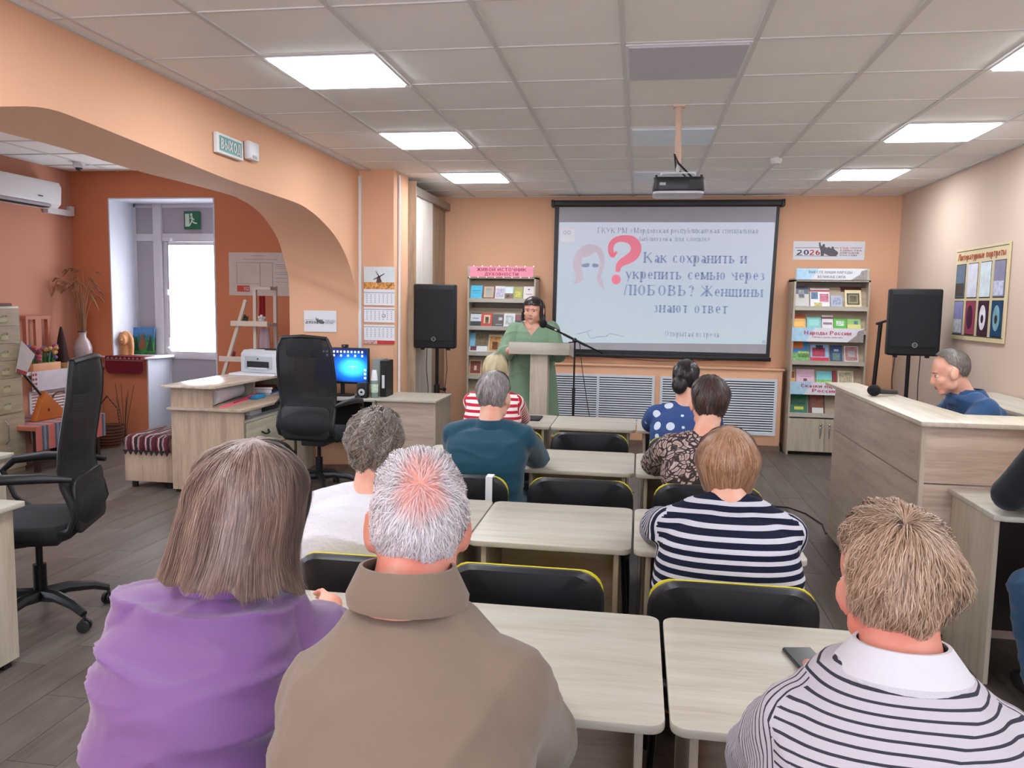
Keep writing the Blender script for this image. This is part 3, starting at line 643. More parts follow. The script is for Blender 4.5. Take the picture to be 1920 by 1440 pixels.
# ------------------------------------------------------------------ drawn lettering (own stroke alphabet)
GA={'Н':(.76,'V.12 V.62 H.12,.62,.5'),'И':(.76,'V.12 V.62 d.12,.1,.62,.9'),'П':(.76,'V.12 V.62 H.12,.62,.96'),'Т':(.74,'V.37 H.04,.70,.96'),
'Г':(.62,'V.12 H.12,.56,.96'),'Л':(.70,'d.05,.0,.22,.97 V.56 H.19,.56,.96'),'Д':(.8,'d.16,.08,.34,1 V.6 H.3,.6,.96 H.02,.76,.05 d.04,-.16,.04,.05 d.74,-.16,.74,.05'),
'М':(.94,'V.12 V.80 D.12,1,.46,.08 d.46,.08,.80,1'),'Ш':(1.02,'V.12 V.50 V.88 H.12,.88,.04'),'Щ':(1.08,'V.12 V.50 V.88 H.12,1.0,.04 d1.0,-.16,1.0,.04'),'Ц':(.82,'V.12 V.62 H.12,.76,.04 d.76,-.16,.76,.04'),
'К':(.78,'V.12 d.16,.42,.66,1 D.30,.58,.70,0'),'Ж':(.98,'V.48 d.06,1,.44,.5 D.04,0,.40,.5 d.90,1,.52,.5 D.92,0,.56,.5'),'Х':(.74,'D.07,1,.66,0 d.06,0,.66,1'),'У':(.74,'D.06,1,.38,.32 d.68,1,.2,0'),
'О':(.76,'R.38,.5,.31,.5,0,360'),'С':(.7,'R.38,.5,.31,.5,42,318'),'Е':(.68,'V.12 H.12,.6,.96 H.12,.5,.5 H.12,.6,.04'),'Б':(.7,'V.12 H.12,.6,.96 H.12,.34,.55 H.12,.34,.04 R.32,.295,.3,.29,-90,90'),
'В':(.72,'V.12 H.12,.32,.96 H.12,.32,.53 H.12,.34,.04 R.3,.75,.27,.24,-90,90 R.32,.28,.32,.27,-90,90'),'Ь':(.68,'V.12 H.12,.34,.55 H.12,.34,.04 R.32,.295,.3,.29,-90,90'),
'Ы':(.92,'V.12 V.80 H.12,.34,.55 H.12,.34,.04 R.30,.295,.24,.29,-90,90'),'Р':(.68,'V.12 H.12,.32,.96 H.12,.32,.45 R.32,.71,.3,.29,-90,90'),'Ч':(.74,'V.60 H.36,.6,.42 R.36,.76,.26,.34,180,270 d.12,.74,.12,1'),
'З':(.62,'R.28,.74,.25,.25,-90,140 R.28,.27,.29,.27,-140,90'),'Ю':(1.02,'V.12 H.12,.36,.5 R.66,.5,.29,.5,0,360'),'Я':(.72,'V.58 H.40,.58,.96 H.40,.58,.45 R.40,.71,.28,.29,90,270 D.44,.45,.08,0'),
'А':(.74,'d.02,0,.36,1 D.36,1,.72,0 H.16,.54,.32'),'Э':(.7,'R.32,.5,.31,.5,-138,138 H.26,.6,.5'),'Ф':(.9,'V.45 R.45,.52,.37,.34,0,360'),
'а':(.66,'R.30,.28,.22,.28,0,360 V.54,0,.72 R.32,.68,.23,.32,10,150'),'е':(.66,'R.34,.5,.28,.5,0,318 H.08,.6,.5'),'р':(.74,'V.12,-.45,1 R.40,.5,.28,.5,0,360'),'у':(.72,'D.06,1,.38,.12 d.66,1,.2,-.42'),
'б':(.74,'R.38,.42,.29,.42,0,360 R.44,.86,.34,.50,90,185 H.42,.66,1.34'),'2':(.66,'R.32,.70,.26,.30,-20,160 D.54,.56,.10,.06 H.06,.62,.05'),'0':(.66,'R.33,.5,.27,.5,0,360'),
'6':(.66,'R.33,.32,.26,.32,0,360 R.52,.42,.46,.56,110,180'),'1':(.46,'V.26 d.1,.78,.26,1'),'?':(.56,'R.26,.74,.22,.26,-60,170 d.3,.3,.38,.5 V.28,.0,.12'),
'-':(.5,'H.08,.42,.45'),',':(.3,'d.08,-.16,.16,.1'),'.':(.3,'V.15,0,.1'),'«':(.6,'d.1,.45,.26,.75 d.1,.45,.26,.15 d.32,.45,.48,.75 d.32,.45,.48,.15'),'»':(.6,'d.1,.75,.26,.45 d.1,.15,.26,.45 d.32,.75,.48,.45 d.32,.15,.48,.45')}
def glyphs(body,serif=True,T=.17,t=.07):
    """returns an MB of flat letters, capital height 1, lower case .70"""
    out=MB();pen=0.0;y0,y1=-.0012,0.0
    def quad(pts):
        a=sum(pts[i][0]*pts[(i+1)%4][1]-pts[(i+1)%4][0]*pts[i][1] for i in range(4))
        if a<0:pts=pts[::-1]
        k=len(out.v);out.v+= [(x,y0,z) for x,z in pts]+[(x,y1,z) for x,z in pts]
        out.f+=[(k,k+1,k+2,k+3),(k+7,k+6,k+5,k+4)]+[(k+i,k+4+i,k+4+(i+1)%4,k+(i+1)%4) for i in range(4)]
    for ch in body:
        if ch==' ':pen+=.36;continue
        s=1.0;key=ch
        if ch not in GA:
            u=ch.upper()
            if ch in 'йЙ':key='И'
            elif u in GA:key=u
            else:continue
        low=ch.islower()
        if low:s=.70
        adv,spec=GA[key];th=T*(.92 if low else 1)/s;tn=t/s
        def P(x,z):return (pen+x*s,z*s)
        def dg(a,b,c,d,w):
            l=math.hypot(c-a,d-b);nx,nz=-(d-b)/l*w/2,(c-a)/l*w/2
            quad([P(a+nx,b+nz),P(a-nx,b-nz),P(c-nx,d-nz),P(c+nx,d+nz)])
        for tok in spec.split():
            k=tok[0];n=[float(q) for q in tok[1:].split(',')]
            if k=='V':
                x=n[0];a,b=(n[1],n[2]) if len(n)>1 else (0,1);quad([P(x-th/2,a),P(x+th/2,a),P(x+th/2,b),P(x-th/2,b)])
                if serif and b-a>.5:
                    for z in(a,b):
                        zz=(z,z+tn) if z==a else (z-tn,z)
                        quad([P(x-th/2-.055,zz[0]),P(x+th/2+.055,zz[0]),P(x+th/2+.055,zz[1]),P(x-th/2-.055,zz[1])])
            elif k=='H':
                h=tn if serif else th*.8;quad([P(n[0],n[2]-h/2),P(n[1],n[2]-h/2),P(n[1],n[2]+h/2),P(n[0],n[2]+h/2)])
            elif k=='d':dg(*n,tn*1.1 if serif else th*.85)
            elif k=='D':dg(*n,th)
            elif k=='R':
                cx,cy,rx,ry,a0,a1=n;m=max(4,int(abs(a1-a0)/20))
                pr=None
                for i in range(m+1):
                    a=math.radians(a0+(a1-a0)*i/m);w=(abs(math.cos(a))*(th-tn)+tn) if serif else th*.9
                    o=(cx+rx*math.cos(a),cy+ry*math.sin(a));q=(cx+(rx-w)*math.cos(a),cy+(ry-min(w,ry*.6) if serif else ry-w)*math.sin(a))
                    q=(cx+max(rx-w,.02)*math.cos(a),cy+max(ry-(w if not serif else (tn+abs(math.cos(a))*0)),.02)*math.sin(a))
                    if pr:quad([P(*pr[0]),P(*o),P(*q),P(*pr[1])])
                    pr=(o,q)
        if ch in 'йЙ':quad([P(.22,1.12),P(.52,1.12),P(.52,1.24),P(.22,1.24)])
        pen+=(adv+(.10 if serif else .06))*s
    return out
def fit(body,cx,cy,w,cap,mat,par,y=9.1795,off=.0,nm='lettering',serif=None):
    """one line of print: centre, width, capital height"""
    sf=(par.name.startswith('projection') if serif is None else serif)
    g=glyphs(body,sf,T=.17 if off else .14,t=.065)
    xs_=[v[0] for v in g.v];x0,x1=min(xs_),max(xs_);k=w/(x1-x0)
    g.v=[(cx+(x-(x0+x1)/2)*k,y+yy,cy+(z-.5)*cap) for x,yy,z in g.v]
    return g.build(nm,mat,par,kind='stuff')
# ------------------------------------------------------------------ projection screen
SX=lambda p:-1.009+(p-1037)*.005797
SZ=lambda p:2.719-(p-378)*.00605
r=empty('projection_screen',(0,0,0),label='large wall-mounted projection screen with black borders showing a slide',cat='projection screen')
box('housing',-1.0,1.49,9.13,9.246,2.665,2.725,BLACK,r,bevel=.006)
for x in(-1.02,1.47):box('end_cap',x,x+.035,9.12,9.246,2.655,2.73,BLACK,r,bevel=.004)
MB().add([(-.985,9.185,2.67),(1.46,9.185,2.67),(1.425,9.185,1.0),(-.99,9.185,1.0),(-.985,9.195,2.67),(1.46,9.195,2.67),(1.425,9.195,1.0),(-.99,9.195,1.0)],[(0,3,2,1),(4,5,6,7),(0,1,5,4),(3,7,6,2),(0,4,7,3),(1,2,6,5)]).build('black_border',BLACK,r)
MB().add([(-.935,9.183,2.655),(1.425,9.183,2.655),(1.385,9.183,1.06),(-.95,9.183,1.06),(-.935,9.185,2.655),(1.425,9.185,2.655),(1.385,9.185,1.06),(-.95,9.185,1.06)],[(0,3,2,1),(4,5,6,7),(0,1,5,4),(3,7,6,2),(0,4,7,3),(1,2,6,5)]).build('fabric',plain('screen_fabric_grey',(176,174,182),.7,var=.02),r)
MB().box(-1.0,1.44,9.165,9.2,.975,1.02).build('bottom_bar',BLACK,r,bevel=.006)
def slidemat():
    s=NT('slide_light');v=s.coord();sp=s.n('ShaderNodeSeparateXYZ');s.l(v,sp.inputs[0])
    mr=s.n('ShaderNodeMapRange');mr.inputs['From Min'].default_value=1.15;mr.inputs['From Max'].default_value=2.48;s.l(sp.outputs[2],mr.inputs[0])
    col=s.ramp(mr.outputs[0],[(0,lin((196,214,224))),(.45,lin((190,206,222))),(1,lin((206,208,226)))])
    s.l(col,s.b.inputs['Emission Color']);s.b.inputs['Base Color'].default_value=(.17,.175,.19,1);s.b.inputs['Emission Strength'].default_value=.20;s.b.inputs['Roughness'].default_value=.8;return s.m
MB().add([(-.93,9.181,2.488),(1.417,9.181,2.488),(1.385,9.181,1.165),(-.945,9.181,1.13),(-.93,9.183,2.488),(1.417,9.183,2.488),(1.385,9.183,1.165),(-.945,9.183,1.13)],[(0,3,2,1),(4,5,6,7),(0,1,5,4),(3,7,6,2),(0,4,7,3),(1,2,6,5)]).build('slide_image',slidemat(),r)
def ink(name,c,e=.09):return emis(name,c,e)
INKB=ink('slide_ink_blue',(134,148,178));INKG=ink('slide_ink_grey',(150,160,180));RED=ink('slide_red',(226,120,140));SKINP=ink('slide_pinkish',(190,176,190));EYE=ink('slide_eye',(130,140,165))
for body,x0,x1,cy,cap,m,of in (('ГКУК РМ «Мордовская республиканская специальная',1125,1425,431,.058,INKG,.0),('библиотека для слепых»',1205,1338,446,.052,INKG,.0),
 ('Как сохранить и',1214,1408,480,.115,INKB,.003),('укрепить семью через',1181,1441,510,.115,INKB,.003),('ЛЮБОВЬ? Женщины',1179,1440,540,.115,INKB,.003),('знают ответ',1237,1376,571,.115,INKB,.003),('Открытая встреча',1260,1362,619,.06,INKG,.0)):
    fit(body,(SX(x0)+SX(x1))/2,SZ(cy),(x1-x0)*.005797,cap,m,r,off=of)
# question mark as a swept stroke
def ribbon2d(pts,ws,y0,y1):
    b=MB();n=len(pts);Lf=[];Rt=[]
    for i,(x,z) in enumerate(pts):
        a=pts[max(i-1,0)];c=pts[min(i+1,n-1)];dx,dz=c[0]-a[0],c[1]-a[1];l=math.hypot(dx,dz);nx,nz=-dz/l,dx/l
        Lf.append((x+nx*ws[i],z+nz*ws[i]));Rt.append((x-nx*ws[i],z-nz*ws[i]))
    for i in range(n-1):
        q=[Lf[i],Lf[i+1],Rt[i+1],Rt[i]];k=len(b.v)
        b.add([(x,y0,z) for x,z in q]+[(x,y1,z) for x,z in q],[(0,1,2,3),(7,6,5,4),(0,4,5,1),(1,5,6,2),(2,6,7,3),(3,7,4,0)])
    return b
q=[(1163,470),(1156,478),(1152,470),(1152,458),(1160,449),(1174,446),(1190,449),(1199,459),(1198,472),(1188,482),(1173,490),(1167,498),(1166,507)]
ws=[3,5,7,7,7,8,11,13,13,12,9,7,5]
# dense
q2=densify(q,4);w2=[ws[min(i//4,12)]+(ws[min(i//4+1,12)]-ws[min(i//4,12)])*(i%4)/4 for i in range(len(q2))]
b=ribbon2d([(SX(a),SZ(c)) for a,c in q2],[w*.0045 for w in w2],9.1785,9.1805)
b.prism([(SX(1163.5)+.052*math.cos(t),SZ(521)+.055*math.sin(t)) for t in np.linspace(0,2*PI,20,endpoint=False)],9.1785,9.1805,axis='y')
b.build('question_mark',RED,r)
def poly(pts,mat,name,par,y=9.18,t=.0015):
    return MB().prism([(SX(a),SZ(c)) for a,c in pts],y,y+t,axis='y').build(name,mat,par)
poly([(1090,530),(1100,521),(1097,505),(1094,490),(1098,482),(1110,478),(1124,470),(1130,482),(1132,498),(1127,512),(1125,522),(1136,537),(1142,540),(1139,528),(1133,515),(1139,500),(1140,480),(1134,465),(1120,457),(1102,457),(1088,466),(1080,482),(1079,498),(1084,512),(1086,522),(1078,528)][::-1],SKINP,'drawn_hair',r)
poly([(1095,494),(1108,491),(1112,494),(1108,499),(1098,499)],EYE,'drawn_eye',r);poly([(1116,494),(1120,491),(1130,494),(1127,499),(1118,499)],EYE,'drawn_eye',r)
poly([(1052,426),(1080,428),(1080,452),(1054,453)],ink('slide_cream',(206,204,214)),'slide_badge',r)
b=MB();
for xx in(1062,1070):
    b.add(*[(lambda m:(m.v,m.f))(ribbon2d([(SX(xx+3*math.cos(t)),SZ(435+3.2*math.sin(t))) for t in np.linspace(0,2*PI,9)],[.004]*9,9.1785,9.18))][0])
b.build('slide_badge_mark',INKG,r)
b=ribbon2d([(SX(a),SZ(c)) for a,c in((1090,624),(1108,619),(1123,614),(1110,622),(1118,632),(1130,628),(1148,627),(1152,622),(1165,623),(1180,627))],[.004]*10,9.179,9.1805);b.build('pen_stroke',INKG,r)
fit('в',1.36,1.20,.04,.05,INKG,r)
tag(MB().tube([(-.62,9.17,.985),(-.2,9.19,.97),(.2,9.19,.945),(.62,9.19,.96),(1.0,9.17,.985)],.003,6).build('pull_cord',plain('cable_black',(40,34,34),.6)),'thin cord hanging below the projection screen','cord')
# ------------------------------------------------------------------ radiator box with grilles
rb=MB().box(-1.15,1.55,9.05,9.25,0,.885).box(-1.15,1.57,9.03,9.25,.885,.905)
struct(rb.build('wall_radiator_box',PEACH,bevel=.004))
struct(box('baseboard_radiator',-1.15,1.555,9.038,9.052,0,.06,BASE))
GRL=plain('grille_white',(214,220,228),.45,var=.01)
slat=MB().add([(0,0,0),(1,0,0),(1,-.012,-.012),(0,-.012,-.012),(0,0,-.004),(1,0,-.004),(1,-.012,-.016),(0,-.012,-.016)],[(0,3,2,1),(4,5,6,7),(0,1,5,4),(3,7,6,2),(0,4,7,3),(1,2,6,5)]).mesh('slat')
sm={}
def grille(x0,x1,z0,z1,n,lb,splits,yy=9.05,par=None,rz=0,loc=None,grp='white radiator grilles'):
    r=empty('radiator_grille',loc or ((x0+x1)/2,yy,0),rz,lb,'radiator grille',grp);w=(x1-x0)/2
    f=MB();fw=.028
    f.box(-w,w,-.014,-.001,z1-fw,z1).box(-w,w,-.014,-.001,z0,z0+fw);xs_=[-w]+[s-(x0+x1)/2-fw/2 for s in splits]+[w-fw]
    for x in xs_:f.box(x,x+fw,-.014,-.001,z0+fw,z1-fw)
    f.build('frame',GRL,r);box('dark_back',-w+.01,w-.01,-.002,-.0005,z0+.01,z1-.01,DARKG,r)
    for i in range(len(xs_)-1):
        a,b_=xs_[i]+fw,xs_[i+1];k=round(b_-a,3)
        if k not in sm:
            me=slat.copy();me.transform(Matrix.Diagonal((b_-a,1,1,1)));me.materials.clear();me.materials.append(GRL);sm[k]=me
        for j in range(n):
            o=link('slat',sm[k],r);o.location=(a,-.001,z1-fw-(j+.4)*(z1-z0-2*fw)/n)
    return r
grille(-1.05,.187,.235,.79,19,'white louvred radiator grille behind the microphone stand',[-.44])
grille(.246,1.50,.17,.79,21,'white louvred radiator grille right of the gap, behind the polka dot blouse',[.58])
# ------------------------------------------------------------------ book display racks
def cover(name,base,art=None):return None
HD=.05
def rack(x0,x1,y0,zs,head,lb,doors=None,wallh=1.86,base_h=.05):
    r=empty('display_rack',((x0+x1)/2,y0,0),0,lb,'bookcase','book display racks');w=(x1-x0)/2
    for s in(-1,1):box('side_panel',s*w-(.018 if s>0 else 0),s*w+(0 if s>0 else .018),0,.34,0,head[0]+.02,OAKZ,r)
    box('back_panel',-w+.018,w-.018,.32,.335,.05,head[0]+.02,wood('oak_back_x',(176,158,134),(150,132,108),'x'),r)
    box('top_board',-w,w,0,.34,head[0]-.015,head[0]+.003,OAK,r)
    box('header_board',-w+.0,w-.02,-.012,.006,head[0]+.004,head[1],OAK,r)
    for z in zs:
        box('shelf',-w+.018,w-.018,.0,.32,z-.035,z-.018,OAK,r)
        box('shelf_lip',-w+.018,w-.018,-.008,.008,z-.045,z+.0,OAK,r)
        MB().add([(-w+.018,.03,z-.017),(w-.018,.03,z-.017),(w-.018,.12,z+.2),(-w+.018,.12,z+.2),(-w+.018,.04,z-.017),(w-.018,.04,z-.017),(w-.018,.13,z+.2),(-w+.018,.13,z+.2)],[(0,1,2,3),(7,6,5,4),(0,4,5,1),(3,2,6,7),(0,3,7,4),(1,5,6,2)]).build('sloping_board',wood('oak_back_x',(176,158,134),(150,132,108),'x'),r)
    if doors:
        h=doors
        for s in(-1,1):
            dn=box('door',(-w+.004) if s<0 else .002,-.002 if s<0 else w-.004,-.012,.006,.04,h-.06,OAKZ,r)
            hh=MB().tube([(s*.045,-.03,h-.13),(s*.045,-.032,h-.2)],.008,8).ball((s*.045,-.03,h-.12),.014).ball((s*.045,-.03,h-.155),.012).tube([(s*.045,-.03,h-.2),(s*.045,-.03,h-.27)],[.008,.003],8)
            hh.build('handle',STEEL,dn,smooth=True)
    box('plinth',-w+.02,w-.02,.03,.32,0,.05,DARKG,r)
    return r
rl=rack(-1.92,-1.15,8.9,[1.62,1.31,1.02,.755,.5,.22],(1.855,1.975),'pale oak display rack under a pink sign, left of the speaker')
rr=rack(1.60,2.36,8.9,[1.59,1.345,1.015,.74,.455],(1.862,1.985),'pale oak display rack with cupboard doors, right of the screen',doors=.455)
# signs on racks
PINK=plain('pink_card',(240,150,172),.6,var=.02);DRED=plain('dark_red_ink',(150,26,60),.6,var=0)
sg=empty('pink_sign',(-1.535,8.885,1.915),label='pink card sign with dark red Cyrillic lettering on the left rack',cat='sign')
MB().prism(rrect(.72,.115,.02),-.002,.002,axis='y').build('card',PINK,sg)
fit('ЖИВОЙ ИСТОЧНИК',0,.024,.56,.036,DRED,sg,y=-.0035);fit('ДУХОВНОСТИ',0,-.026,.38,.034,DRED,sg,y=-.0035)
for i in range(16):
    t=i/15;MB().ball((-.36+.72*t,-.005,.062 if i%2 else -.06),.0045,6,4).build('fairy_light',emis('fairy_light_glow',(255,225,180),1.5),sg)
def header(x,y,z,w,h,lines,col,lb,nm='white_sign',ws=None):
    s=empty(nm,(x,y,z),label=lb,cat='sign');MB().box(-w/2,w/2,-.002,.002,-h/2,h/2).build('card',PAPER,s)
    MB().prism([(-w/2,-h/2),(-w/2+w*.2,-h/2),(-w/2+w*.32,h/2),(-w/2,h/2)],-.003,-.002,axis='y').build('blue_corner',plain('pale_blue_print',(176,212,232),.6,var=.1,nscale=20),s)
    MB().prism([(w/2-w*.22,-h/2),(w/2,-h/2),(w/2,h/2*.9),(w/2-w*.08,h/2*.6),(w/2-w*.1,0)],-.003,-.002,axis='y').build('ornament_corner',plain('ornament_taupe',(160,150,148),.6,var=.35,nscale=120),s)
    for k,(t,cz,ww,cap) in enumerate(lines):fit(t,0,cz,ww,cap,col,s,y=-.004)
    return s
MAG=plain('magenta_ink',(196,30,96),.6,var=0);GREYI=plain('grey_ink',(120,118,130),.6,var=0);NAVY=plain('navy_ink',(52,56,110),.6,var=0)
header(1.965,8.885,1.925,.70,.115,[('ВМЕСТЕ НАШИ НАРОДЫ -',.02,.46,.026),('ВЕЛИКАЯ СИЛА',-.028,.28,.026)],GREYI,'white sign with grey lettering on top of the right rack')
header(1.955,8.88,1.29,.72,.145,[('Народы России',.022,.47,.042),('народы, языки, культура',-.022,.3,.012)],MAG,'white banner reading Народы России across the right rack')
header(1.955,8.88,.722,.70,.135,[('Сказки народов',.028,.48,.036),('России',-.022,.25,.036)],MAG,'white banner reading Сказки народов России, lower on the right rack')
s=empty('anniversary_banner',(2.0,9.247,2.192),label='white 2026 banner with grey monument figures above the right rack',cat='sign')
def anniversary(s,w,h,mono=False):
    box('sheet',-w/2,w/2,-.003,0,-h/2,h/2,PAPER,s);y=-.0045;k=w/.74
    nv=NAVY if not mono else plain('black_ink',(40,40,44),.6);rd=plain('red_ink',(190,40,60),.6,var=0) if not mono else nv
    fit('20',-.27*k,-.02*k,.13*k,.055*k,nv,s,y=y,off=.002*k);fit('26',-.145*k,-.02*k,.11*k,.055*k,rd if not mono else nv,s,y=y,off=.002*k)
    for a,b_,z in((-.35,-.09,.03),(.06,.1,.03),(.22,.34,.03),(-.35,.09,-.058)):box('rule_line',a*k,b_*k,y,-.003,(z-.002)*k,(z+.002)*k,nv,s)
    gm=plain('monument_grey',(96,94,98),.6,var=.4,nscale=90)
    MB().prism([(x*k,z*k) for x,z in((-.08,-.055),(-.085,.0),(-.1,.04),(-.107,.085),(-.09,.09),(-.085,.055),(-.07,.05),(-.062,.07),(-.045,.07),(-.04,.04),(-.02,.03),(-.01,.04),(.01,.035),(.02,.02),(.03,.045),(.05,.04),(.055,.015),(.09,-.01),(.1,-.03),(.08,-.055),(.03,-.06),(-.01,-.05),(-.045,-.03),(-.05,-.055))][::-1],y,-.003,axis='y').build('monument_figures',gm,s)
    for i,(t,m,ww) in enumerate((('ГОД',rd,.08),('ЕДИНСТВА',rd,.22),('НАРОДОВ',nv,.19),('РОССИИ',nv,.17))):
        fit(t,(.12+ww/2)*k,(.028-.026*i)*k,ww*k,.016*k,m,s,y=y)
anniversary(s,.74,.2)
s=empty('anniversary_print',(-2.972,7.218,1.372),math.radians(14),'white sheet printed 2026 taped to the arch pillar above the chair','sign')
anniversary(s,.30,.2,True)
# books on the racks
def art(kind,c):
    return plain('print_%d_%d_%d_%s'%(c+(kind,)),c,.5,var=.0 if kind=='p' else .45,nscale=45 if kind=='n' else 8)
def book(x0,x1,z0,z1,rack_y,base,pics,lb,group,lean=.36,words=None,back=0):
    w=x1-x0;h=(z1-z0)/math.cos(lean)
    e=empty('book',((x0+x1)/2,rack_y+.014+back,z0),0,lb,'book',group);e.rotation_euler=(-lean,0,0)
    box('cover',-w/2,w/2,0,.012,0,h,plain('cover_%d_%d_%d'%base,base,.45,var=.08,nscale=30),e)
    box('pages',-w/2+.002,w/2-.004,.0121,.02,.002,h-.003,PAPER,e)
    for a,b_,c,d_,k,col in pics:box('cover_picture',-w/2+a*w,-w/2+b_*w,-.0015,0,c*h,d_*h,art(k,col),e)
    return e
GL1='books on the left rack';GR1='books on the right rack'
BX=lambda p:-1.921+(p-877)*.00604
BZ=lambda p:1.828-(p-524)*.006
def bl(p0,p1,q0,zb,base,pics,lb):book(BX(p0),BX(p1),zb,zb+(q0)*.006,8.905,base,pics,lb,GL1)
z=1.62
bl(882,903.5,24,z,(60,178,214),[(.15,.85,.55,.6,'p',(30,120,160)),(.2,.8,.4,.43,'p',(30,120,160))],'bright cyan book, leftmost on the top shelf of the left rack')
bl(904,927,24,z,(128,58,36),[(.14,.9,.08,.9,'p',(214,196,160)),(.2,.84,.14,.84,'p',(232,226,214)),(.3,.75,.66,.7,'p',(150,120,90))],'brown framed book with cream centre on the top shelf of the left rack')
bl(928,946,23,z,(214,208,210),[(.1,.9,.1,.8,'n',(176,170,190))],'white book with a lilac drawing on the top shelf of the left rack')
bl(946.5,962,22,z,(200,220,224),[(0,1,0,.45,'n',(120,90,80)),(.2,.6,.1,.35,'n',(190,60,60))],'pale blue book with photographs along its foot, left rack')
bl(962.5,980,21,z,(150,150,40),[(.2,.8,.15,.7,'n',(190,180,70))],'olive yellow book on the top shelf of the left rack')
bl(981,1001,23,z,(216,206,204),[(.4,.6,.72,.8,'p',(90,60,60)),(.2,.8,.35,.4,'p',(180,120,120))],'plain whitish book, rightmost on the top shelf of the left rack')
z=1.31
bl(882,902,24,z,(206,208,212),[(0,1,0,.35,'n',(40,44,50)),(0,1,.92,1,'p',(40,40,46)),(.2,.8,.55,.62,'p',(120,124,140))],'white book with a dark lower edge, second shelf of the left rack')
bl(902.5,923,24,z,(190,44,38),[(.22,.8,.2,.85,'p',(222,196,150)),(.35,.68,.2,.7,'n',(70,60,40))],'red book with an icon on the second shelf of the left rack')
bl(924,944,22,z,(76,68,68),[(.55,.9,.5,.75,'n',(190,184,180)),(.3,.9,.12,.16,'p',(200,200,200))],'dark grey book on the second shelf of the left rack')
bl(945,966,24,z,(220,220,218),[(.15,.85,.15,.85,'n',(176,180,176)),(.4,.65,.3,.7,'p',(210,214,216))],'white book with a portrait on the second shelf of the left rack')
bl(967,979,22,z,(120,60,66),[(.1,.9,.2,.5,'n',(60,40,44))],'dark reddish book behind the speaker on the second shelf')
z=1.02
bl(880.5,915,35,z,(120,184,214),[(.3,1,.3,.98,'n',(110,92,60)),(0,1,0,.28,'p',(226,224,226)),(.05,.4,.05,.28,'n',(130,60,66))],'large blue book with an old painting, third shelf of the left rack')
bl(916,942,31,z,(206,186,150),[(.1,.9,.08,.92,'n',(186,130,60)),(.3,.7,.15,.6,'n',(110,50,40))],'golden icon book on the third shelf of the left rack')
z=.755
bl(880,904,28,z,(190,160,124),[(.1,.9,.1,.9,'n',(120,50,36)),(.4,.6,.3,.6,'p',(220,190,150))],'icon print with brown figures on the fourth shelf of the left rack')
bl(908,930,26,z,(60,50,44),[(.2,.8,.3,.8,'n',(120,100,60))],'dark book behind the blonde head on the fourth shelf')
BX2=lambda p:1.60+(p-1488)*.0053
def br(p0,p1,q0,zb,base,pics,lb,back=0):book(BX2(p0),BX2(p1),zb,zb+(q0)*.00567,8.905,base,pics,lb,GR1,back=back)
z=1.59
br(1491,1518,37,z,(70,74,92),[(0,1,0,.6,'p',(196,192,186)),(.3,.7,.4,.8,'n',(150,146,150))],'dark blue and white book, leftmost on the top shelf of the right rack')
br(1521,1558,33,z,(222,218,220),[(0,1,.82,.92,'p',(170,50,60)),(.05,.4,.4,.8,'n',(80,110,140)),(.5,.95,.25,.7,'n',(190,110,130)),(.2,.6,.0,.2,'n',(190,180,110))],'white book with scattered colour pictures, top shelf of the right rack')
br(1560,1582,20,z,(170,176,196),[(.15,.85,.2,.8,'n',(150,156,176))],'small blue grey book on the top shelf of the right rack')
br(1580.5,1620,37,z,(84,30,34),[],'maroon book half hidden behind the cream one on the right rack',back=.024)
br(1587,1618,31,z,(222,206,160),[(.12,.88,.12,.8,'p',(60,60,54)),(.2,.8,.19,.73,'p',(222,206,160)),(.3,.7,.28,.64,'n',(110,100,80))],'cream book with a round dark emblem on the right rack')
z=1.345
br(1487,1514,28,z,(228,170,70),[(0,1,.7,1,'n',(170,80,40)),(.1,.9,.2,.5,'p',(240,190,90))],'orange book on the second shelf of the right rack')
br(1517,1544,23,z,(130,196,190),[(.15,.85,.3,.8,'p',(150,210,204))],'turquoise book on the second shelf of the right rack')
br(1546,1567,27,z,(226,216,220),[(0,1,.75,.85,'n',(110,50,60)),(.1,.9,.35,.5,'n',(130,120,130))],'white book with dark lettering strips on the second shelf of the right rack')
br(1568,1593,21,z,(92,176,60),[(.2,.8,.35,.8,'n',(190,210,190))],'bright green book on the second shelf of the right rack')
br(1594,1619,21,z,(150,196,110),[(0,1,0,.5,'p',(222,214,130)),(.5,.8,.5,.8,'n',(80,120,150))],'green and yellow book, rightmost on the second shelf of the right rack')
z=1.015
br(1489,1524,37,z,(60,130,180),[(0,.7,.6,1,'p',(214,110,40)),(0,1,0,.35,'n',(110,170,90)),(.4,1,.15,.45,'n',(170,200,110))],'blue, orange and green landscape book on the third shelf of the right rack')
br(1527,1562,30,z,(140,180,214),[(0,1,0,.2,'p',(200,30,60)),(.1,.8,.25,.8,'n',(170,40,70)),(.3,.7,.7,.95,'n',(40,40,60))],'light blue book with red figures on the third shelf of the right rack')
br(1565,1588,29,z,(44,66,120),[(.2,.8,.05,.5,'n',(90,120,110)),(.3,.7,.62,.75,'n',(190,196,214))],'navy book on the third shelf of the right rack')
br(1592,1618,28,z,(232,228,228),[(.05,.95,.05,.95,'n',(170,120,124)),(.25,.75,.3,.7,'p',(232,228,228))],'white book with a red ornamental border on the right rack')
z=.74
br(1489,1500,29,z,(214,160,60),[(.1,.9,.5,.9,'n',(130,60,30))],'narrow yellow book, leftmost on the fourth shelf of the right rack')
br(1502,1537,31,z,(214,176,194),[(.4,.6,.3,.45,'n',(90,70,80)),(.2,.8,.55,.6,'p',(190,140,160))],'pink book on the fourth shelf of the right rack')
br(1541,1571,28,z,(120,200,206),[(0,1,0,.45,'n',(130,190,80))],'turquoise and green book on the fourth shelf of the right rack')
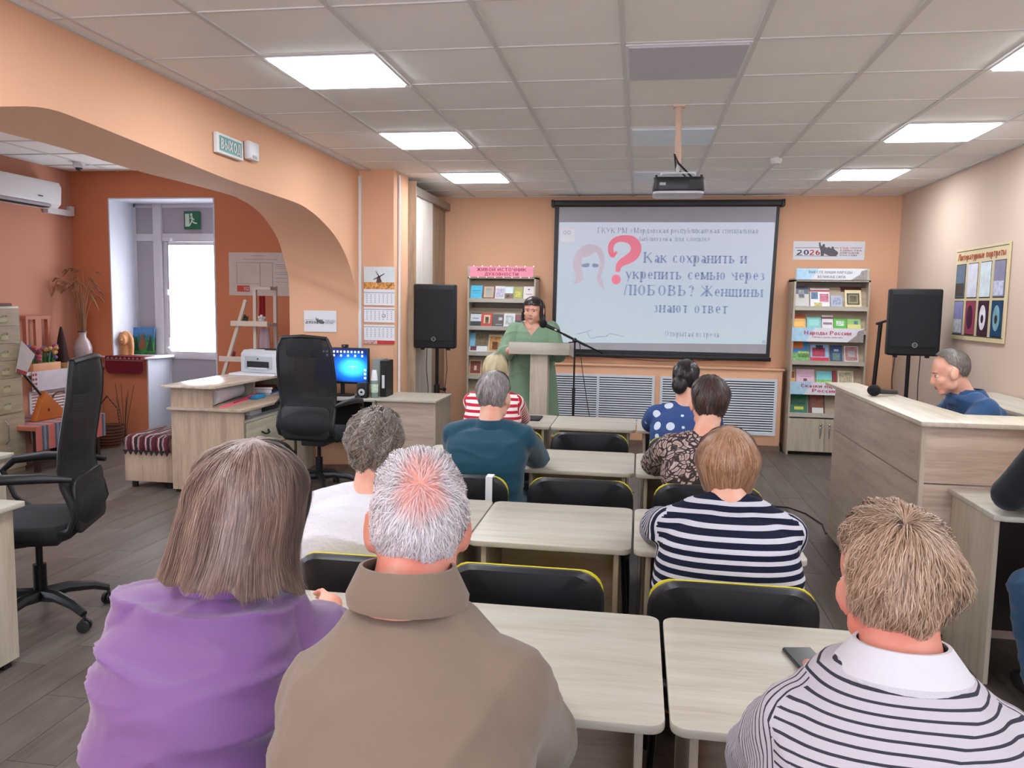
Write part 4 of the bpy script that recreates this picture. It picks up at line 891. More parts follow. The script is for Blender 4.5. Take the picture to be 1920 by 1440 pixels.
br(1572,1580,30,z,(140,24,40),[],'dark red narrow book on the fourth shelf of the right rack')
br(1582,1612,30,z,(214,206,180),[(.1,.9,.1,.9,'n',(180,166,140))],'cream book with small drawings on the fourth shelf of the right rack')
z=.455
br(1490,1526,36,z,(24,110,80),[(.3,.8,.15,.3,'p',(200,200,60)),(.1,.9,.4,.8,'n',(20,90,60))],'large green book on the lowest shelf of the right rack')
br(1529,1560,35,z,(92,40,36),[(.1,.9,.3,.95,'n',(140,80,60)),(.2,.9,0,.28,'p',(214,210,206))],'dark brown book on the lowest shelf of the right rack')
# ------------------------------------------------------------------ lectern
r=empty('lectern',(-.86,7.0,0),label='pale oak lectern in front of the woman in green',cat='lectern')
box('front_board',-.27,.265,-.02,.0,1.125,1.23,OAK,r,bevel=.002)
MB().add([(-.265,0,1.2),(.262,0,1.2),(.262,.36,1.12),(-.265,.36,1.12),(-.265,0,1.182),(.262,0,1.182),(.262,.36,1.102),(-.265,.36,1.102)],[(0,1,2,3),(7,6,5,4),(0,4,5,1),(1,5,6,2),(2,6,7,3),(3,7,4,0)]).build('desktop',OAK,r)
for s in(-1,1):MB().prism([(0,1.125),(.36,1.08),(.36,1.15),(0,1.23)],s*.262-.009,s*.262+.009,axis='x').build('side_board',OAKY,r)
box('post',-.085,.07,.03,.19,.03,1.14,OAKZ,r,bevel=.002);box('foot_plate',-.2,.19,-.08,.3,0,.03,OAK,r,bevel=.003)
# microphone stand
r=empty('microphone_stand',(-.54,6.85,0),label='black boom microphone stand right of the lectern',cat='microphone stand')
MB().tube([(0,0,.05),(0,0,.8)],.011,10).tube([(0,0,.78),(0,0,1.25)],.008,10).build('pole',BLACKM,r,smooth=True)
MB().tube([(0,0,.72),(0,0,.86)],.014,10).build('clutch',BLACK,r,smooth=True)
MB().tube([(.24,0,1.155),(0,0,1.27),(-.22,0,1.37)],.008,8).build('boom',BLACKM,r,smooth=True)
MB().tube([(.1,0,1.22),(-.1,0,1.315)],.0105,8).build('boom_sleeve',BLACK,r,smooth=True)
MB().ball((0,0,1.262),.022).tube([(0,0,1.25),(-.05,-.03,1.245)],.005,6).build('clamp',BLACK,r,smooth=True)
for i in range(3):
    a=2*PI*i/3+.4;MB().tube([(0,0,.1),(math.cos(a)*.3,math.sin(a)*.3,.012)],.009,6).build('leg',BLACKM,r,smooth=True)
m=empty('microphone',(-.54,6.85,0),label='black microphone with a round foam windshield clipped to the boom stand',cat='microphone')
MB().ball((-.275,0,1.40),(.034,.034,.038),16,10).build('foam_windshield',plain('black_foam',(16,16,18),.95,bump=.6,bscale=300),m,smooth=True)
MB().tube([(-.25,0,1.385),(-.13,0,1.335)],[.017,.012],10).build('handle',BLACK,m,smooth=True)
MB().tube([(-.175,0,1.354),(-.155,0,1.345)],.016,10).build('metal_ring',STEEL,m,smooth=True)
tag(MB().tube([(-.50,6.86,1.24),(-.47,6.87,1.0),(-.42,6.9,.7),(-.34,6.9,.3),(-.3,6.9,.006),(0,6.7,.006)],.0035,6).build('cable',plain('cable_black',(40,34,34),.6),smooth=True),'thin black cable sagging from the boom microphone','cable')
# ------------------------------------------------------------------ projector
r=empty('projector',(.20,5.0,2.22),label='black ceiling-hung projector in front of the screen',cat='projector')
DK_=plain('projector_black',(22,20,22),.4)
MB().prism(rrect(.30,.26,.04),.02,.10).build('casing',DK_,r,bevel=.008,smooth=True);MB().prism(rrect(.295,.255,.05),.004,.02).build('base_plate',plain('projector_silver',(196,196,204),.35),r,bevel=.005,smooth=True)
box('plate_label',-.11,-.075,-.134,-.13,.05,.066,plain('grey_ink_label',(170,170,172),.5),r)
box('air_vent',.06,.13,-.134,-.13,.03,.08,BLACK,r)
for x in(-.13,.13):MB().tube([(x,-.09,.1),(x,-.09,.115)],.008,6).build('screw_foot',BLACK,r)
mt=empty('projector_mount',(.197,5.0,2.22),label='beige pole and bracket holding the projector to the ceiling',cat='mount')
PL=plain('beige_pole',(216,188,168),.5);MB().tube([(0,.06,.20),(-.002,.14,.56)],.02,12).build('pole',PL,mt,smooth=True);MB().prism(rrect(.07,.07,.01),.552,.56).build('ceiling_plate',PL,mt,loc=(0,.14,0))
MB().tube([(-.1,-.06,.115),(-.1,-.05,.13),(.0,.0,.14),(.1,-.05,.13),(.1,-.06,.115)],.006,6).tube([(0,0,.135),(0,.06,.21)],.012,8).build('bracket',WHITE,mt)
tag(MB().tube([(.19,5.03,2.36),(.175,5.04,2.48),(.2,5.02,2.42),(.28,4.95,2.325)],.006,6).tube([(.185,5.03,2.39),(.22,5,2.36),(.25,4.95,2.322)],.005,6).build('projector_cable',BLACK,smooth=True),'black cables looping from the pole into the projector','cable')
tag(MB().lathe([(.05,0),(.05,.02),(.035,.045),(.01,.047)],20,Matrix.Translation((1.057,6.96,2.78))@Matrix.Rotation(PI,4,'X')).build('smoke_detector',WHITE,smooth=True),'white round smoke detector on the ceiling right of the projector','smoke detector')
# ------------------------------------------------------------------ exit sign, siren
r=empty('exit_sign',(-2.615,4.86,2.525),math.radians(90),'green ВЫХОД exit sign on the beam above the arch','sign')
box('frame',-.165,.165,-.028,.0,-.062,.062,WHITE,r,bevel=.006);box('panel',-.14,.14,-.0295,-.028,-.045,.045,plain('exit_green',(40,128,118),.4,var=.02),r)
fit('ВЫХОД',0,0,.25,.062,PAPER,r,y=-.031,off=.002)
for o in r.children:
    pass
r=empty('alarm_siren',(-2.615,5.15,2.55),math.radians(90),'small white alarm box beside the exit sign','alarm')
box('housing',-.07,.07,-.045,0,-.06,.06,WHITE,r,bevel=.012);box('sounder_slot',-.03,.03,-.047,-.045,-.05,-.03,PVCP,r)
# ------------------------------------------------------------------ calendar
r=empty('wall_calendar',(-2.425,7.315,0),label='tall wall calendar with a windmill picture beside the white conduit',cat='calendar')
w=.15
box('picture_sheet',-w,w,-.006,-.001,1.68,1.89,plain('calendar_sky',(214,222,226),.5,var=.05),r)
box('flower_field',-w,w,-.0072,-.006,1.68,1.745,plain('flower_field_print',(206,140,70),.5,var=.7,nscale=60),r)
b=MB();b.prism([(-.03,1.74),(.02,1.74),(.01,1.80),(-.015,1.80)],-.0085,-.0072,axis='y')
for a in(.5,2.1,3.6,5.2):b.prism([(-.0+.006*math.cos(a+1.57),1.795+.006*math.sin(a+1.57)),(0+.006*math.cos(a-1.57),1.795+.006*math.sin(a-1.57)),(.06*math.cos(a)+.003,1.795+.06*math.sin(a)),(.06*math.cos(a)-.004,1.795+.06*math.sin(a)+.004)],-.0095,-.0085,axis='y')
b.build('windmill_print',plain('windmill_brown',(90,60,60),.6),r)
for i,(z0,z1) in enumerate(((1.53,1.665),(1.37,1.51),(1.20,1.345))):
    box('month_page',-w,w,-.005,-.001,z0,z1,PAPER,r);box('page_rule',-w,w,-.0062,-.005,z1-.02,z1-.016,plain('dark_rule',(60,60,70),.6),r)
    d=MB()
    for a in range(7):
        for c in range(5):d.box(-w+.025+a*.04,-w+.035+a*.04,-.0062,-.005,z1-.042-c*.018,z1-.034-c*.018)
    d.build('day_numbers',plain('grey_ink_light',(150,150,165),.6),r,kind='stuff')
box('spring_binding',-w,w,-.008,-.001,1.665,1.68,PAPER,r);box('date_marker',.03,.06,-.008,-.006,1.42,1.445,DARKG,r);box('date_marker_hole',.034,.056,-.009,-.008,1.424,1.441,PAPER,r)
box('advert_strip',-w,w,-.005,-.001,1.165,1.20,plain('advert_red',(190,50,50),.5),r);box('advert_picture',-w,-.02,-.0062,-.005,1.165,1.198,plain('advert_flowers',(196,150,150),.5,var=.6,nscale=60),r)
# ------------------------------------------------------------------ stand on the right wall
r=empty('information_board',(2.715,7.07,1.71),math.radians(-90),'beige notice board with eight portrait cards on the cream wall','notice board')
BEI=plain('board_beige',(206,190,150),.5);box('board',-.515,.515,-.012,0,-.385,.38,BEI,r);box('top_line',-.5,.5,-.0135,-.012,.355,.36,DARKG,r)
box('bottom_line',-.5,.5,-.0135,-.012,-.35,-.345,DARKG,r)
fit('Литературные портреты',0,.31,.92,.055,plain('board_red',(176,84,60),.6,var=0),r,y=-.014,off=.002)
cards=[((90,110,130),(60,56,50)),((214,214,226),(196,190,206)),((206,218,224),(196,208,214)),((130,126,150),(190,194,214)),((140,140,190),(206,208,210)),((150,60,84),(70,26,60)),((64,34,52),(224,218,226)),((26,66,100),(120,160,170))]
for i,(c1,c2) in enumerate(cards):
    cx=-.38+.253*(i%4);z0=-.03 if i<4 else -.335;hh=.275 if i<4 else .27
    c=box('portrait_card',cx-.095,cx+.095,-.017,-.012,z0,z0+hh,plain('card_%d'%i,c1,.35,var=.12,nscale=14),r)
    if i in(0,4,3):box('card_photo',cx-.085,cx+.085,-.0185,-.017,z0+.01,z0+.12,plain('cardb_%d'%i,c2,.4,var=.3,nscale=30),c)
    if i in(5,6,7):MB().prism([(cx+.06*math.cos(t),z0+.14+.1*math.sin(t)) for t in np.linspace(0,2*PI,20,endpoint=False)],-.0185,-.017,axis='y').build('card_oval',plain('cardb_%d'%i,c2,.4,var=.2,nscale=20),c)
    if i in(6,7):MB().prism([(cx+.025*math.cos(t),z0+.13+.035*math.sin(t)) for t in np.linspace(0,2*PI,12,endpoint=False)],-.0195,-.0185,axis='y').build('card_figure',DARKG,c)
    box('card_rim',cx-.1,cx+.1,-.0135,-.0121,z0-.008,z0+hh+.006,DARKG,r)
# ------------------------------------------------------------------ right counter
r=empty('service_counter',(1.9,4.9,0),label='L-shaped pale oak counter in front of the man in denim',cat='counter')
def c3(nm,x0,x1,y0,y1,z0,z1,m,**k):return box(nm,x0-1.9,x1-1.9,y0-4.9,y1-4.9,z0,z1,m,r,**k)
MB().prism([(x-1.9,y-4.9) for x,y in((1.31,3.96),(2.66,3.96),(2.66,4.30),(1.62,4.30),(1.52,5.93),(1.31,5.93))],1.03,1.052).build('countertop',wood('oak_top_pale',(204,194,174),(180,166,146),'y'),r,bevel=.002)
OL=wood('oak_laminate_greyish_y',(184,168,150),(156,140,124),'y')
c3('upper_side_panel',1.33,1.348,4.03,5.72,.755,1.03,OL);c3('lower_side_panel',1.33,1.348,4.03,5.72,.02,.748,OL)
c3('corner_post',1.33,1.352,4.0,4.028,.02,1.03,OAKZ)
c3('upper_front_panel',1.353,2.64,4.005,4.023,.755,1.03,OAKP);c3('lower_front_panel',1.353,2.64,4.005,4.023,.02,.748,OAKP)
c3('inner_worktop',1.36,2.64,4.03,4.75,.72,.74,OAK);c3('inner_worktop',1.36,1.9,4.75,5.72,.72,.74,OAK)
c3('end_panel',1.36,1.9,5.7,5.72,.02,.72,OAKZ)
# desk attached in front
r=empty('visitor_desk',(2.0,3.75,0),label='pale oak desk joined to the front of the counter at the right edge',cat='desk')
MB().prism([(-.54,-.25),(-.50,-.27),(.66,-.27),(.66,.245),(-.54,.245)],.715,.738).build('top',OAK,r,bevel=.002)
box('side_panel',-.52,-.502,-.22,.245,.0,.715,OAKZ,r);box('side_panel',.62,.64,-.22,.245,.0,.715,OAKZ,r)
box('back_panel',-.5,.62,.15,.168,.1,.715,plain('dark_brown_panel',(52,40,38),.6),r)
# boxes behind the man
r=empty('low_cabinet',(2.45,5.9,0),label='low pale cabinet behind the man in denim by the cream wall',cat='cabinet')
box('carcass',-.12,.25,-.7,.7,0,.93,OAKY,r);box('top',-.14,.26,-.72,.72,.93,.95,OAKY,r)
# microphone lying on counter
r=empty('handheld_microphone',(1.40,5.07,1.052),math.radians(-62),'black handheld microphone with a foam ball lying on the counter','microphone')
MB().ball((0,0,.034),(.036,.042,.034),16,10).build('foam_windshield',plain('black_foam',(16,16,18),.95,bump=.6,bscale=300),r,smooth=True)
MB().tube([(0,.035,.03),(0,.09,.024),(0,.17,.018)],[.02,.017,.014],12).build('handle',plain('dark_handle',(60,54,52),.4),r,smooth=True)
# floor cable right
tag(MB().tube([(.70,6.5,.005),(1.0,6.49,.005),(1.2,6.47,.005),(1.3,6.3,.005),(1.36,6.0,.005),(1.33,5.76,.005),(1.40,5.74,.03)],.006,8).build('floor_cable',plain('cable_black',(40,34,34),.6),smooth=True),'black cable lying on the floor behind the counter end','cable')
# ------------------------------------------------------------------ people
def V(*a):return Vector(a)
def remesh(mb,voxel,smooth=6,fac=.5):
    me=mb.mesh('tmp');o=bpy.data.objects.new('tmp',me);COL.objects.link(o)
    m=o.modifiers.new('r','REMESH');m.mode='VOXEL';m.voxel_size=voxel
    s=o.modifiers.new('s','SMOOTH');s.iterations=smooth;s.factor=fac
    dg=bpy.context.evaluated_depsgraph_get();dg.update()
    out=bpy.data.meshes.new_from_object(o.evaluated_get(dg));bpy.data.objects.remove(o);bpy.data.meshes.remove(me)
    out.shade_smooth() if hasattr(out,'shade_smooth') else None
    return out
def coords(me):
    a=np.empty(len(me.vertices)*3,np.float32);me.vertices.foreach_get('co',a);return a.reshape(-1,3)
def normals(me):
    a=np.empty(len(me.vertices)*3,np.float32);me.vertices.foreach_get('normal',a);return a.reshape(-1,3)
def setco(me,c):me.vertices.foreach_set('co',c.astype(np.float32).ravel());me.update()
def chain(b,pts,rs,seg=14,balls=True):
    """tapered limb through joints with round ends"""
    P=[Vector(p) for p in pts];Q=[P[0]];R=[rs[0]]
    for i in range(len(P)-1):
        for k in(1,2,3,4):
            t=k/4;Q.append(P[i].lerp(P[i+1],t));R.append(rs[i]+(rs[i+1]-rs[i])*t)
    b.tube(Q,R,seg)
    if balls:
        for p,r in zip(P,rs):b.ball(p,r*1.0,seg,8)
def torso(b,spine,yaw=0,grow=0,n=28,ex=2.4):
    c,s=math.cos(yaw),math.sin(yaw);rings=[]
    # subdivide rings with smooth interpolation
    S=[]
    for i in range(len(spine)-1):
        for k in range(3):
            t=k/3;t=t*t*(3-2*t) if False else t
            S.append([spine[i][j]+(spine[i+1][j]-spine[i][j])*t for j in range(5)])
    S.append(list(spine[-1]))
    for x,y,z,hw,hd in S:
        r=[]
        for k in range(n):
            a=2*PI*k/n;ca,sa=math.cos(a),math.sin(a)
            u=(hw+grow)*math.copysign(abs(ca)**(2/ex),ca);v=(hd+grow)*math.copysign(abs(sa)**(2/ex),sa)
            r.append((x+u*c-v*s,y+u*s+v*c,z))
        rings.append(r)
    b.loft(rings)
def headmat(hc,yaw,pitch,roll,sc=1):
    # yaw>0 turns the face to the left (ccw from above), pitch>0 looks down, roll>0 tips the crown to the right
    return Matrix.Translation(hc)@Matrix.Rotation(yaw,4,'Z')@Matrix.Rotation(-pitch,4,'X')@Matrix.Rotation(roll,4,'Y')@Matrix.Scale(sc,4)
def headparts(b,M,ear=1.0,w=1.0):
    def E(c,r,R=None):
        A=M@Matrix.Translation(c)
        if R is not None:A=A@R
        b.ball((0,0,0),r,20,14,A)
    E((0,-.012,.028),(.073*w,.092,.088));E((0,.02,-.03),(.058*w,.066,.080));E((0,.055,-.096),(.026,.024,.02))
    for s in(-1,1):
        E((s*.042*w,.012,-.068),(.024,.03,.026));E((s*.034*w,.056,-.028),(.027,.026,.027))
        R=Matrix.Rotation(s*-.35,4,'Z')@Matrix.Rotation(.15,4,'X')
        E((s*.078*w,-.008,-.008),(.010*ear,.021*ear,.032*ear),R)
        A=M@Matrix.Translation((s*.084*w,-.010,-.006))@R
        hel=[A@Vector((0,.014*ear*math.cos(t)-.004,.028*ear*math.sin(t)+.003)) for t in np.linspace(-.9,3.9,12)]
        b.tube(hel,.0048*ear,6)
        b.ball((0,0,0),(.006,.009,.010),8,6,M@Matrix.Translation((s*.079*w,-.002,-.036)))
    b.tube([M@Vector(q) for q in((0,.076,.012),(0,.092,-.01),(0,.0985,-.03),(0,.09,-.04))],[.007,.009,.012,.009],10)
    for s in(-1,1):E((s*.010,.092,-.034),(.008,.009,.007))
    E((0,.070,.022),(.046*w,.016,.010));E((0,.079,-.062),(.022,.011,.006));E((0,.077,-.070),(.020,.011,.007))
def facebits(M,p,brow=(60,44,38),lip=(176,96,92),eye=(60,44,36)):
    EW=plain('eye_white',(224,218,212),.25,var=.0);IR=plain('iris_%d'%eye[0],eye,.2);BR=plain('brow_%d'%brow[0],brow,.8);LP=plain('lip_%d'%lip[0],lip,.45,var=.03)
    for s in(-1,1):
        MB().ball((0,0,0),(.0145,.0105,.0075),12,8,M@Matrix.Translation((s*.031,.0665,.0))).build('eye',EW,p,smooth=True)
        MB().ball((0,0,0),(.0058,.003,.0058),10,8,M@Matrix.Translation((s*.031,.0765,.0))).build('iris',IR,p,smooth=True)
        MB().tube([M@Vector((s*x,y,z)) for x,y,z in((.013,.0835,.0185),(.03,.0805,.0225),(.05,.066,.0165))],[.0018,.0022,.001],6).build('eyebrow',BR,p,smooth=True)
        MB().tube([M@Vector((s*x,y,z)) for x,y,z in((.017,.074,.003),(.031,.0775,.0075),(.045,.067,.003))],.0013,6).build('eyelid',BR,p,smooth=True)
    MB().ball((0,0,0),(.023,.005,.0045),14,8,M@Matrix.Translation((0,.0865,-.0615))).ball((0,0,0),(.019,.005,.0052),14,8,M@Matrix.Translation((0,.0850,-.0705))).build('lips',LP,p,smooth=True)
def handparts(b,w,d,up,side,curl=.6,sc=1.0):
    """w wrist, d pointing direction, up = back of the hand, side=+1 thumb on the +cross side"""
    w=Vector(w);d=Vector(d).normalized();up=Vector(up);up=(up-d*up.dot(d)).normalized();x=d.cross(up)*side
    b.tube([w-d*.03,w,w+d*.03,w+d*.075],[.024*sc,.024*sc,.030*sc,.030*sc],12)
    A=Matrix((x,d,up)).transposed().to_4x4();A.translation=w+d*.055
    b.ball((0,0,0),(.041*sc,.048*sc,.017*sc),16,10,A)
    for i,(o,l) in enumerate(((.028,.072),(.010,.080),(-.010,.074),(-.028,.058))):
        p=w+d*.085*sc+x*o*sc;q=[w+d*.05+x*o*.8*sc,p];dd=d.copy();ax=x*side
        for k,f in enumerate((.42,.32,.26)):
            a=curl*(.55+.35*k);dd=(dd*math.cos(a)-up*math.sin(a)).normalized();u2=dd
            p=p+dd*l*f*sc;q.append(p.copy())
            up_=up
        b.tube(q,[.0085*sc,.0088*sc,.0082*sc,.0078*sc,.0066*sc],8);b.ball(q[-1],.0066*sc,8,6)
    p0=w+d*.02+x*.024*sc;p1=w+d*.05+x*.045*sc-up*.008;p2=w+d*.082+x*.044*sc-up*.02;
    b.tube([p0,p1,p2],[.013*sc,.0105*sc,.008*sc],8);b.ball(p2,.008*sc,8,6)
def skinmat(name,rgb):
    if name in MATS:return MATS[name]
    s=NT(name);v=s.coord();n=s.noise(v,14,4,.6);c=lin(rgb);r=lin((min(255,rgb[0]+4),int(rgb[1]*.84),int(rgb[2]*.82)))
    s.l(s.ramp(n,[(.35,c),(.75,r)]),s.b.inputs['Base Color']);s.b.inputs['Roughness'].default_value=.5
    s.b.inputs['Subsurface Weight'].default_value=.12;s.b.inputs['Subsurface Radius'].default_value=(.012,.005,.003)
    s.bump(s.noise(v,220,3),.12,.001);MATS[name]=s.m;return s.m
def hairmat(name,cols,rough=.42,attrib='hv'):
    """cols: list of (pos,rgb) by strand random; second layer stretched along the strand"""
    s=NT(name);a=s.n('ShaderNodeAttribute',attribute_name=attrib);u=s.n('ShaderNodeAttribute',attribute_name='huv')
    m=s.n('ShaderNodeMapping');m.inputs['Scale'].default_value=(1,.25,1);s.l(u.outputs['Vector'],m.inputs[0])
    n=s.noise(m.outputs[0],7,4,.6)
    ad=s.n('ShaderNodeMath',operation='MULTIPLY_ADD');ad.inputs[1].default_value=.45;s.l(a.outputs['Fac'],ad.inputs[0])
    mm=s.n('ShaderNodeMath',operation='MULTIPLY');mm.inputs[1].default_value=.55;s.l(n,mm.inputs[0]);s.l(mm.outputs[0],ad.inputs[2])
    s.l(s.ramp(ad.outputs[0],[(p,lin(c)) for p,c in cols]),s.b.inputs['Base Color'])
    s.b.inputs['Roughness'].default_value=rough;s.b.inputs['Specular IOR Level'].default_value=.5
    s.b.inputs['Sheen Weight'].default_value=.15
    return s.m
def hair(parent,M,mat,a=.086,b=.106,c=.108,cz=.03,cy=-.014,back=2.25,sidep=1.6,front=.95,drop=None,nstr=3000,slen=.35,wdt=.0016,lift=.012,wave=.006,curl=0,flare=None,part=None,seed=1,thick=.012,tilt=.25,lump=.004,patch=None,mess=.3,name='hair',scl=None,taper=.08):
    """M head matrix. theta 0 = back of the head. short: ellipsoid down to phiMax(theta); long: falls below phi=90deg by drop(theta)"""
    R=np.random.default_rng(seed);Mn=np.array(M)
    def phimax(th):
        k=np.abs(th)/PI
        # back 0..0.35, side ~0.5..0.6, front 1
        w=np.interp(k,[0,.28,.42,.5,.58,.7,1.0],[0,0.03,.45,1,1.15,1.75,2.0])
        return np.where(w<=1,back+(sidep-back)*w,sidep+(front-sidep)*(w-1))-(tilt-.25)*np.cos(th)*(drop is None)
    ns=np.array([noise.noise(Vector((i*.37,seed*3.1,0))) for i in range(64)])
    def surf(th,t,off=0):
        """t 0..1 along the hair from the crown down"""
        if drop is None:
            ph=t*phimax(th);extra=0*t
        else:
            L=drop(th);arc=1.5*(c+.01);tot=arc+L
            isl=L>0.001
            pm=np.where(isl,1.5,phimax(th));tt=t*np.where(isl,tot/arc,1.0)
            ph=np.minimum(tt,1)*pm;extra=np.maximum(tt-1,0)*arc
        rr=1+off/.095
        # crown tipped backwards
        x=-a*np.sin(ph)*np.sin(th)*rr;y=-b*np.sin(ph)*np.cos(th)*rr;z=c*np.cos(ph)*rr
        low=ph>PI/2
        z=np.where(low,z*1.12,z)
        # nape: keep hair closer to a vertical line behind the neck
        bk=np.clip(np.cos(th),0,1);y=np.where(low,y*(1-.0*bk),y)
        bump=lump*np.sin(th*5+ph*3+seed)+lump*.7*np.sin(th*11-ph*5+seed*2)
        x=x*(1+bump/.1);y=y*(1+bump/.1)
        if drop is None and taper:
            tq=1-taper*np.clip((t-.55)/.45,0,1)**1.5;x=x*tq;y=y*tq
        if drop is not None:
            f=1+ (flare(th,extra) if flare is not None else 0*extra)
            x=x*f;y=y*f;z=z-extra
        # tilt of the polar axis
        y2=y*math.cos(tilt)-z*math.sin(tilt)*1.0;z2=z*math.cos(tilt)+y*math.sin(tilt)
        if drop is not None:
            k=np.clip(extra/.05,0,1);y2=y2*(1-k)+(y-0*z)*k+ (-0.0)*k;z2=z2*(1-k)+z*k
            y2=y2
        return np.stack([x,y2+cy,z2+cz],-1)
    def world(p):
        return p@Mn[:3,:3].T+Mn[:3,3]
    # shell
    nth,nt=72,26
    TH=np.linspace(-PI,PI,nth,endpoint=False);T=np.linspace(0.02,1,nt)
    g=np.stack(np.meshgrid(TH,T,indexing='ij'),-1)
    outer=surf(g[...,0],g[...,1],0);inner=surf(g[...,0],g[...,1],-thick)
    vs=np.concatenate([world(outer).reshape(-1,3),world(inner).reshape(-1,3)]);N=nth*nt
    fs=[]
    for i in range(nth):
        j2=(i+1)%nth
        for k in range(nt-1):
            A,B,C,D=i*nt+k,j2*nt+k,j2*nt+k+1,i*nt+k+1
            fs.append((A,D,C,B));fs.append((A+N,B+N,C+N,D+N))
        A,B=i*nt+nt-1,j2*nt+nt-1;fs.append((A,A+N,B+N,B))
    fs.append(tuple(i*nt for i in range(nth)));fs.append(tuple(i*nt+N for i in range(nth))[::-1])
    uvS=np.stack([g[...,0]*3,g[...,1]*3,0*g[...,0]],-1).reshape(-1,3);uv=[uvS,uvS];hv=[np.full(2*N,.42)]
    if patch is not None:
        pv=patch(g[...,0],g[...,1]).reshape(-1);hp=[pv,pv]
    # strands
    K=7
    th0=R.uniform(-PI,PI,nstr);
    if drop is None:
        t0=R.uniform(0.0,1,nstr)**.75*(1-slen*.55);dt=slen*R.uniform(.6,1.15,nstr)
    else:
        t0=R.uniform(0.02,.35,nstr);dt=R.uniform(.55,1.0,nstr)*(1.02-t0)
    lif=R.uniform(.1,1,nstr)*lift;ph=R.uniform(0,6.28,nstr);wob=R.uniform(.3,1,nstr)*wave
    dth=R.normal(0,mess*.25,nstr)
    col=R.uniform(.22,.74,nstr)
    keep=np.ones(nstr,bool)
    if patch is not None:
        keep=R.uniform(0,1,nstr)>np.maximum(patch(th0,t0),patch(th0,t0+.6*dt))*.93
    ii=np.where(keep)[0];th0,t0,dt,lif,ph,wob,dth,col=[q[ii] for q in(th0,t0,dt,lif,ph,wob,dth,col)];n=len(ii)
    s=np.linspace(0,1,K)[None,:]
    tt=np.minimum(t0[:,None]+dt[:,None]*s,1.03);thh=th0[:,None]+dth[:,None]*s+curl*np.sin(s*4+ph[:,None])*.3
    off=-.002+lif[:,None]*np.sin(np.clip(s*1.25,0,1)*PI*.72)+(wob[:,None]*np.sin(s*5+ph[:,None]))*.5
    C=surf(thh,tt,off)
    tang=np.gradient(C,axis=1);tang/=np.linalg.norm(tang,axis=-1,keepdims=True)+1e-9
    nrm=C-np.array([0,cy,cz*0]);nrm/=np.linalg.norm(nrm,axis=-1,keepdims=True)+1e-9
    sd=np.cross(tang,nrm);sd/=np.linalg.norm(sd,axis=-1,keepdims=True)+1e-9
    C=C+sd*(wob[:,None]*np.sin(s*6+ph[:,None]*2))[...,None]
    wd=wdt*(1-.75*s**2)[...,None]
    Lq=world(C-sd*wd);Rq=world(C+sd*wd)
    sv=np.stack([Lq,Rq],2).reshape(-1,3);base=2*N
    idx=base+(np.arange(n)[:,None]*K+np.arange(K-1)[None,:])*2
    q=np.stack([idx,idx+1,idx+3,idx+2],-1).reshape(-1,4)
    allv=np.concatenate([vs,sv]);allf=fs+q.tolist()
    me=bpy.data.meshes.new(name);me.from_pydata(allv.tolist(),[],allf)
    su=np.stack([np.broadcast_to(thh*3,tt.shape),tt*3,np.zeros_like(tt)],-1);su=np.repeat(su.reshape(-1,3),2,0)
    A=me.attributes.new('huv','FLOAT_VECTOR','POINT');A.data.foreach_set('vector',np.concatenate(uv+[su]).astype(np.float32).ravel())
    h=np.concatenate(hv+[np.repeat(col,2*K)]);A=me.attributes.new('hv','FLOAT','POINT');A.data.foreach_set('value',h.astype(np.float32))
    if patch is not None:
        A=me.attributes.new('patch','FLOAT','POINT');A.data.foreach_set('value',np.concatenate(hp+[np.repeat((patch(thh,tt)*.6).reshape(-1),2)]).astype(np.float32))
    for p in me.polygons:p.use_smooth=True
    me.materials.append(mat);return link(name,me,parent)
def collar(o,nb,r0,r1,h,mat,tilt=0,gap=.35,name='collar',t=.006,fall=.03,yaw=0):
    """folded collar round the neck, open in front"""
    nb=Vector(nb);rings=[]
    n=28
    for prof in((r1,-fall),(r1+.002,-fall*.5),(r0+.004,h),(r0-.001,h),(r1-t,-fall*.4),(r1-t,-fall)):
        r=[]
        for k in range(n+1):
            a=-PI/2+yaw+(-1+2*k/n)*(PI-gap)
            r.append(nb+Vector((prof[0]*math.cos(a),prof[0]*.92*math.sin(a),prof[1]+tilt*math.sin(a)*prof[0])))
        rings.append(r)
    b=MB();nn=n+1;vs=[q for r in rings for q in r];fs=[]
    for i in range(len(rings)):
        i2=(i+1)%len(rings)
        for j in range(n):fs.append((i*nn+j,i*nn+j+1,i2*nn+j+1,i2*nn+j))
    fs+=[tuple(i*nn for i in range(len(rings)))[::-1],tuple(i*nn+n for i in range(len(rings)))]
    b.add(vs,fs);return b.build(name,mat,o,smooth=True)
def fabric(name,rgb,var=.05,bump=.3,bscale=350,rough=.85,sheen=.2):
    if name in MATS:return MATS[name]
    m=plain(name,rgb,rough,var=var,nscale=5,bump=bump,bscale=bscale,spec=.25);m.node_tree.nodes['Principled BSDF'].inputs['Sheen Weight'].default_value=sheen;return m
def stripemat(name,period,stops,rough=.85):
    s=NT(name);a=s.n('ShaderNodeAttribute',attribute_name='s');m=s.n('ShaderNodeMath',operation='MULTIPLY');m.inputs[1].default_value=1/period
    s.l(a.outputs['Fac'],m.inputs[0]);f=s.n('ShaderNodeMath',operation='FRACT');s.l(m.outputs[0],f.inputs[0])
    s.l(s.ramp(f.outputs[0],[(p,lin(c)) for p,c in stops],'CONSTANT'),s.b.inputs['Base Color']);s.b.inputs['Roughness'].default_value=rough;s.b.inputs['Specular IOR Level'].default_value=.2
    s.bump(s.noise(s.coord(),300,2),.3,.002);return s.m
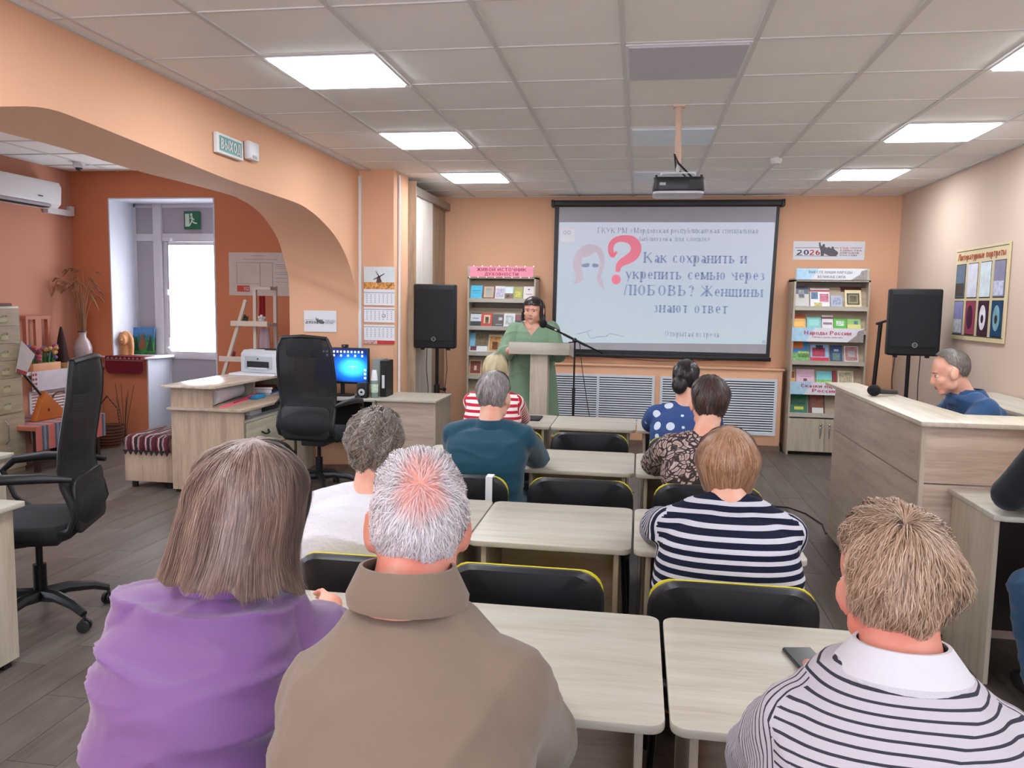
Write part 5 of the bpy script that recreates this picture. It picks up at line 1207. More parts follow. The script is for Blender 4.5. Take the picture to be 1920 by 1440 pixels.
def garment(name,b,voxel,mat,parent,folds=(),arms=None,smooth=5,clip=None):
    me=remesh(b,voxel,smooth);co=coords(me).astype(np.float64);no=normals(me)
    if folds:
        d=np.zeros(len(co))
        for kind,amp,fx,fy,fz,sd in folds:
            vv=[noise.noise((x*fx+sd,y*fy,z*fz)) for x,y,z in co]
            vv=np.array(vv)
            if kind=='r':vv=(1-np.abs(vv)*2.2)**3  # sharp ridges
            d+=amp*vv
        co=co+no*d[:,None];setco(me,co)
    if arms is not None:
        # stripe coordinate: height on the torso, distance along the limb on a sleeve
        nl=len(me.loops);vi=np.empty(nl,np.int32);me.loops.foreach_get('vertex_index',vi)
        nf=len(me.polygons);cen=np.empty(nf*3,np.float32);me.polygons.foreach_get('center',cen);cen=cen.reshape(-1,3)
        ls=np.empty(nf,np.int32);lt=np.empty(nf,np.int32);me.polygons.foreach_get('loop_start',ls);me.polygons.foreach_get('loop_total',lt)
        best=np.zeros(nf)-1;bd=np.full(nf,9.);side=[]
        for k,(p,q,xl,sg) in enumerate(arms):
            p=np.array(p);q=np.array(q);v=q-p;L=np.linalg.norm(v);v/=L
            def along(c):return (c-p)@v
            al=along(cen);r=np.linalg.norm(cen-p-al[:,None]*v,axis=1)
            ok=((cen[:,0]-xl)*sg>0)&(al>-.05)&(r<.10)
            best[ok]=k;side.append((p,v))
        lf=np.repeat(best,lt);cv=co[vi];sv=cv[:,2]*.97+.12*(cv[:,0]-co[:,0].mean())**2*1.0
        for k,(p,v) in enumerate(side):
            m=lf==k;sv[m]=((cv[m]-p)@v)*-1.0+p[2]
        A=me.attributes.new('s','FLOAT','CORNER');A.data.foreach_set('value',(sv+5).astype(np.float32))
    if clip:
        bm=bmesh.new();bm.from_mesh(me)
        for sg in(-1,1):bmesh.ops.bisect_plane(bm,geom=bm.verts[:]+bm.edges[:]+bm.faces[:],plane_co=(clip[0],0,clip[1]),plane_no=(sg*1.25,0,-1))
        k=[f for f in bm.faces if f.calc_center_median().y<7.52 and f.calc_center_median().z>clip[1]+abs(f.calc_center_median().x-clip[0])*1.25]
        bmesh.ops.delete(bm,geom=k,context='FACES');bm.to_mesh(me);bm.free()
    me.materials.clear();me.materials.append(mat)
    for p in me.polygons:p.use_smooth=True
    return link(name,me,parent)
def lerp3(p,q,t):return tuple(a+(b-a)*t for a,b in zip(p,q))
def person(label,P):
    """builds one seated or standing figure"""
    b=MB();vox=P.get('vox',.009);px,py,pz=P['pelvis'];sp=P['spine'];yaw=P.get('yaw',0)
    M=headmat(P['head'],*P['hrot'],P.get('hs',1.0))
    nb=Vector(P['neck'])
    torso(b,[(x,y,z,w*.93,d*.9) for x,y,z,w,d in sp],yaw)
    nr=P.get('nr',.056)
    nt=M@Vector((0,-.026,-.045));b.tube([nb+Vector((0,0,-.05)),nb,nb.lerp(nt,.5),nt,M@Vector((0,-.01,.02))],[nr*1.35,nr*1.12,nr,nr,nr*.9],18)
    headparts(b,M,P.get('ear',1.0),P.get('hw',1.0))
    ar=P.get('ar',(.050,.040,.026))
    for s,(S,E_,W_) in zip((-1,1),P['arms']):
        b.tube([nb+Vector((0,0,-.015)),Vector(S)+Vector((0,0,.012))],[.045,.042],12)
        chain(b,[S,E_,W_],ar)
        h=P.get('hands',{}).get(s)
        if h:handparts(b,W_,*h)
        else:handparts(b,W_,(Vector(W_)-Vector(E_))*1+Vector((-.02*s,.0,0)),(0,0,1),-s,.25)
    lr=P.get('lr',(.088,.062,.042))
    for s,(Hp,K_,A_) in zip((-1,1),P['legs']):
        chain(b,[Hp,K_,A_],lr)
        b.tube([Vector(A_)+Vector((0,-.04,-.045)),Vector(A_)+Vector((0,.06,-.05)),Vector(A_)+Vector((0,.17,-.06))],[.034,.038,.026],10)
    me=remesh(b,vox,4);me.materials.clear();me.materials.append(skinmat(*P['skin']))
    for q in me.polygons:q.use_smooth=True
    o=link('person',me);tag(o,label,'person')
    facebits(M,o,**P.get('face',{}))
    g=P['grow'] if 'grow' in P else .012
    # upper garment
    t=MB();top=P['top'];torso(t,sp[top.get('from',0):],yaw,g)
    slv=top['sleeve']
    for s,(S,E_,W_) in zip((-1,1),P['arms']):
        t.tube([nb+Vector((0,0,-.03)),nb.lerp(Vector(S),.5)+Vector((0,0,-.004)),Vector(S)+Vector((0,0,.006))],[.050+g,.046+g,.046+g],12)
        sr=top.get('sr',1.0)
        if slv<=1:
            q=lerp3(S,E_,slv);chain(t,[S,q],[(ar[0]+g)*sr,(ar[0]+(ar[1]-ar[0])*slv+g*1.25)*sr])
        else:
            q=lerp3(E_,W_,slv-1);chain(t,[S,E_,q],[(ar[0]+g)*sr,(ar[1]+g*1.1)*sr,(ar[1]+(ar[2]-ar[1])*(slv-1)+g*1.2)*sr])
    if top.get('collarbase',True):t.tube([nb+Vector((0,-.0,-.05)),nb+Vector((0,.0,-.002))],[nr*1.5+g,nr*1.2+g*.6],18)
    arms=None
    if top.get('stripes'):
        arms=[]
        for s,(S,E_,W_) in zip((-1,1),P['arms']):
            S2=np.array(S);E2=np.array(E_);xl=S2[0]+s*(top.get('seam',.012))
            arms.append((S2,E2,xl,s))
    garment(top['name'],t,top.get('vox',vox*1.15),top['mat'],o,top.get('folds',()),arms,top.get('smooth',5),top.get('vcut'))
    # trousers or skirt
    lo=P['low'];t=MB()
    torso(t,[(x,y,z,w+.004,d+.004) for x,y,z,w,d in P.get('hips',sp[:2])],yaw,.006)
    for s,(Hp,K_,A_) in zip((-1,1),P['legs']):
        q=lerp3(K_,A_,lo.get('len',.92));chain(t,[Hp,K_,q],[lr[0]+.012,lr[1]+.014,lr[2]+.02])
    garment(lo['name'],t,vox*1.35,lo['mat'],o,lo.get('folds',()))
    for s,(Hp,K_,A_) in zip((-1,1),P['legs']):
        t=MB();A=Vector(A_);t.tube([A+Vector((0,-.05,-.048)),A+Vector((0,.05,-.045)),A+Vector((0,.15,-.055)),A+Vector((0,.20,-.062))],[.04,.045,.042,.026],12)
        me2=t.build('shoe',P.get('shoe',plain('shoe_black',(30,28,28),.5)),o,smooth=True)
        for v in me2.data.vertices:v.co.z=max(v.co.z,.004)
    return o,M
def seated_legs(px,py,pz=.56,kx=.13,reach=.42,ax=.12,ay=.40,kz=.53):
    return [((px+s*.09,py+.02,pz-.01),(px+s*kx,py+reach,kz),(px+s*ax,py+ay,.10)) for s in(-1,1)]
def spine(px,py,cx,cy,cz,nx,ny,nz,hw=.19,hd=.135,ww=.175,wd=.125,cw=.19,cd=.13,sw=.17):
    """pelvis -> waist -> chest -> shoulder line -> neck base"""
    wx,wy=(px*.55+cx*.45),(py*.55+cy*.45)
    wz=.56+(cz-.56)*.42
    return [(px,py,.465,hw*.86,hd*.85),(px,py,.53,hw,hd),(px,py+.0,.60,hw*1.0,hd),(wx,wy,wz,ww,wd),(cx,cy,cz,cw,cd),(cx+(nx-cx)*.5,cy+(ny-cy)*.5,cz+(nz-cz)*.55,sw,cd*.88),(cx+(nx-cx)*.8,cy+(ny-cy)*.8,cz+(nz-cz)*.82,sw*.66,cd*.62),(nx,ny,nz-.015,.075,.07)]
FAIR=('skin_fair',(222,178,154));PINKS=('skin_ruddy',(206,142,122));TAN=('skin_tan',(208,158,134))
BLKT=fabric('black_trousers',(34,34,40));
# --- 1 woman in purple
def sleeve_line():pass
px,py=-.745,1.20
P=dict(pelvis=(px,py,.56),head=(-.735,1.44,1.165),hrot=(-.42,.16,.10),neck=(-.765,1.375,1.03),
 spine=spine(px,py,-.775,1.28,.87,-.765,1.375,1.035,hw=.156,ww=.145,cw=.155,cd=.12,sw=.15),yaw=.06,
 arms=[((-.895,1.35,.955),(-.95,1.56,.79),(-.83,1.78,.79)),((-.655,1.40,.925),(-.60,1.60,.80),(-.735,1.82,.785))],
 hands={-1:((.8,.45,.05),(0,-.3,1),-1,.55,),1:((-.25,.9,.25),(.7,-.2,.5),1,.8)},
 legs=seated_legs(px,py),skin=FAIR,vox=.0062,
 top=dict(name='blouse',mat=fabric('purple_blouse',(118,80,134),var=.03,bump=.15,rough=.55,sheen=.4),sleeve=.72,vox=.008,folds=[('r',.020,2.2,3,12,3.1),('n',.014,4,4,7,9.2),('r',.006,6,6,14,5.5)],sr=1.08),
 low=dict(name='skirt',mat=fabric('dark_skirt',(60,56,70)),len=.5),grow=.014)
o,M=person('woman with long brown bob hair in a purple blouse, nearest on the left',P)
hm=hairmat('hair_light_brown',[(.28,(84,66,58)),(.45,(122,98,86)),(.6,(148,122,108)),(.75,(186,166,152))])
hair(o,M,hm,a=.098,b=.118,c=.114,cz=.022,drop=lambda th:np.interp(np.abs(th)/PI,[0,.2,.45,.62,.72,.8,1],[.165,.16,.155,.16,.10,0,0])+.006*np.sin(th*9)+.005*np.sin(th*17+1),front=1.05,sidep=1.5,
 flare=lambda th,e:.7*e+np.maximum(e-.09,0)**2*(30*np.clip(np.sin(th),0,1)+75*np.clip(-np.sin(th),0,1)+4*np.sin(th*6)),nstr=15000,wdt=.0008,lift=.008,wave=.002,mess=.09,seed=3,tilt=.12,lump=.006,thick=.02)
collar(o,(-.762,1.372,1.045),.062,.078,.020,fabric('purple_blouse',(118,80,134)),tilt=-.05,fall=.02)
# --- 2 old man in beige
px,py=-.305,1.0
P=dict(pelvis=(px,py,.56),head=(-.328,1.175,1.224),hrot=(.30,.10,.02),neck=(-.318,1.10,1.135),nr=.060,hs=.90,
 spine=spine(px,py,-.302,1.02,.94,-.315,1.095,1.14,hw=.165,ww=.163,wd=.13,cw=.163,cd=.13,sw=.145),yaw=0,
 arms=[((-.415,1.05,1.0),(-.445,1.32,.80),(-.30,1.54,.79)),((-.19,1.06,1.025),(-.165,1.34,.80),(-.22,1.56,.79))],
 legs=seated_legs(px,py,reach=.44,ay=.42),skin=PINKS,vox=.0062,ear=1.15,ar=(.058,.048,.028),
 top=dict(name='jacket',mat=fabric('beige_jacket',(122,106,90),var=.04,bump=.25,rough=.8),sleeve=1.9,vox=.008,folds=[('n',.012,3,3,5,1.2),('r',.009,3,3,6,7.7),('r',.005,8,6,6,4.4)],sr=1.08),
 low=dict(name='trousers',mat=BLKT),grow=.018)
o2,M2=person('old man with thin white hair and pink crown in a beige jacket',P)
def patchf(th,t):
    return np.clip(1.35-(t/.42)**2*(1+.4*np.abs(np.sin(th))),0,1)*.92
def oldhair():
    s=NT('hair_white_thin');a=s.n('ShaderNodeAttribute',attribute_name='hv');u=s.n('ShaderNodeAttribute',attribute_name='huv');pt=s.n('ShaderNodeAttribute',attribute_name='patch')
    m=s.n('ShaderNodeMapping');m.inputs['Scale'].default_value=(1,.3,1);s.l(u.outputs['Vector'],m.inputs[0]);n=s.noise(m.outputs[0],9,4,.6)
    ad=s.n('ShaderNodeMath',operation='MULTIPLY_ADD');ad.inputs[1].default_value=.4;s.l(a.outputs['Fac'],ad.inputs[0]);mm=s.n('ShaderNodeMath',operation='MULTIPLY');mm.inputs[1].default_value=.6;s.l(n,mm.inputs[0]);s.l(mm.outputs[0],ad.inputs[2])
    c=s.ramp(ad.outputs[0],[(.25,lin((176,166,170))),(.5,lin((214,206,208))),(.75,lin((240,236,238)))])
    mx=s.n('ShaderNodeMix',data_type='RGBA');s.l(pt.outputs['Fac'],mx.inputs['Factor']);s.l(c,mx.inputs['A']);mx.inputs['B'].default_value=lin((222,142,124));s.l(mx.outputs['Result'],s.b.inputs['Base Color'])
    s.b.inputs['Roughness'].default_value=.5;return s.m
hair(o2,M2,oldhair(),a=.081,b=.101,c=.101,back=2.3,sidep=1.18,front=.9,nstr=11000,slen=.30,wdt=.0007,lift=.014,wave=.0025,mess=.8,seed=5,thick=.010,tilt=.95,taper=.05,patch=patchf,lump=.003)
b=MB()
for s in(-1,1):b.tube([M2@Vector(q) for q in((s*.083,.085,.006),(s*.085,.0,.012),(s*.084,-.012,.008),(s*.082,-.022,-.01))],.0018,6)
b.build('glasses_temples',DARKG,o2,smooth=True)
collar(o2,(-.320,1.094,1.165),.066,.088,.026,fabric('beige_jacket',(122,106,90)),tilt=-.10,fall=.032)
# --- 3 man in striped polo
px,py=.350,1.04
P=dict(pelvis=(px,py,.56),head=(.360,1.185,1.178),hrot=(.28,.12,-.06),neck=(.366,1.125,1.095),nr=.052,hs=.84,
 spine=spine(px,py,.352,1.06,.90,.36,1.125,1.10,hw=.165,ww=.162,wd=.125,cw=.168,cd=.125,sw=.155),yaw=0,
 arms=[((.245,1.10,.985),(.225,1.34,.80),(.33,1.56,.79)),((.478,1.10,.985),(.51,1.36,.80),(.455,1.72,.785))],
 legs=seated_legs(px,py,reach=.43,ay=.42),skin=PINKS,vox=.0064,ear=1.02,ar=(.054,.045,.028),
 top=dict(name='polo_shirt',mat=stripemat('polo_stripes',.0104,[(0,(182,176,184)),(.74,(52,52,62))]),sleeve=.75,vox=.008,stripes=True,folds=[('n',.006,4,4,6,2.2),('r',.004,5,5,9,8.1)],sr=1.1,seam=0),
 low=dict(name='trousers',mat=BLKT),grow=.014)
o3,M3=person('person with short ash blond hair in a white polo with thin black stripes',P)
hm=hairmat('hair_ash_blond',[(.25,(104,76,60)),(.42,(156,124,98)),(.58,(190,160,134)),(.75,(214,194,174))])
hair(o3,M3,hm,a=.095,b=.112,c=.106,cz=.022,back=2.25,sidep=1.2,taper=.17,front=.95,nstr=15000,slen=.34,wdt=.0008,lift=.020,wave=.0022,mess=.55,seed=8,thick=.024,lump=.005,tilt=.5)
collar(o3,(.364,1.12,1.10),.058,.088,.022,fabric('white_collar',(202,200,206)),tilt=-.10,fall=.032)
r=empty('smartphone',(.415,1.90,.745),0,'dark phone on the desk before the person in the striped polo','phone');r.rotation_euler=(-PI/2,0,.2)
box('body',-.036,.036,-.004,.004,-.07,.07,BLACK,r,bevel=.004);box('screen',-.033,.033,-.0055,-.0042,-.066,.066,plain('phone_screen',(60,60,64),.2),r)
# --- 4 woman in white knit
px,py=-.93,2.50
KNIT=fabric('white_knit',(206,206,212),var=.02,bump=.8,bscale=90,rough=.9)
P=dict(pelvis=(px,py,.56),head=(-.895,2.66,1.05),hrot=(.12,.22,.04),neck=(-.895,2.60,.925),hs=1.0,
 spine=spine(px,py,-.92,2.54,.80,-.895,2.60,.93,hw=.2,ww=.19,cw=.19,cd=.13,sw=.165),
 arms=[((-1.07,2.58,.855),(-1.10,2.82,.79),(-.94,3.02,.785)),((-.76,2.60,.855),(-.72,2.84,.79),(-.85,3.04,.785))],
 legs=seated_legs(px,py),skin=FAIR,
 top=dict(name='knitted_top',mat=KNIT,sleeve=.8,folds=[('n',.006,4,4,6,2.2),('r',.006,4,4,8,1.1)]),low=dict(name='trousers',mat=BLKT),grow=.014)
o,M=person('woman with wavy grey brown hair in a white knitted top',P)
hm=hairmat('hair_grey_brown',[(.3,(58,46,40)),(.45,(104,90,80)),(.6,(150,140,128)),(.75,(196,190,180))])
hair(o,M,hm,a=.09,b=.11,c=.108,back=2.25,sidep=1.5,front=1.0,nstr=6500,slen=.36,wdt=.0013,lift=.020,wave=.006,curl=.9,mess=.45,seed=11,thick=.018,lump=.007)
# --- 5 woman in teal
px,py=-.71,3.70
TEAL=fabric('teal_jacket',(15,66,86),var=.03,rough=.75)
P=dict(pelvis=(px,py,.56),head=(-.692,3.87,1.105),hrot=(-.30,.20,0),neck=(-.698,3.79,.985),hs=.98,
 spine=spine(px,py,-.705,3.72,.83,-.698,3.79,.99,hw=.185,ww=.165,cw=.185,cd=.13,sw=.175),
 arms=[((-.865,3.77,.925),(-.915,4.02,.79),(-.76,4.22,.785)),((-.535,3.77,.925),(-.49,4.02,.79),(-.62,4.22,.785))],
 legs=seated_legs(px,py),skin=FAIR,ar=(.052,.044,.028),
 top=dict(name='jacket',mat=TEAL,sleeve=1.92,folds=[('n',.006,4,4,6,2.9),('r',.006,5,5,9,6.1)]),low=dict(name='skirt',mat=TEAL,len=.3),grow=.014)
o,M=person('woman with short smooth grey hair in a teal jacket',P)
hm=hairmat('hair_grey',[(.3,(92,84,84)),(.5,(136,128,128)),(.7,(178,172,172))])
hair(o,M,hm,a=.086,b=.106,c=.106,back=2.3,sidep=1.55,front=1.0,nstr=3500,slen=.4,wdt=.0022,lift=.004,wave=.003,mess=.25,seed=12,thick=.015)
collar(o,(-.698,3.78,.99),.062,.09,.022,TEAL,fall=.03)
# --- 6 woman in navy stripes
px,py=.29,2.50
P=dict(pelvis=(px,py,.56),head=(.297,2.66,1.055),hrot=(.0,.12,.0),neck=(.297,2.58,.955),hs=1.02,
 spine=spine(px,py,.292,2.52,.79,.297,2.58,.94,hw=.215,hd=.15,ww=.215,wd=.15,cw=.205,cd=.15,sw=.185),
 arms=[((.115,2.56,.86),(.085,2.82,.79),(.22,3.02,.785)),((.465,2.56,.86),(.50,2.82,.79),(.37,3.02,.785))],
 legs=seated_legs(px,py),skin=FAIR,ar=(.056,.046,.028),
 top=dict(name='striped_shirt',mat=stripemat('navy_white_stripes',.0275,[(0,(20,24,46)),(.58,(194,194,204))]),sleeve=1.3,stripes=True,vox=.009,folds=[('n',.005,3,3,5,1.9),('r',.009,1.2,2,9,3.3)]),low=dict(name='trousers',mat=BLKT),grow=.016)
o,M=person('woman with reddish blond bob in a navy and white striped shirt',P)
hm=hairmat('hair_reddish_blond',[(.3,(118,78,56)),(.5,(164,120,90)),(.65,(196,156,122)),(.8,(216,190,160))])
hair(o,M,hm,a=.097,b=.112,c=.107,cz=.018,front=1.0,nstr=7000,wdt=.0012,lift=.006,wave=.002,mess=.12,seed=15,thick=.02,lump=.003,drop=lambda th:np.interp(np.abs(th)/PI,[0,.5,.64,.72,1],[.115,.105,.08,0,0]),flare=lambda th,e:-3.2*np.maximum(e-.02,0))
# --- 7 woman in paisley
def leopard():
    s=NT('brown_patterned_cloth');v=s.coord();n=s.noise(v,9,2,.5,out=1);mx=s.n('ShaderNodeMix',data_type='RGBA');mx.inputs['Factor'].default_value=.12;s.l(v,mx.inputs['A']);s.l(n,mx.inputs['B'])
    w=s.n('ShaderNodeTexVoronoi',feature='DISTANCE_TO_EDGE');w.inputs['Scale'].default_value=42;s.l(mx.outputs['Result'],w.inputs['Vector'])
    big=s.noise(v,7,2);a=s.n('ShaderNodeMath',operation='ADD');b_=s.n('ShaderNodeMath',operation='MULTIPLY');b_.inputs[1].default_value=.25;s.l(big,b_.inputs[0]);s.l(w.outputs['Distance'],a.inputs[0]);s.l(b_.outputs[0],a.inputs[1])
    s.l(s.ramp(a.outputs[0],[(.2,lin((40,30,34))),(.27,lin((92,66,62))),(.33,lin((196,178,170))),(.5,lin((150,124,114)))]),s.b.inputs['Base Color']);s.b.inputs['Roughness'].default_value=.8;return s.m
px,py=.33,3.68
P=dict(pelvis=(px,py,.56),head=(.332,3.85,1.11),hrot=(.18,.24,.04),neck=(.318,3.77,.975),hs=1.0,
 spine=spine(px,py,.32,3.70,.82,.318,3.77,.98,hw=.19,ww=.18,cw=.185,cd=.13,sw=.165),
 arms=[((.17,3.76,.905),(.10,3.98,.80),(.24,4.20,.785)),((.46,3.76,.905),(.52,4.0,.80),(.40,4.2,.785))],
 legs=seated_legs(px,py),skin=FAIR,ar=(.052,.046,.028),
 top=dict(name='patterned_blouse',mat=leopard(),sleeve=1.6,sr=1.15,folds=[('n',.008,4,4,6,2.9),('r',.008,5,5,9,6.1)]),low=dict(name='trousers',mat=BLKT),grow=.014)
o,M=person('woman with dark brown short hair in a brown patterned blouse',P)
hm=hairmat('hair_dark_brown',[(.3,(34,22,22)),(.5,(62,42,38)),(.75,(110,84,74))])
hair(o,M,hm,a=.091,b=.11,c=.107,back=2.3,sidep=1.55,front=1.0,nstr=3500,slen=.45,wdt=.0021,lift=.008,wave=.005,mess=.4,seed=17,thick=.018)
s=MB();s.tube([(.40,3.60,.70),(.372,3.625,.86),(.355,3.66,.96),(.335,3.74,1.0)],.011,8);o_=s.build('bag_strap',PAPER,o,smooth=True)
# --- 8 woman in polka dots
def polka():
    s=NT('blue_polka_cloth');v=s.coord();w=s.n('ShaderNodeTexVoronoi',feature='F1');w.inputs['Scale'].default_value=11;w.inputs['Randomness'].default_value=.55;s.l(v,w.inputs['Vector'])
    s.l(s.ramp(w.outputs['Distance'],[(0,lin((206,216,232))),(.30,lin((44,72,128)))],'CONSTANT'),s.b.inputs['Base Color']);s.b.inputs['Roughness'].default_value=.8;return s.m
px,py=.27,5.0
P=dict(pelvis=(px,py,.56),head=(.300,5.17,1.10),hrot=(-.25,.16,.03),neck=(.296,5.09,.955),hs=1.0,
 spine=spine(px,py,.285,5.03,.80,.296,5.09,.96,hw=.19,ww=.18,cw=.19,cd=.13,sw=.17),
 arms=[((.125,5.08,.885),(.09,5.30,.80),(.22,5.50,.785)),((.455,5.08,.885),(.50,5.32,.80),(.38,5.52,.785))],
 legs=seated_legs(px,py),skin=FAIR,ar=(.056,.046,.028),
 top=dict(name='polka_dot_blouse',mat=polka(),sleeve=.9,folds=[('n',.006,4,4,6,2.9)]),low=dict(name='trousers',mat=BLKT),grow=.014)
o,M=person('woman with dark pinned-up hair in a blue polka dot blouse',P)
hm=hairmat('hair_black',[(.3,(14,10,14)),(.55,(32,24,28)),(.8,(86,72,72))],rough=.3)
hair(o,M,hm,a=.088,b=.108,c=.106,back=2.1,sidep=1.5,front=1.0,nstr=2500,slen=.4,wdt=.0022,lift=.003,wave=.003,mess=.3,seed=19,thick=.015)
M_=M@Matrix.Translation((-.015,-.105,-.035))
MB().ball((0,0,0),(.05,.038,.06),14,10,M_).build('hair_bun',plain('hair_black_flat',(26,20,24),.35,var=.3,nscale=60,bump=.4,bscale=150),o,smooth=True)
# --- 9 woman in red and white stripes
px,py=-.91,5.02
P=dict(pelvis=(px,py,.56),head=(-.924,5.18,1.115),hrot=(.0,.22,.0),neck=(-.92,5.10,.985),hs=.97,
 spine=spine(px,py,-.915,5.04,.83,-.92,5.10,.99,hw=.18,ww=.165,cw=.175,cd=.125,sw=.16),
 arms=[((-1.06,5.09,.925),(-1.06,5.32,.80),(-.96,5.52,.785)),((-.775,5.09,.925),(-.76,5.32,.80),(-.87,5.52,.785))],
 legs=seated_legs(px,py),skin=FAIR,
 top=dict(name='striped_top',mat=stripemat('red_white_stripes',.036,[(0,(232,224,222)),(.52,(186,36,56))]),sleeve=1.92,stripes=True,folds=[('n',.005,4,4,6,2.9)]),low=dict(name='trousers',mat=BLKT),grow=.013)
o,M=person('woman with blond hair and dark roots in a red and white striped top',P)
def roots(th,t):return np.clip(1.15-t*2.0,0,1)
def blondroots():
    s=NT('hair_blond_dark_roots');a=s.n('ShaderNodeAttribute',attribute_name='hv');u=s.n('ShaderNodeAttribute',attribute_name='huv');sp=s.n('ShaderNodeSeparateXYZ');s.l(u.outputs['Vector'],sp.inputs[0])
    m=s.n('ShaderNodeMath',operation='MULTIPLY_ADD');m.inputs[1].default_value=.5;s.l(a.outputs['Fac'],m.inputs[0]);s.l(sp.outputs[1],m.inputs[2])
    s.l(s.ramp(m.outputs[0],[(.3,lin((92,80,70))),(.75,lin((128,114,96))),(1.0,lin((196,182,146)))]),s.b.inputs['Base Color']);s.b.inputs['Roughness'].default_value=.45;return s.m
hair(o,M,blondroots(),a=.088,b=.106,c=.106,back=2.45,sidep=1.8,front=1.0,nstr=2500,slen=.5,wdt=.0022,lift=.003,wave=.003,mess=.15,seed=21,thick=.016)
# --- 10 speaker in green, standing
SAGE=fabric('sage_green_cloth',(122,150,122),var=.03,rough=.8)
px,py=-.985,7.52
P=dict(pelvis=(px,py,.92),head=(-.985,7.46,1.505),hrot=(PI-.14,.08,-.04),neck=(-.995,7.49,1.385),hs=1.0,hw=1.26,vox=.0068,
 spine=[(px,py,.80,.17,.13),(px,py,.90,.2,.15),(px,py,1.0,.195,.15),(px,py-.01,1.12,.185,.145),(px,py-.01,1.25,.19,.14),(px,py-.0,1.33,.16,.11),(px,7.50,1.37,.11,.08),(px,7.49,1.385,.075,.065)],
 arms=[((-1.155,7.50,1.315),(-1.235,7.38,1.10),(-1.105,7.20,1.165)),((-.815,7.50,1.32),(-.735,7.40,1.10),(-.74,7.22,1.165))],
 hands={-1:((.75,-.5,-.05),(0,0,1),1,.25),1:((-.75,-.5,-.05),(0,0,1),-1,.25)},
 legs=[((px-.09,py,.88),(px-.09,py-.01,.48),(px-.10,py,.10)),((px+.09,py,.88),(px+.09,py-.01,.48),(px+.10,py,.10))],
 skin=FAIR,ar=(.056,.046,.028),shoe=plain('shoe_beige',(120,100,86),.5),face=dict(brow=(50,34,32),lip=(176,70,74)),
 top=dict(name='tunic',vcut=(px,1.275),mat=SAGE,sleeve=1.15,sr=1.22,vox=.008,folds=[('n',.008,4,4,5,2.9),('r',.008,6,6,6,6.1)],collarbase=False),low=dict(name='trousers',mat=SAGE,len=.9),grow=.014)
o,M=person('standing woman with dark red bob in a sage green dress, speaking behind the lectern',P)
hm=hairmat('hair_dark_red',[(.3,(22,12,16)),(.55,(44,22,26)),(.8,(90,48,50))],rough=.3)
hair(o,M,hm,a=.102,b=.110,c=.112,cz=.022,drop=lambda th:np.interp(np.abs(th)/PI,[0,.5,.60,.66,.69,1],[.12,.13,.13,.11,0,0]),sidep=1.5,front=1.22,flare=lambda th,e:.9*e,nstr=2600,wdt=.002,lift=.003,wave=.003,mess=.06,seed=23,thick=.02,tilt=0.0)
b=MB();rings=[]
for z,w,dp in((1.02,.215,.165),(.85,.235,.18),(.6,.25,.19),(.42,.27,.20),(.36,.275,.2)):
    rings.append([(px+w*math.cos(a)*(1+.03*math.sin(a*7+z*4)),py+.01+dp*math.sin(a)*(1+.05*math.sin(a*6)),z-.03*math.cos(a*2)) for a in np.linspace(0,2*PI,40,endpoint=False)])
b.loft(rings);b.build('skirt_hem',SAGE,o,smooth=True)
# --- 11 man in denim at the counter
DEN=fabric('denim_blue',(44,76,116),var=.22,bump=.5,bscale=260,rough=.9)
px,py=1.99,4.85
P=dict(pelvis=(px,py,.56),head=(1.708,4.78,1.225),hrot=(1.42,.30,-.0),neck=(1.80,4.80,1.105),vox=.0068,nr=.053,
 spine=[(px,py,.465,.12,.16),(px,py,.53,.14,.18),(px,py,.62,.135,.185),(1.96,4.83,.78,.13,.18),(1.91,4.82,.93,.14,.185),(1.87,4.81,1.03,.11,.16),(1.83,4.80,1.085,.085,.11),(1.80,4.80,1.10,.07,.07)],
 arms=[((1.86,4.65,1.02),(1.68,4.56,.83),(1.56,4.66,.80)),((1.84,4.97,1.02),(1.66,5.06,.83),(1.50,4.98,.80))],
 legs=[((px,4.76,.55),(1.60,4.72,.53),(1.62,4.72,.10)),((px,4.94,.55),(1.60,4.98,.53),(1.62,4.98,.10))],
 skin=FAIR,ear=1.1,ar=(.056,.046,.03),face=dict(brow=(90,74,66),lip=(170,104,96)),
 top=dict(name='denim_jacket',mat=DEN,sleeve=1.8,folds=[('n',.008,4,4,6,2.9),('r',.009,6,6,6,6.1)],sr=1.08),low=dict(name='trousers',mat=BLKT),grow=.016)
o,M=person('man with short greying hair in a denim jacket, looking down behind the counter',P)
hm=hairmat('hair_grey_short',[(.3,(84,74,70)),(.5,(124,114,106)),(.75,(166,158,150))])
hair(o,M,hm,a=.082,b=.103,c=.100,back=2.05,sidep=1.42,front=.78,nstr=3500,slen=.22,wdt=.0014,lift=.005,wave=.003,mess=.4,seed=25,thick=.010,lump=.002)
collar(o,(1.822,4.80,1.10),.075,.112,.035,DEN,tilt=.0,fall=.035,yaw=PI/2+.4)
r=empty('swivel_stool',(2.02,4.85,0),label='dark stool under the man in the denim jacket',cat='stool')
MB().lathe([(.17,.40),(.19,.42),(.19,.45),(.17,.462)],24).build('seat',BLACK,r,smooth=True);MB().tube([(0,0,.03),(0,0,.41)],.025,10).build('column',BLACKM,r,smooth=True);MB().lathe([(.22,0),(.22,.02),(.03,.05)],24).build('base',BLACKM,r,smooth=True)
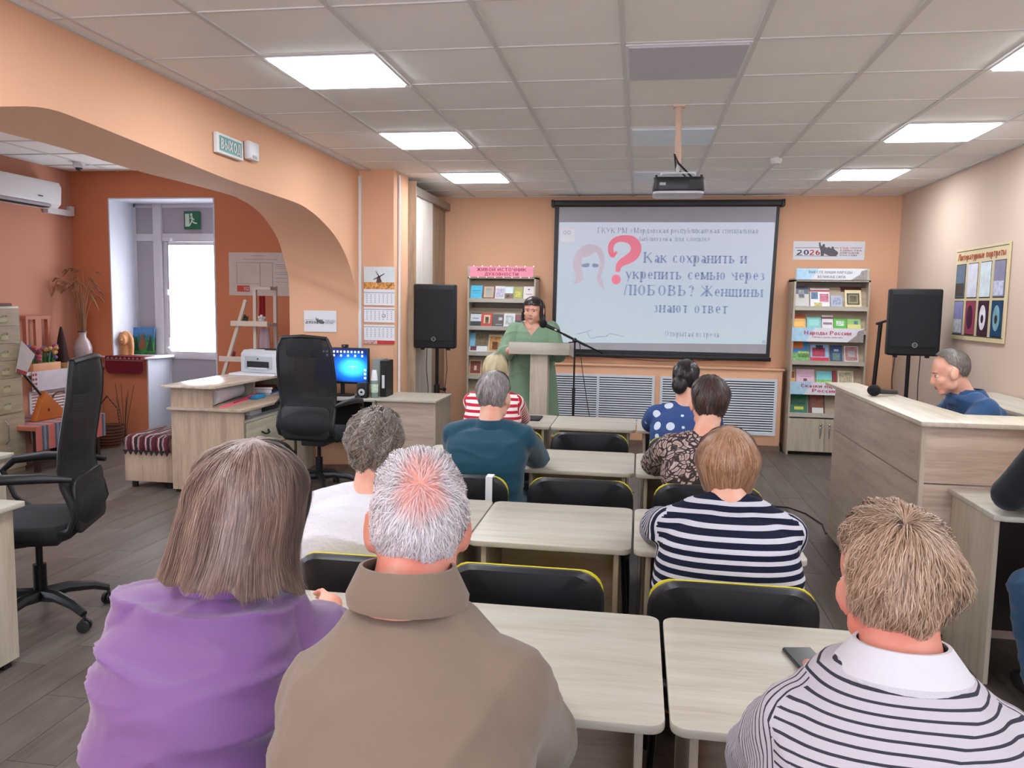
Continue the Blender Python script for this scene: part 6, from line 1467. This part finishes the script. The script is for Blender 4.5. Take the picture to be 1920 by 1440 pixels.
# --- 12 person at the right edge
px,py=1.80,3.12
JEANS=fabric('jeans_blue',(46,80,112),var=.15,bump=.4,bscale=260,rough=.9);DKS=fabric('black_sweater',(20,22,30),var=.08)
P=dict(pelvis=(px,py,.56),head=(1.82,3.30,1.27),hrot=(.0,.2,0),neck=(1.82,3.22,1.14),
 spine=spine(px,py,1.81,3.15,.88,1.82,3.22,1.145,hw=.19,ww=.19,wd=.14,cw=.2,cd=.14,sw=.18),
 arms=[((1.565,3.28,1.05),(1.50,3.46,.84),(1.66,3.70,.79)),((2.02,3.20,1.03),(2.08,3.50,.80),(1.94,3.70,.79))],
 legs=[((px-.09,py+.02,.55),(1.575,3.42,.47),(1.62,3.36,.10)),((px+.09,py+.02,.55),(1.96,3.54,.52),(1.95,3.50,.10))],
 skin=FAIR,ar=(.06,.05,.032),top=dict(name='sweater',mat=DKS,sleeve=1.85,folds=[('n',.006,4,4,6,2.9)],sr=1.1),low=dict(name='jeans',mat=JEANS,len=.95,folds=[('r',.008,8,8,14,2.1)]),grow=.016)
o,M=person('person in a black sweater and blue jeans, cut by the right picture edge',P)
hm=hairmat('hair_brown_short',[(.3,(50,40,36)),(.6,(90,76,66)),(.8,(120,104,92))])
hair(o,M,hm,a=.084,b=.104,c=.102,back=2.1,sidep=1.45,front=.85,nstr=1500,slen=.25,wdt=.0016,lift=.006,wave=.003,mess=.4,seed=27,thick=.012)
c_=copy_tree(pchair);c_.location=(1.80,3.10,0);tag(c_,'black and yellow chair under the person cut by the right picture edge','chair','conference chairs at the desks')
# ------------------------------------------------------------------ alcove objects
r=empty('air_conditioner',(-6.12,7.12,2.59),label='white wall air conditioner high on the alcove left wall',cat='air conditioner')
MB().prism([(-.13,.0),(-.13,.215),(-.11,.225),(.13,.225),(.13,0)] and [(0,-.13),(.17,-.13),(.215,-.09),(.225,.08),(.2,.13),(0,.13)],-.45,.45,axis='y').build('casing',WHITE,r,bevel=.008,smooth=True)
box('air_flap',.17,.222,-.40,.30,-.128,-.10,PVCP,r,bevel=.004);box('air_slot',.12,.2,-.40,.30,-.136,-.129,DARKG,r);box('badge',.224,.227,.12,.18,-.04,-.032,DARKG,r)
box('pipe_duct',0,.06,.45,.80,-.17,-.11,WHITE,r);box('socket_box',.0,.05,.80,.86,-.16,-.06,WHITE,r,bevel=.004)
r=empty('dome_camera',(-5.6,7.45,2.9),label='small white dome camera with black lens on the alcove ceiling',cat='camera')
MB().lathe([(.045,-.05),(.055,-.045),(.055,0)],20).build('housing',WHITE,r,smooth=True);MB().ball((0,0,-.05),(.035,.035,.03),14,8).build('lens_dome',BLACK,r,smooth=True)
# card cabinet
r=empty('card_cabinet',(-5.65,5.82,0),label='tall pale card cabinet with six label drawers at the left edge',cat='cabinet')
CABM=wood('cabinet_beige_y',(176,164,140),(154,142,120),'y')
box('carcass',-.25,.235,-.62,.53,0,1.475,CABM,r,bevel=.003)
for j in range(6):
    for y0 in(-.60,-.225,.15):
        y1=y0+.365
        d_=box('drawer',.236,.252,y0,y1,1.455-(j+1)*.152+.004,1.455-j*.152,CABM,r)
        zc=1.455-(j+.5)*.152;yc=(y0+y1)/2
        box('label_holder',.253,.262,yc-.035,yc+.035,zc-.04,zc-.005,plain('brass_pale',(186,180,140),.4),d_);MB().tube([(.255,yc-.03,zc),(.272,yc-.02,zc+.015),(.272,yc+.02,zc+.015),(.255,yc+.03,zc)],.004,6).build('handle',STEEL,d_)
box('door',.236,.252,-.60,.525,.05,.53,CABM,r);MB().tube([(.255,.3,.28),(.285,.3,.31),(.285,.3,.45),(.255,.3,.48)],.006,8).build('handle',STEEL,r,smooth=True)
box('top_tray',-.1,.24,.1,.45,1.476,1.50,plain('brown_box',(110,70,60),.6),r)
t=MB().prism([(6.36,.86),(6.25,.90),(6.33,1.17),(6.48,1.04)],-5.385,-5.378,axis='x');o=t.build('embroidered_towel',plain('towel_white',(196,186,186),.9,bump=.3,bscale=200))
tag(o,'white towel with a red border hanging at the corner of the card cabinet','towel');MB().prism([(6.36,.86),(6.25,.90),(6.255,.93),(6.375,.89)],-5.377,-5.374,axis='x').build('border',plain('towel_red',(150,50,50),.9),o)
# ledge, radiator
struct(box('window_5_sill',-6.12,-5.78,6.37,7.98,.80,.83,WHITE,bevel=.003))
grille(-.5,.5,.14,.64,15,'white louvred radiator grille under the alcove ledge',[],par=None,rz=math.radians(90),loc=(-5.82,7.4,0),grp='alcove radiator grille')
struct(box('wall_ledge_box',-6.12,-5.815,6.37,7.98,0,.80,SALMON))
o=box('lace_cloth',-5.775,-5.768,6.90,7.46,.64,.835,plain('lace_white',(206,196,204),.9,bump=.4,bscale=160));tag(o,'white cloth with a pink embroidered edge hanging from the alcove ledge','cloth')
b=MB()
for i in range(4):
    for j in range(2):b.prism([(6.915+.035*j+.012*math.cos(a),.67+.045*i+.014*math.sin(a)) for a in np.linspace(0,6.28,7)[:-1]],-5.768,-5.765,axis='x')
b.build('embroidery',plain('embroidery_red',(170,60,80),.9),o,kind='stuff')
r=empty('flower_box',(-5.88,7.16,.83),label='wooden box of small artificial flowers on the alcove ledge',cat='flower box')
box('planter',-.07,.07,-.19,.19,0,.075,plain('pine_orange',(206,146,104),.6),r,bevel=.003)
rr_=random.Random(4)
FC=[(170,70,90),(150,60,110),(90,110,170),(196,160,90),(180,90,60),(200,150,160),(110,70,140)]
sb=MB()
for i in range(44):
    x=rr_.uniform(-.05,.05);y=rr_.uniform(-.19,.19);h=rr_.uniform(.11,.24)
    sb.tube([(x,y,.07),(x*1.3+.01,y*1.08,h)],[.009,.004],5)
    MB().ball((x*1.3+.01,y*1.08,h),(rr_.uniform(.018,.03),rr_.uniform(.02,.032),.022),8,6).build('flower',plain('flower_%d'%(i%7),FC[i%7],.7,var=.3,nscale=50),r,smooth=True)
sb.build('stems',plain('stem_green',(40,110,50),.6),r,kind='stuff')
r=empty('wooden_bowl',(-5.86,7.48,.83),label='small wooden bowl on the ledge behind the chair',cat='bowl');MB().lathe([(.04,0),(.07,.03),(.085,.06),(.078,.06),(.05,.02)],20).build('body',plain('birch_wood',(176,130,70),.5),r,smooth=True)
r=empty('wooden_loom',(-6.02,7.32,.83),label='small wooden frame with two uprights on the alcove ledge',cat='frame')
PN=plain('pine_reddish',(176,104,80),.6)
for y in(-.16,.14):box('upright',-.05,-.01,y,y+.03,0,.53,PN,r)
box('rail',-.06,.0,-.17,.18,.50,.535,PN,r);box('upright',-.04,-.01,-.03,.05,.0,.50,PN,r);box('rail',-.06,.0,-.17,.18,.02,.05,PN,r)
# vase and grasses
r=empty('vase',(-5.85,7.74,.83),label='white glazed vase with a dark rim in the alcove corner',cat='vase')
MB().lathe([(.045,0),(.065,.05),(.088,.14),(.09,.2),(.07,.26),(.038,.31),(.036,.345),(.045,.365),(.038,.365),(.030,.345)],28).build('body',plain('glazed_white',(176,160,160),.2,var=.1,nscale=20),r,smooth=True)
MB().lathe([(.0455,.36),(.047,.362),(.047,.372),(.038,.373)],28).build('rim',plain('vase_rim_dark',(60,24,34),.4),r)
g=empty('dried_grass',(-5.85,7.74,1.195),label='tall bunch of dried wheat ears standing in the white vase',cat='dried flowers')
ST=plain('straw',(150,106,76),.8,var=.2)
for i in range(26):
    a=rr_.uniform(-1,1);dx=max(a*.2-.04,-.15);dy=rr_.uniform(-.1,.12);h=rr_.uniform(.45,.72)-abs(a)*.12
    droop=rr_.uniform(0,.12)*abs(a)*2
    pts=[(a*.015,dy*.1,-.15),(dx*.35,dy*.4,h*.4),(dx*.75,dy*.8,h*.8),(dx*1.1+math.copysign(.03,dx),dy,h-droop*.3)]
    s_=MB().tube(pts,.0032,5);e=pts[-1];s_.tube([e,(e[0]+math.copysign(.04,dx),e[1],e[2]+.02-droop*.6),(e[0]+math.copysign(.09,dx),e[1],e[2]-.01-droop)],[.006,.012,.003],6)
    s_.build('wheat_stalk',ST,g,smooth=True)
r=empty('dark_hat',(-5.96,7.56,.83),label='dark pointed felt hat on the ledge left of the vase',cat='hat')
MB().lathe([(.13,.0),(.135,.015),(.075,.03),(.06,.12),(.035,.3),(.01,.42)],18).build('body',plain('dark_felt',(50,24,26),.9),r,smooth=True)
# bench with striped cloth
r=empty('alcove_bench',(-5.5,6.75,0),label='low wooden bench under a striped cloth behind the card cabinet',cat='bench')
box('seat',-.28,.28,-.5,.42,.38,.41,PN,r)
for x in(-.24,.24):
    for y in(-.44,.36):box('leg',x-.02,x+.02,y-.02,y+.02,0,.38,plain('dark_wood',(50,30,28),.6),r)
STR=stripes('striped_blanket',[(206,110,100),(206,110,100),(84,90,104),(130,136,150),(84,90,104),(200,120,104)],1,6.2)
o=MB().box(-.30,.295,-.5,.42,.411,.421).box(.285,.297,-.5,.42,.20,.42).build('striped_blanket',STR,None,loc=(-5.5,6.75,0));tag(o,'salmon and grey striped blanket draped over the low bench','blanket')
r=empty('balalaika',(-5.42,6.78,.425),label='orange triangular balalaika body lying on the striped blanket',cat='balalaika')
q=MB().prism([(-.30,0),(.15,.0),(-.16,.27)],-.04,.02,axis='x');q.build('body',plain('balalaika_orange',(180,100,44),.3),r,bevel=.006,smooth=True);MB().ball((.02,-.13,.09),(.004,.014,.014),10,6).build('sound_hole',DARKG,r)
MB().tube([(0,-.2,.24),(0,-.45,.5)],.012,6).build('neck',plain('dark_wood',(50,30,28),.6),r)
r=empty('round_hoop',(-5.52,6.98,.425),.5,'grey brown wide wooden hoop standing on the bench beside the balalaika','hoop')
b=MB();rg=[]
for t in np.linspace(0,2*PI,25)[:-1]:
    c,s=math.cos(t),math.sin(t);rg.append([(.10*c,-.04,.115+.115*s),(.10*c,.04,.115+.115*s),(.088*c,.04,.115+.102*s),(.088*c,-.04,.115+.102*s)])
b.loft(rg+[rg[0]],caps=False);b.build('rim',plain('hoop_greybrown',(96,84,80),.7),r,smooth=True)
r=empty('woven_basket',(-5.50,7.62,0),label='wicker basket with an arched handle on the alcove floor behind the chair',cat='basket')
WK=stripes('wicker_brown',[(120,70,44),(60,34,26)],2,30)
MB().lathe([(.11,0),(.15,.1),(.16,.22),(.15,.22),(.10,.02)],20).build('bowl',WK,r,smooth=True);MB().tube([(-.14,0,.2),(-.12,0,.4),(0,0,.53),(.12,0,.4),(.14,0,.2)],.01,8).build('handle',WK,r,smooth=True)
r=empty('folded_bag',(-5.62,7.38,0),label='black, red and white bag on the floor behind the left swivel chair',cat='bag')
box('body',-.1,.12,-.1,.08,0,.3,BLACK,r,bevel=.03);box('red_band',.0,.125,-.104,-.09,.1,.15,plain('red_gloss2',(160,40,30),.5),r);box('white_band',.0,.126,-.106,-.09,.15,.22,PAPER,r)
r=empty('dried_branches',(-5.42,7.78,0),label='dried brown twigs standing beside the basket under the ledge wall',cat='dried flowers')
for i in range(7):
    a=rr_.uniform(-.12,.12);MB().tube([(0,0,0.0),(a*.4,.0,.3),(a,.01,.5+rr_.uniform(-.05,.15))],.004,5).build('twig',plain('twig_brown',(110,64,44),.8),r)
# niche ledge objects
RC=plain('dark_red_cloth',(110,14,32),.9,var=.15,bump=.3,bscale=200)
o=MB().prism([(-5.715,.925),(-5.715,.80),(-5.70,.76),(-5.67,.742),(-5.315,.742),(-5.28,.76),(-5.265,.80),(-5.265,.925)][::-1],7.905,7.913,axis='y').box(-5.715,-5.265,7.905,8.12,.9255,.931).build('embroidered_cloth',RC)
tag(o,'dark red embroidered cloth hanging over the white sill','cloth')
MB().box(-5.71,-5.27,7.901,7.905,.885,.889).build('trim_line',plain('pale_thread',(190,160,160),.8),o)
b=MB()
for i in range(9):
    x=-5.70+.05*i;b.prism([(x,.90),(x+.02,.925),(x+.04,.90)],7.901,7.905,axis='y')
b.build('embroidery',plain('pale_thread2',(176,120,124),.8,var=.5,nscale=90),o,kind='stuff')
def paintmat():
    s=NT('forest_painting');v=s.coord();sp=s.n('ShaderNodeSeparateXYZ');s.l(v,sp.inputs[0]);n=s.noise(v,16,3)
    a=s.n('ShaderNodeMath',operation='MULTIPLY_ADD');a.inputs[1].default_value=.25;s.l(n,a.inputs[0]);s.l(sp.outputs[2],a.inputs[2])
    s.l(s.ramp(a.outputs[0],[(.1,lin((20,70,30))),(.22,lin((50,140,70))),(.3,lin((30,96,60))),(.38,lin((70,130,190))),(.45,lin((50,110,180)))]),s.b.inputs['Base Color']);s.b.inputs['Roughness'].default_value=.5;return s.m
r=empty('deer_painting',(-5.648,8.32,.926),0,'bright forest painting with a brown deer behind the carved head','painting');r.rotation_euler=(-.12,0,0)
box('canvas',-.235,.235,0,.018,0,.305,paintmat(),r)
MB().prism([(.06,.06),(.10,.05),(.14,.08),(.13,.16),(.10,.2),(.11,.25),(.09,.22),(.07,.25),(.08,.18),(.05,.12)],-.003,0,axis='y').build('deer_shape',plain('deer_brown',(120,80,60),.6),r)
for x,h in((-.19,.26),(.02,.2),(.19,.22)):
    MB().prism([(x-.04,.04),(x+.04,.04),(x,h)],-.002,0,axis='y').build('tree_shape',plain('fir_dark',(16,66,50),.6,var=.3),r)
CW=plain('carved_lime_wood',(206,146,96),.55,var=.08,nscale=20,bump=.3,bscale=60)
r=empty('carved_head',(-5.62,8.13,.926),.12,'carved light wood bust of a long-haired woman on the sill','sculpture')
b=MB();b.ball((0,0,.185),(.058,.06,.085),18,12).ball((0,-.055,.172),(.040,.03,.06),14,10).tube([(0,-.08,.2),(0,-.094,.165)],[.006,.011],8).ball((0,-.083,.142),(.016,.006,.006),8,6).tube([(0,0,0),(0,0,.12)],[.05,.035],14)
for s in(-1,1):b.ball((s*.018,-.08,.192),(.008,.005,.004),8,6);b.tube([(s*.03,-.005,.25),(s*.062,-.0,.19),(s*.068,0.005,.1),(s*.062,.005,.02),(s*.062,0,0)],[.02,.028,.026,.024,.022],10)
b.tube([(0,.03,.25),(0,.05,.15),(0,.04,0)],[.04,.05,.05],12)
me=remesh(b,.005,3);me.materials.clear();me.materials.append(CW)
for p_ in me.polygons:p_.use_smooth=True
link('bust',me,r)
# fire exit pictogram
r=empty('escape_sign',(-4.95,8.41,2.43),label='green running man escape sign on the panel above the lit door',cat='sign')
box('plate',-.095,.095,-.012,.0,-.1,.1,plain('escape_green',(20,96,66),.4),r);WI=plain('sign_pale',(196,214,196),.5)
box('door_shape',-.08,-.03,-.0135,-.012,-.07,.07,WI,r)
b=ribbon2d([(-.005,.05),(.005,.02),(.0,-.01),(.03,-.03),(.06,-.035)],[.008]*5,-.015,-.012);b2=ribbon2d([(0,-.01),(-.015,-.04),(-.03,-.06)],[.007]*3,-.0155,-.0125);b.add(b2.v,b2.f)
b2=ribbon2d([(.03,.0),(.01,.025),(-.02,.02)],[.006]*3,-.016,-.013);b.add(b2.v,b2.f);b.prism([(-.005+.014*math.cos(a),.062+.014*math.sin(a)) for a in np.linspace(0,6.28,11)[:-1]],-.015,-.012,axis='y')
b.build('running_figure',WI,r,kind='stuff')
# evacuation plan
r=empty('evacuation_plan',(-3.95,7.995,1.83),label='beige evacuation plan with a red 112 box on the alcove back wall',cat='notice')
box('sheet',-.35,.42,-.006,0,-.225,.225,plain('plan_beige',(206,190,178),.6),r)
PLN=plain('plan_line',(110,96,96),.6)
b=MB()
for x0,x1,z0,z1 in((-.26,.0,-.1,.12),(.0,.14,-.13,.12)):
    for a,c,d,e in((x0,x1,z0,z0),(x0,x1,z1,z1),(x0,x0,z0,z1),(x1,x1,z0,z1)):b.box(a-.0015,c+.0015,-.0075,-.006,d-.0015,e+.0015)
for a,c,z in((-.1,.06,.19),(-.2,.2,.155),(.17,.38,.1),(.17,.36,.08),(.17,.38,.06),(.17,.35,.02),(.17,.38,0),(.17,.36,-.04),(.17,.38,-.08)):b.box(a,c,-.0075,-.006,z-.0015,z+.0015)
b.build('plan_lines',PLN,r,kind='stuff')
box('red_box',-.26,-.12,-.0075,-.006,-.185,-.12,plain('plan_red',(196,70,50),.6),r);fit('112',-.155,-.153,.055,.035,PAPER,r,y=-.0085)
# ladder shelf
LW=plain('birch_pale',(206,188,172),.6,var=.04)
r=empty('ladder_shelf',(-3.85,7.45,0),label='pale wooden ladder shelf with hanging cloths behind the printer',cat='shelf')
def lx(x):return x+3.85
MB().tube([(lx(-3.82),-.03,1.56),(lx(-4.30),-.12,.0)],.022,4).build('slanted_leg',LW,r)
MB().tube([(lx(-3.74),.0,1.66),(lx(-3.75),0,0)],.022,4).build('post',LW,r);MB().tube([(lx(-3.585),.12,1.70),(lx(-3.59),.12,0)],.022,4).build('post',LW,r)
for z,x0,x1 in((1.335,-3.95,-3.57),(.985,-4.08,-3.6),(.6,-4.15,-3.6)):
    box('shelf',lx(x0),lx(x1),-.08,.14,z-.03,z,LW,r);box('shelf_lip',lx(x0),lx(x1),-.1,-.08,z-.03,z+.02,LW,r)
box('top_board',lx(-3.76),lx(-3.57),-.02,.14,1.66,1.69,LW,r)
for nm,x,z0,z1,w_,c,lb in (('red_cloth',-3.685,1.36,1.60,.035,(150,28,36),'narrow dark red cloth hanging in the ladder shelf'),('pinkish_cloth',-3.665,.99,1.29,.065,(176,150,156),'greyish pink cloth hanging below the ladder shelf board')):
    b=MB();rg=[]
    for i in range(6):
        z=z0+(z1-z0)*i/5;rg.append([(x+w_*u*(1-.25*i/5),7.47+.012*math.sin(u*6+i*.4),z) for u in np.linspace(-1,1,7)]+[(x+w_*u*(1-.25*i/5),7.485+.012*math.sin(u*6+i*.4),z) for u in np.linspace(1,-1,7)])
    b.loft(rg);tag(b.build(nm,plain(nm+'_fabric',c,.9),None,smooth=True),lb,'cloth')
for x,z,c,lb in((-3.86,1.335,(60,50,40),'dark small figurine on the upper board of the ladder shelf'),(-3.68,1.335,(200,190,190),'white and grey bunch of flowers on the ladder shelf'),(-4.0,.985,(130,40,44),'dark red round ornament on the lower board of the ladder shelf')):
    r=empty('ornament',(x,7.46,z+.002),label=lb,cat='ornament',group='ornaments on the ladder shelf')
    MB().lathe([(.02,0),(.035,.02),(.03,.05),(.012,.06)],12).build('body',plain('orn_%d'%c[0],c,.6,var=.3,nscale=60),r,smooth=True);MB().ball((0,0,.065),(.018,.018,.016),8,6).ball((.03,0,.05),.014,8,6).ball((-.028,.0,.055),.012,8,6).build('blossom',plain('ornb_%d'%c[0],tuple(min(255,q+20) for q in c),.6,var=.4,nscale=60),r,smooth=True)
# red fabric and toys at the left end of the desk, seen over the shelf
r=empty('soft_toy',(-4.12,7.35,0.0),label='pinkish white soft toy with a red cap behind the reception desk',cat='toy')
box('box_seat',-.12,.12,-.1,.1,0,.62,LW,r);MB().ball((0,0,.68),(.07,.06,.06),12,8).ball((-.06,0,.72),(.03,.03,.03),8,6).build('body',plain('toy_white',(206,190,190),.9),r,smooth=True);MB().ball((.04,-.01,.76),(.05,.04,.035),10,8).build('cap',plain('toy_red',(140,20,30),.8),r,smooth=True)
# ------------------------------------------------------------------ small things on and by the student desks
o=MB().box(-.015,.015,-.012,-.006,-.16,.0).box(-.015,.015,-.012,.05,0,.006).box(-.015,.015,.044,.05,-.1,0).build('bag_strap',PAPER,None,loc=(-.635,3.44,.80));tag(o,'white bag strap hooked over a chair back in the third row','strap')
r=empty('handbag',(-.035,2.42,.40),label='dusty pink handbag standing between two chairs of the second row',cat='handbag')
PK=plain('dusty_pink_leather',(150,108,116),.5)
box('body',-.03,.03,-.1,.1,-.4,-.05,PK,r,bevel=.012);MB().tube([(0,-.05,-.06),(0,-.045,.12),(0,0,.2),(0,.045,.12),(0,.05,-.06)],.008,8).build('handle',PK,r,smooth=True)
tag(box('notebook',-.86,-.68,5.60,5.82,.741,.751,DARKG,bevel=.002),'dark notebook on the front desk beside the woman in red stripes','notebook')
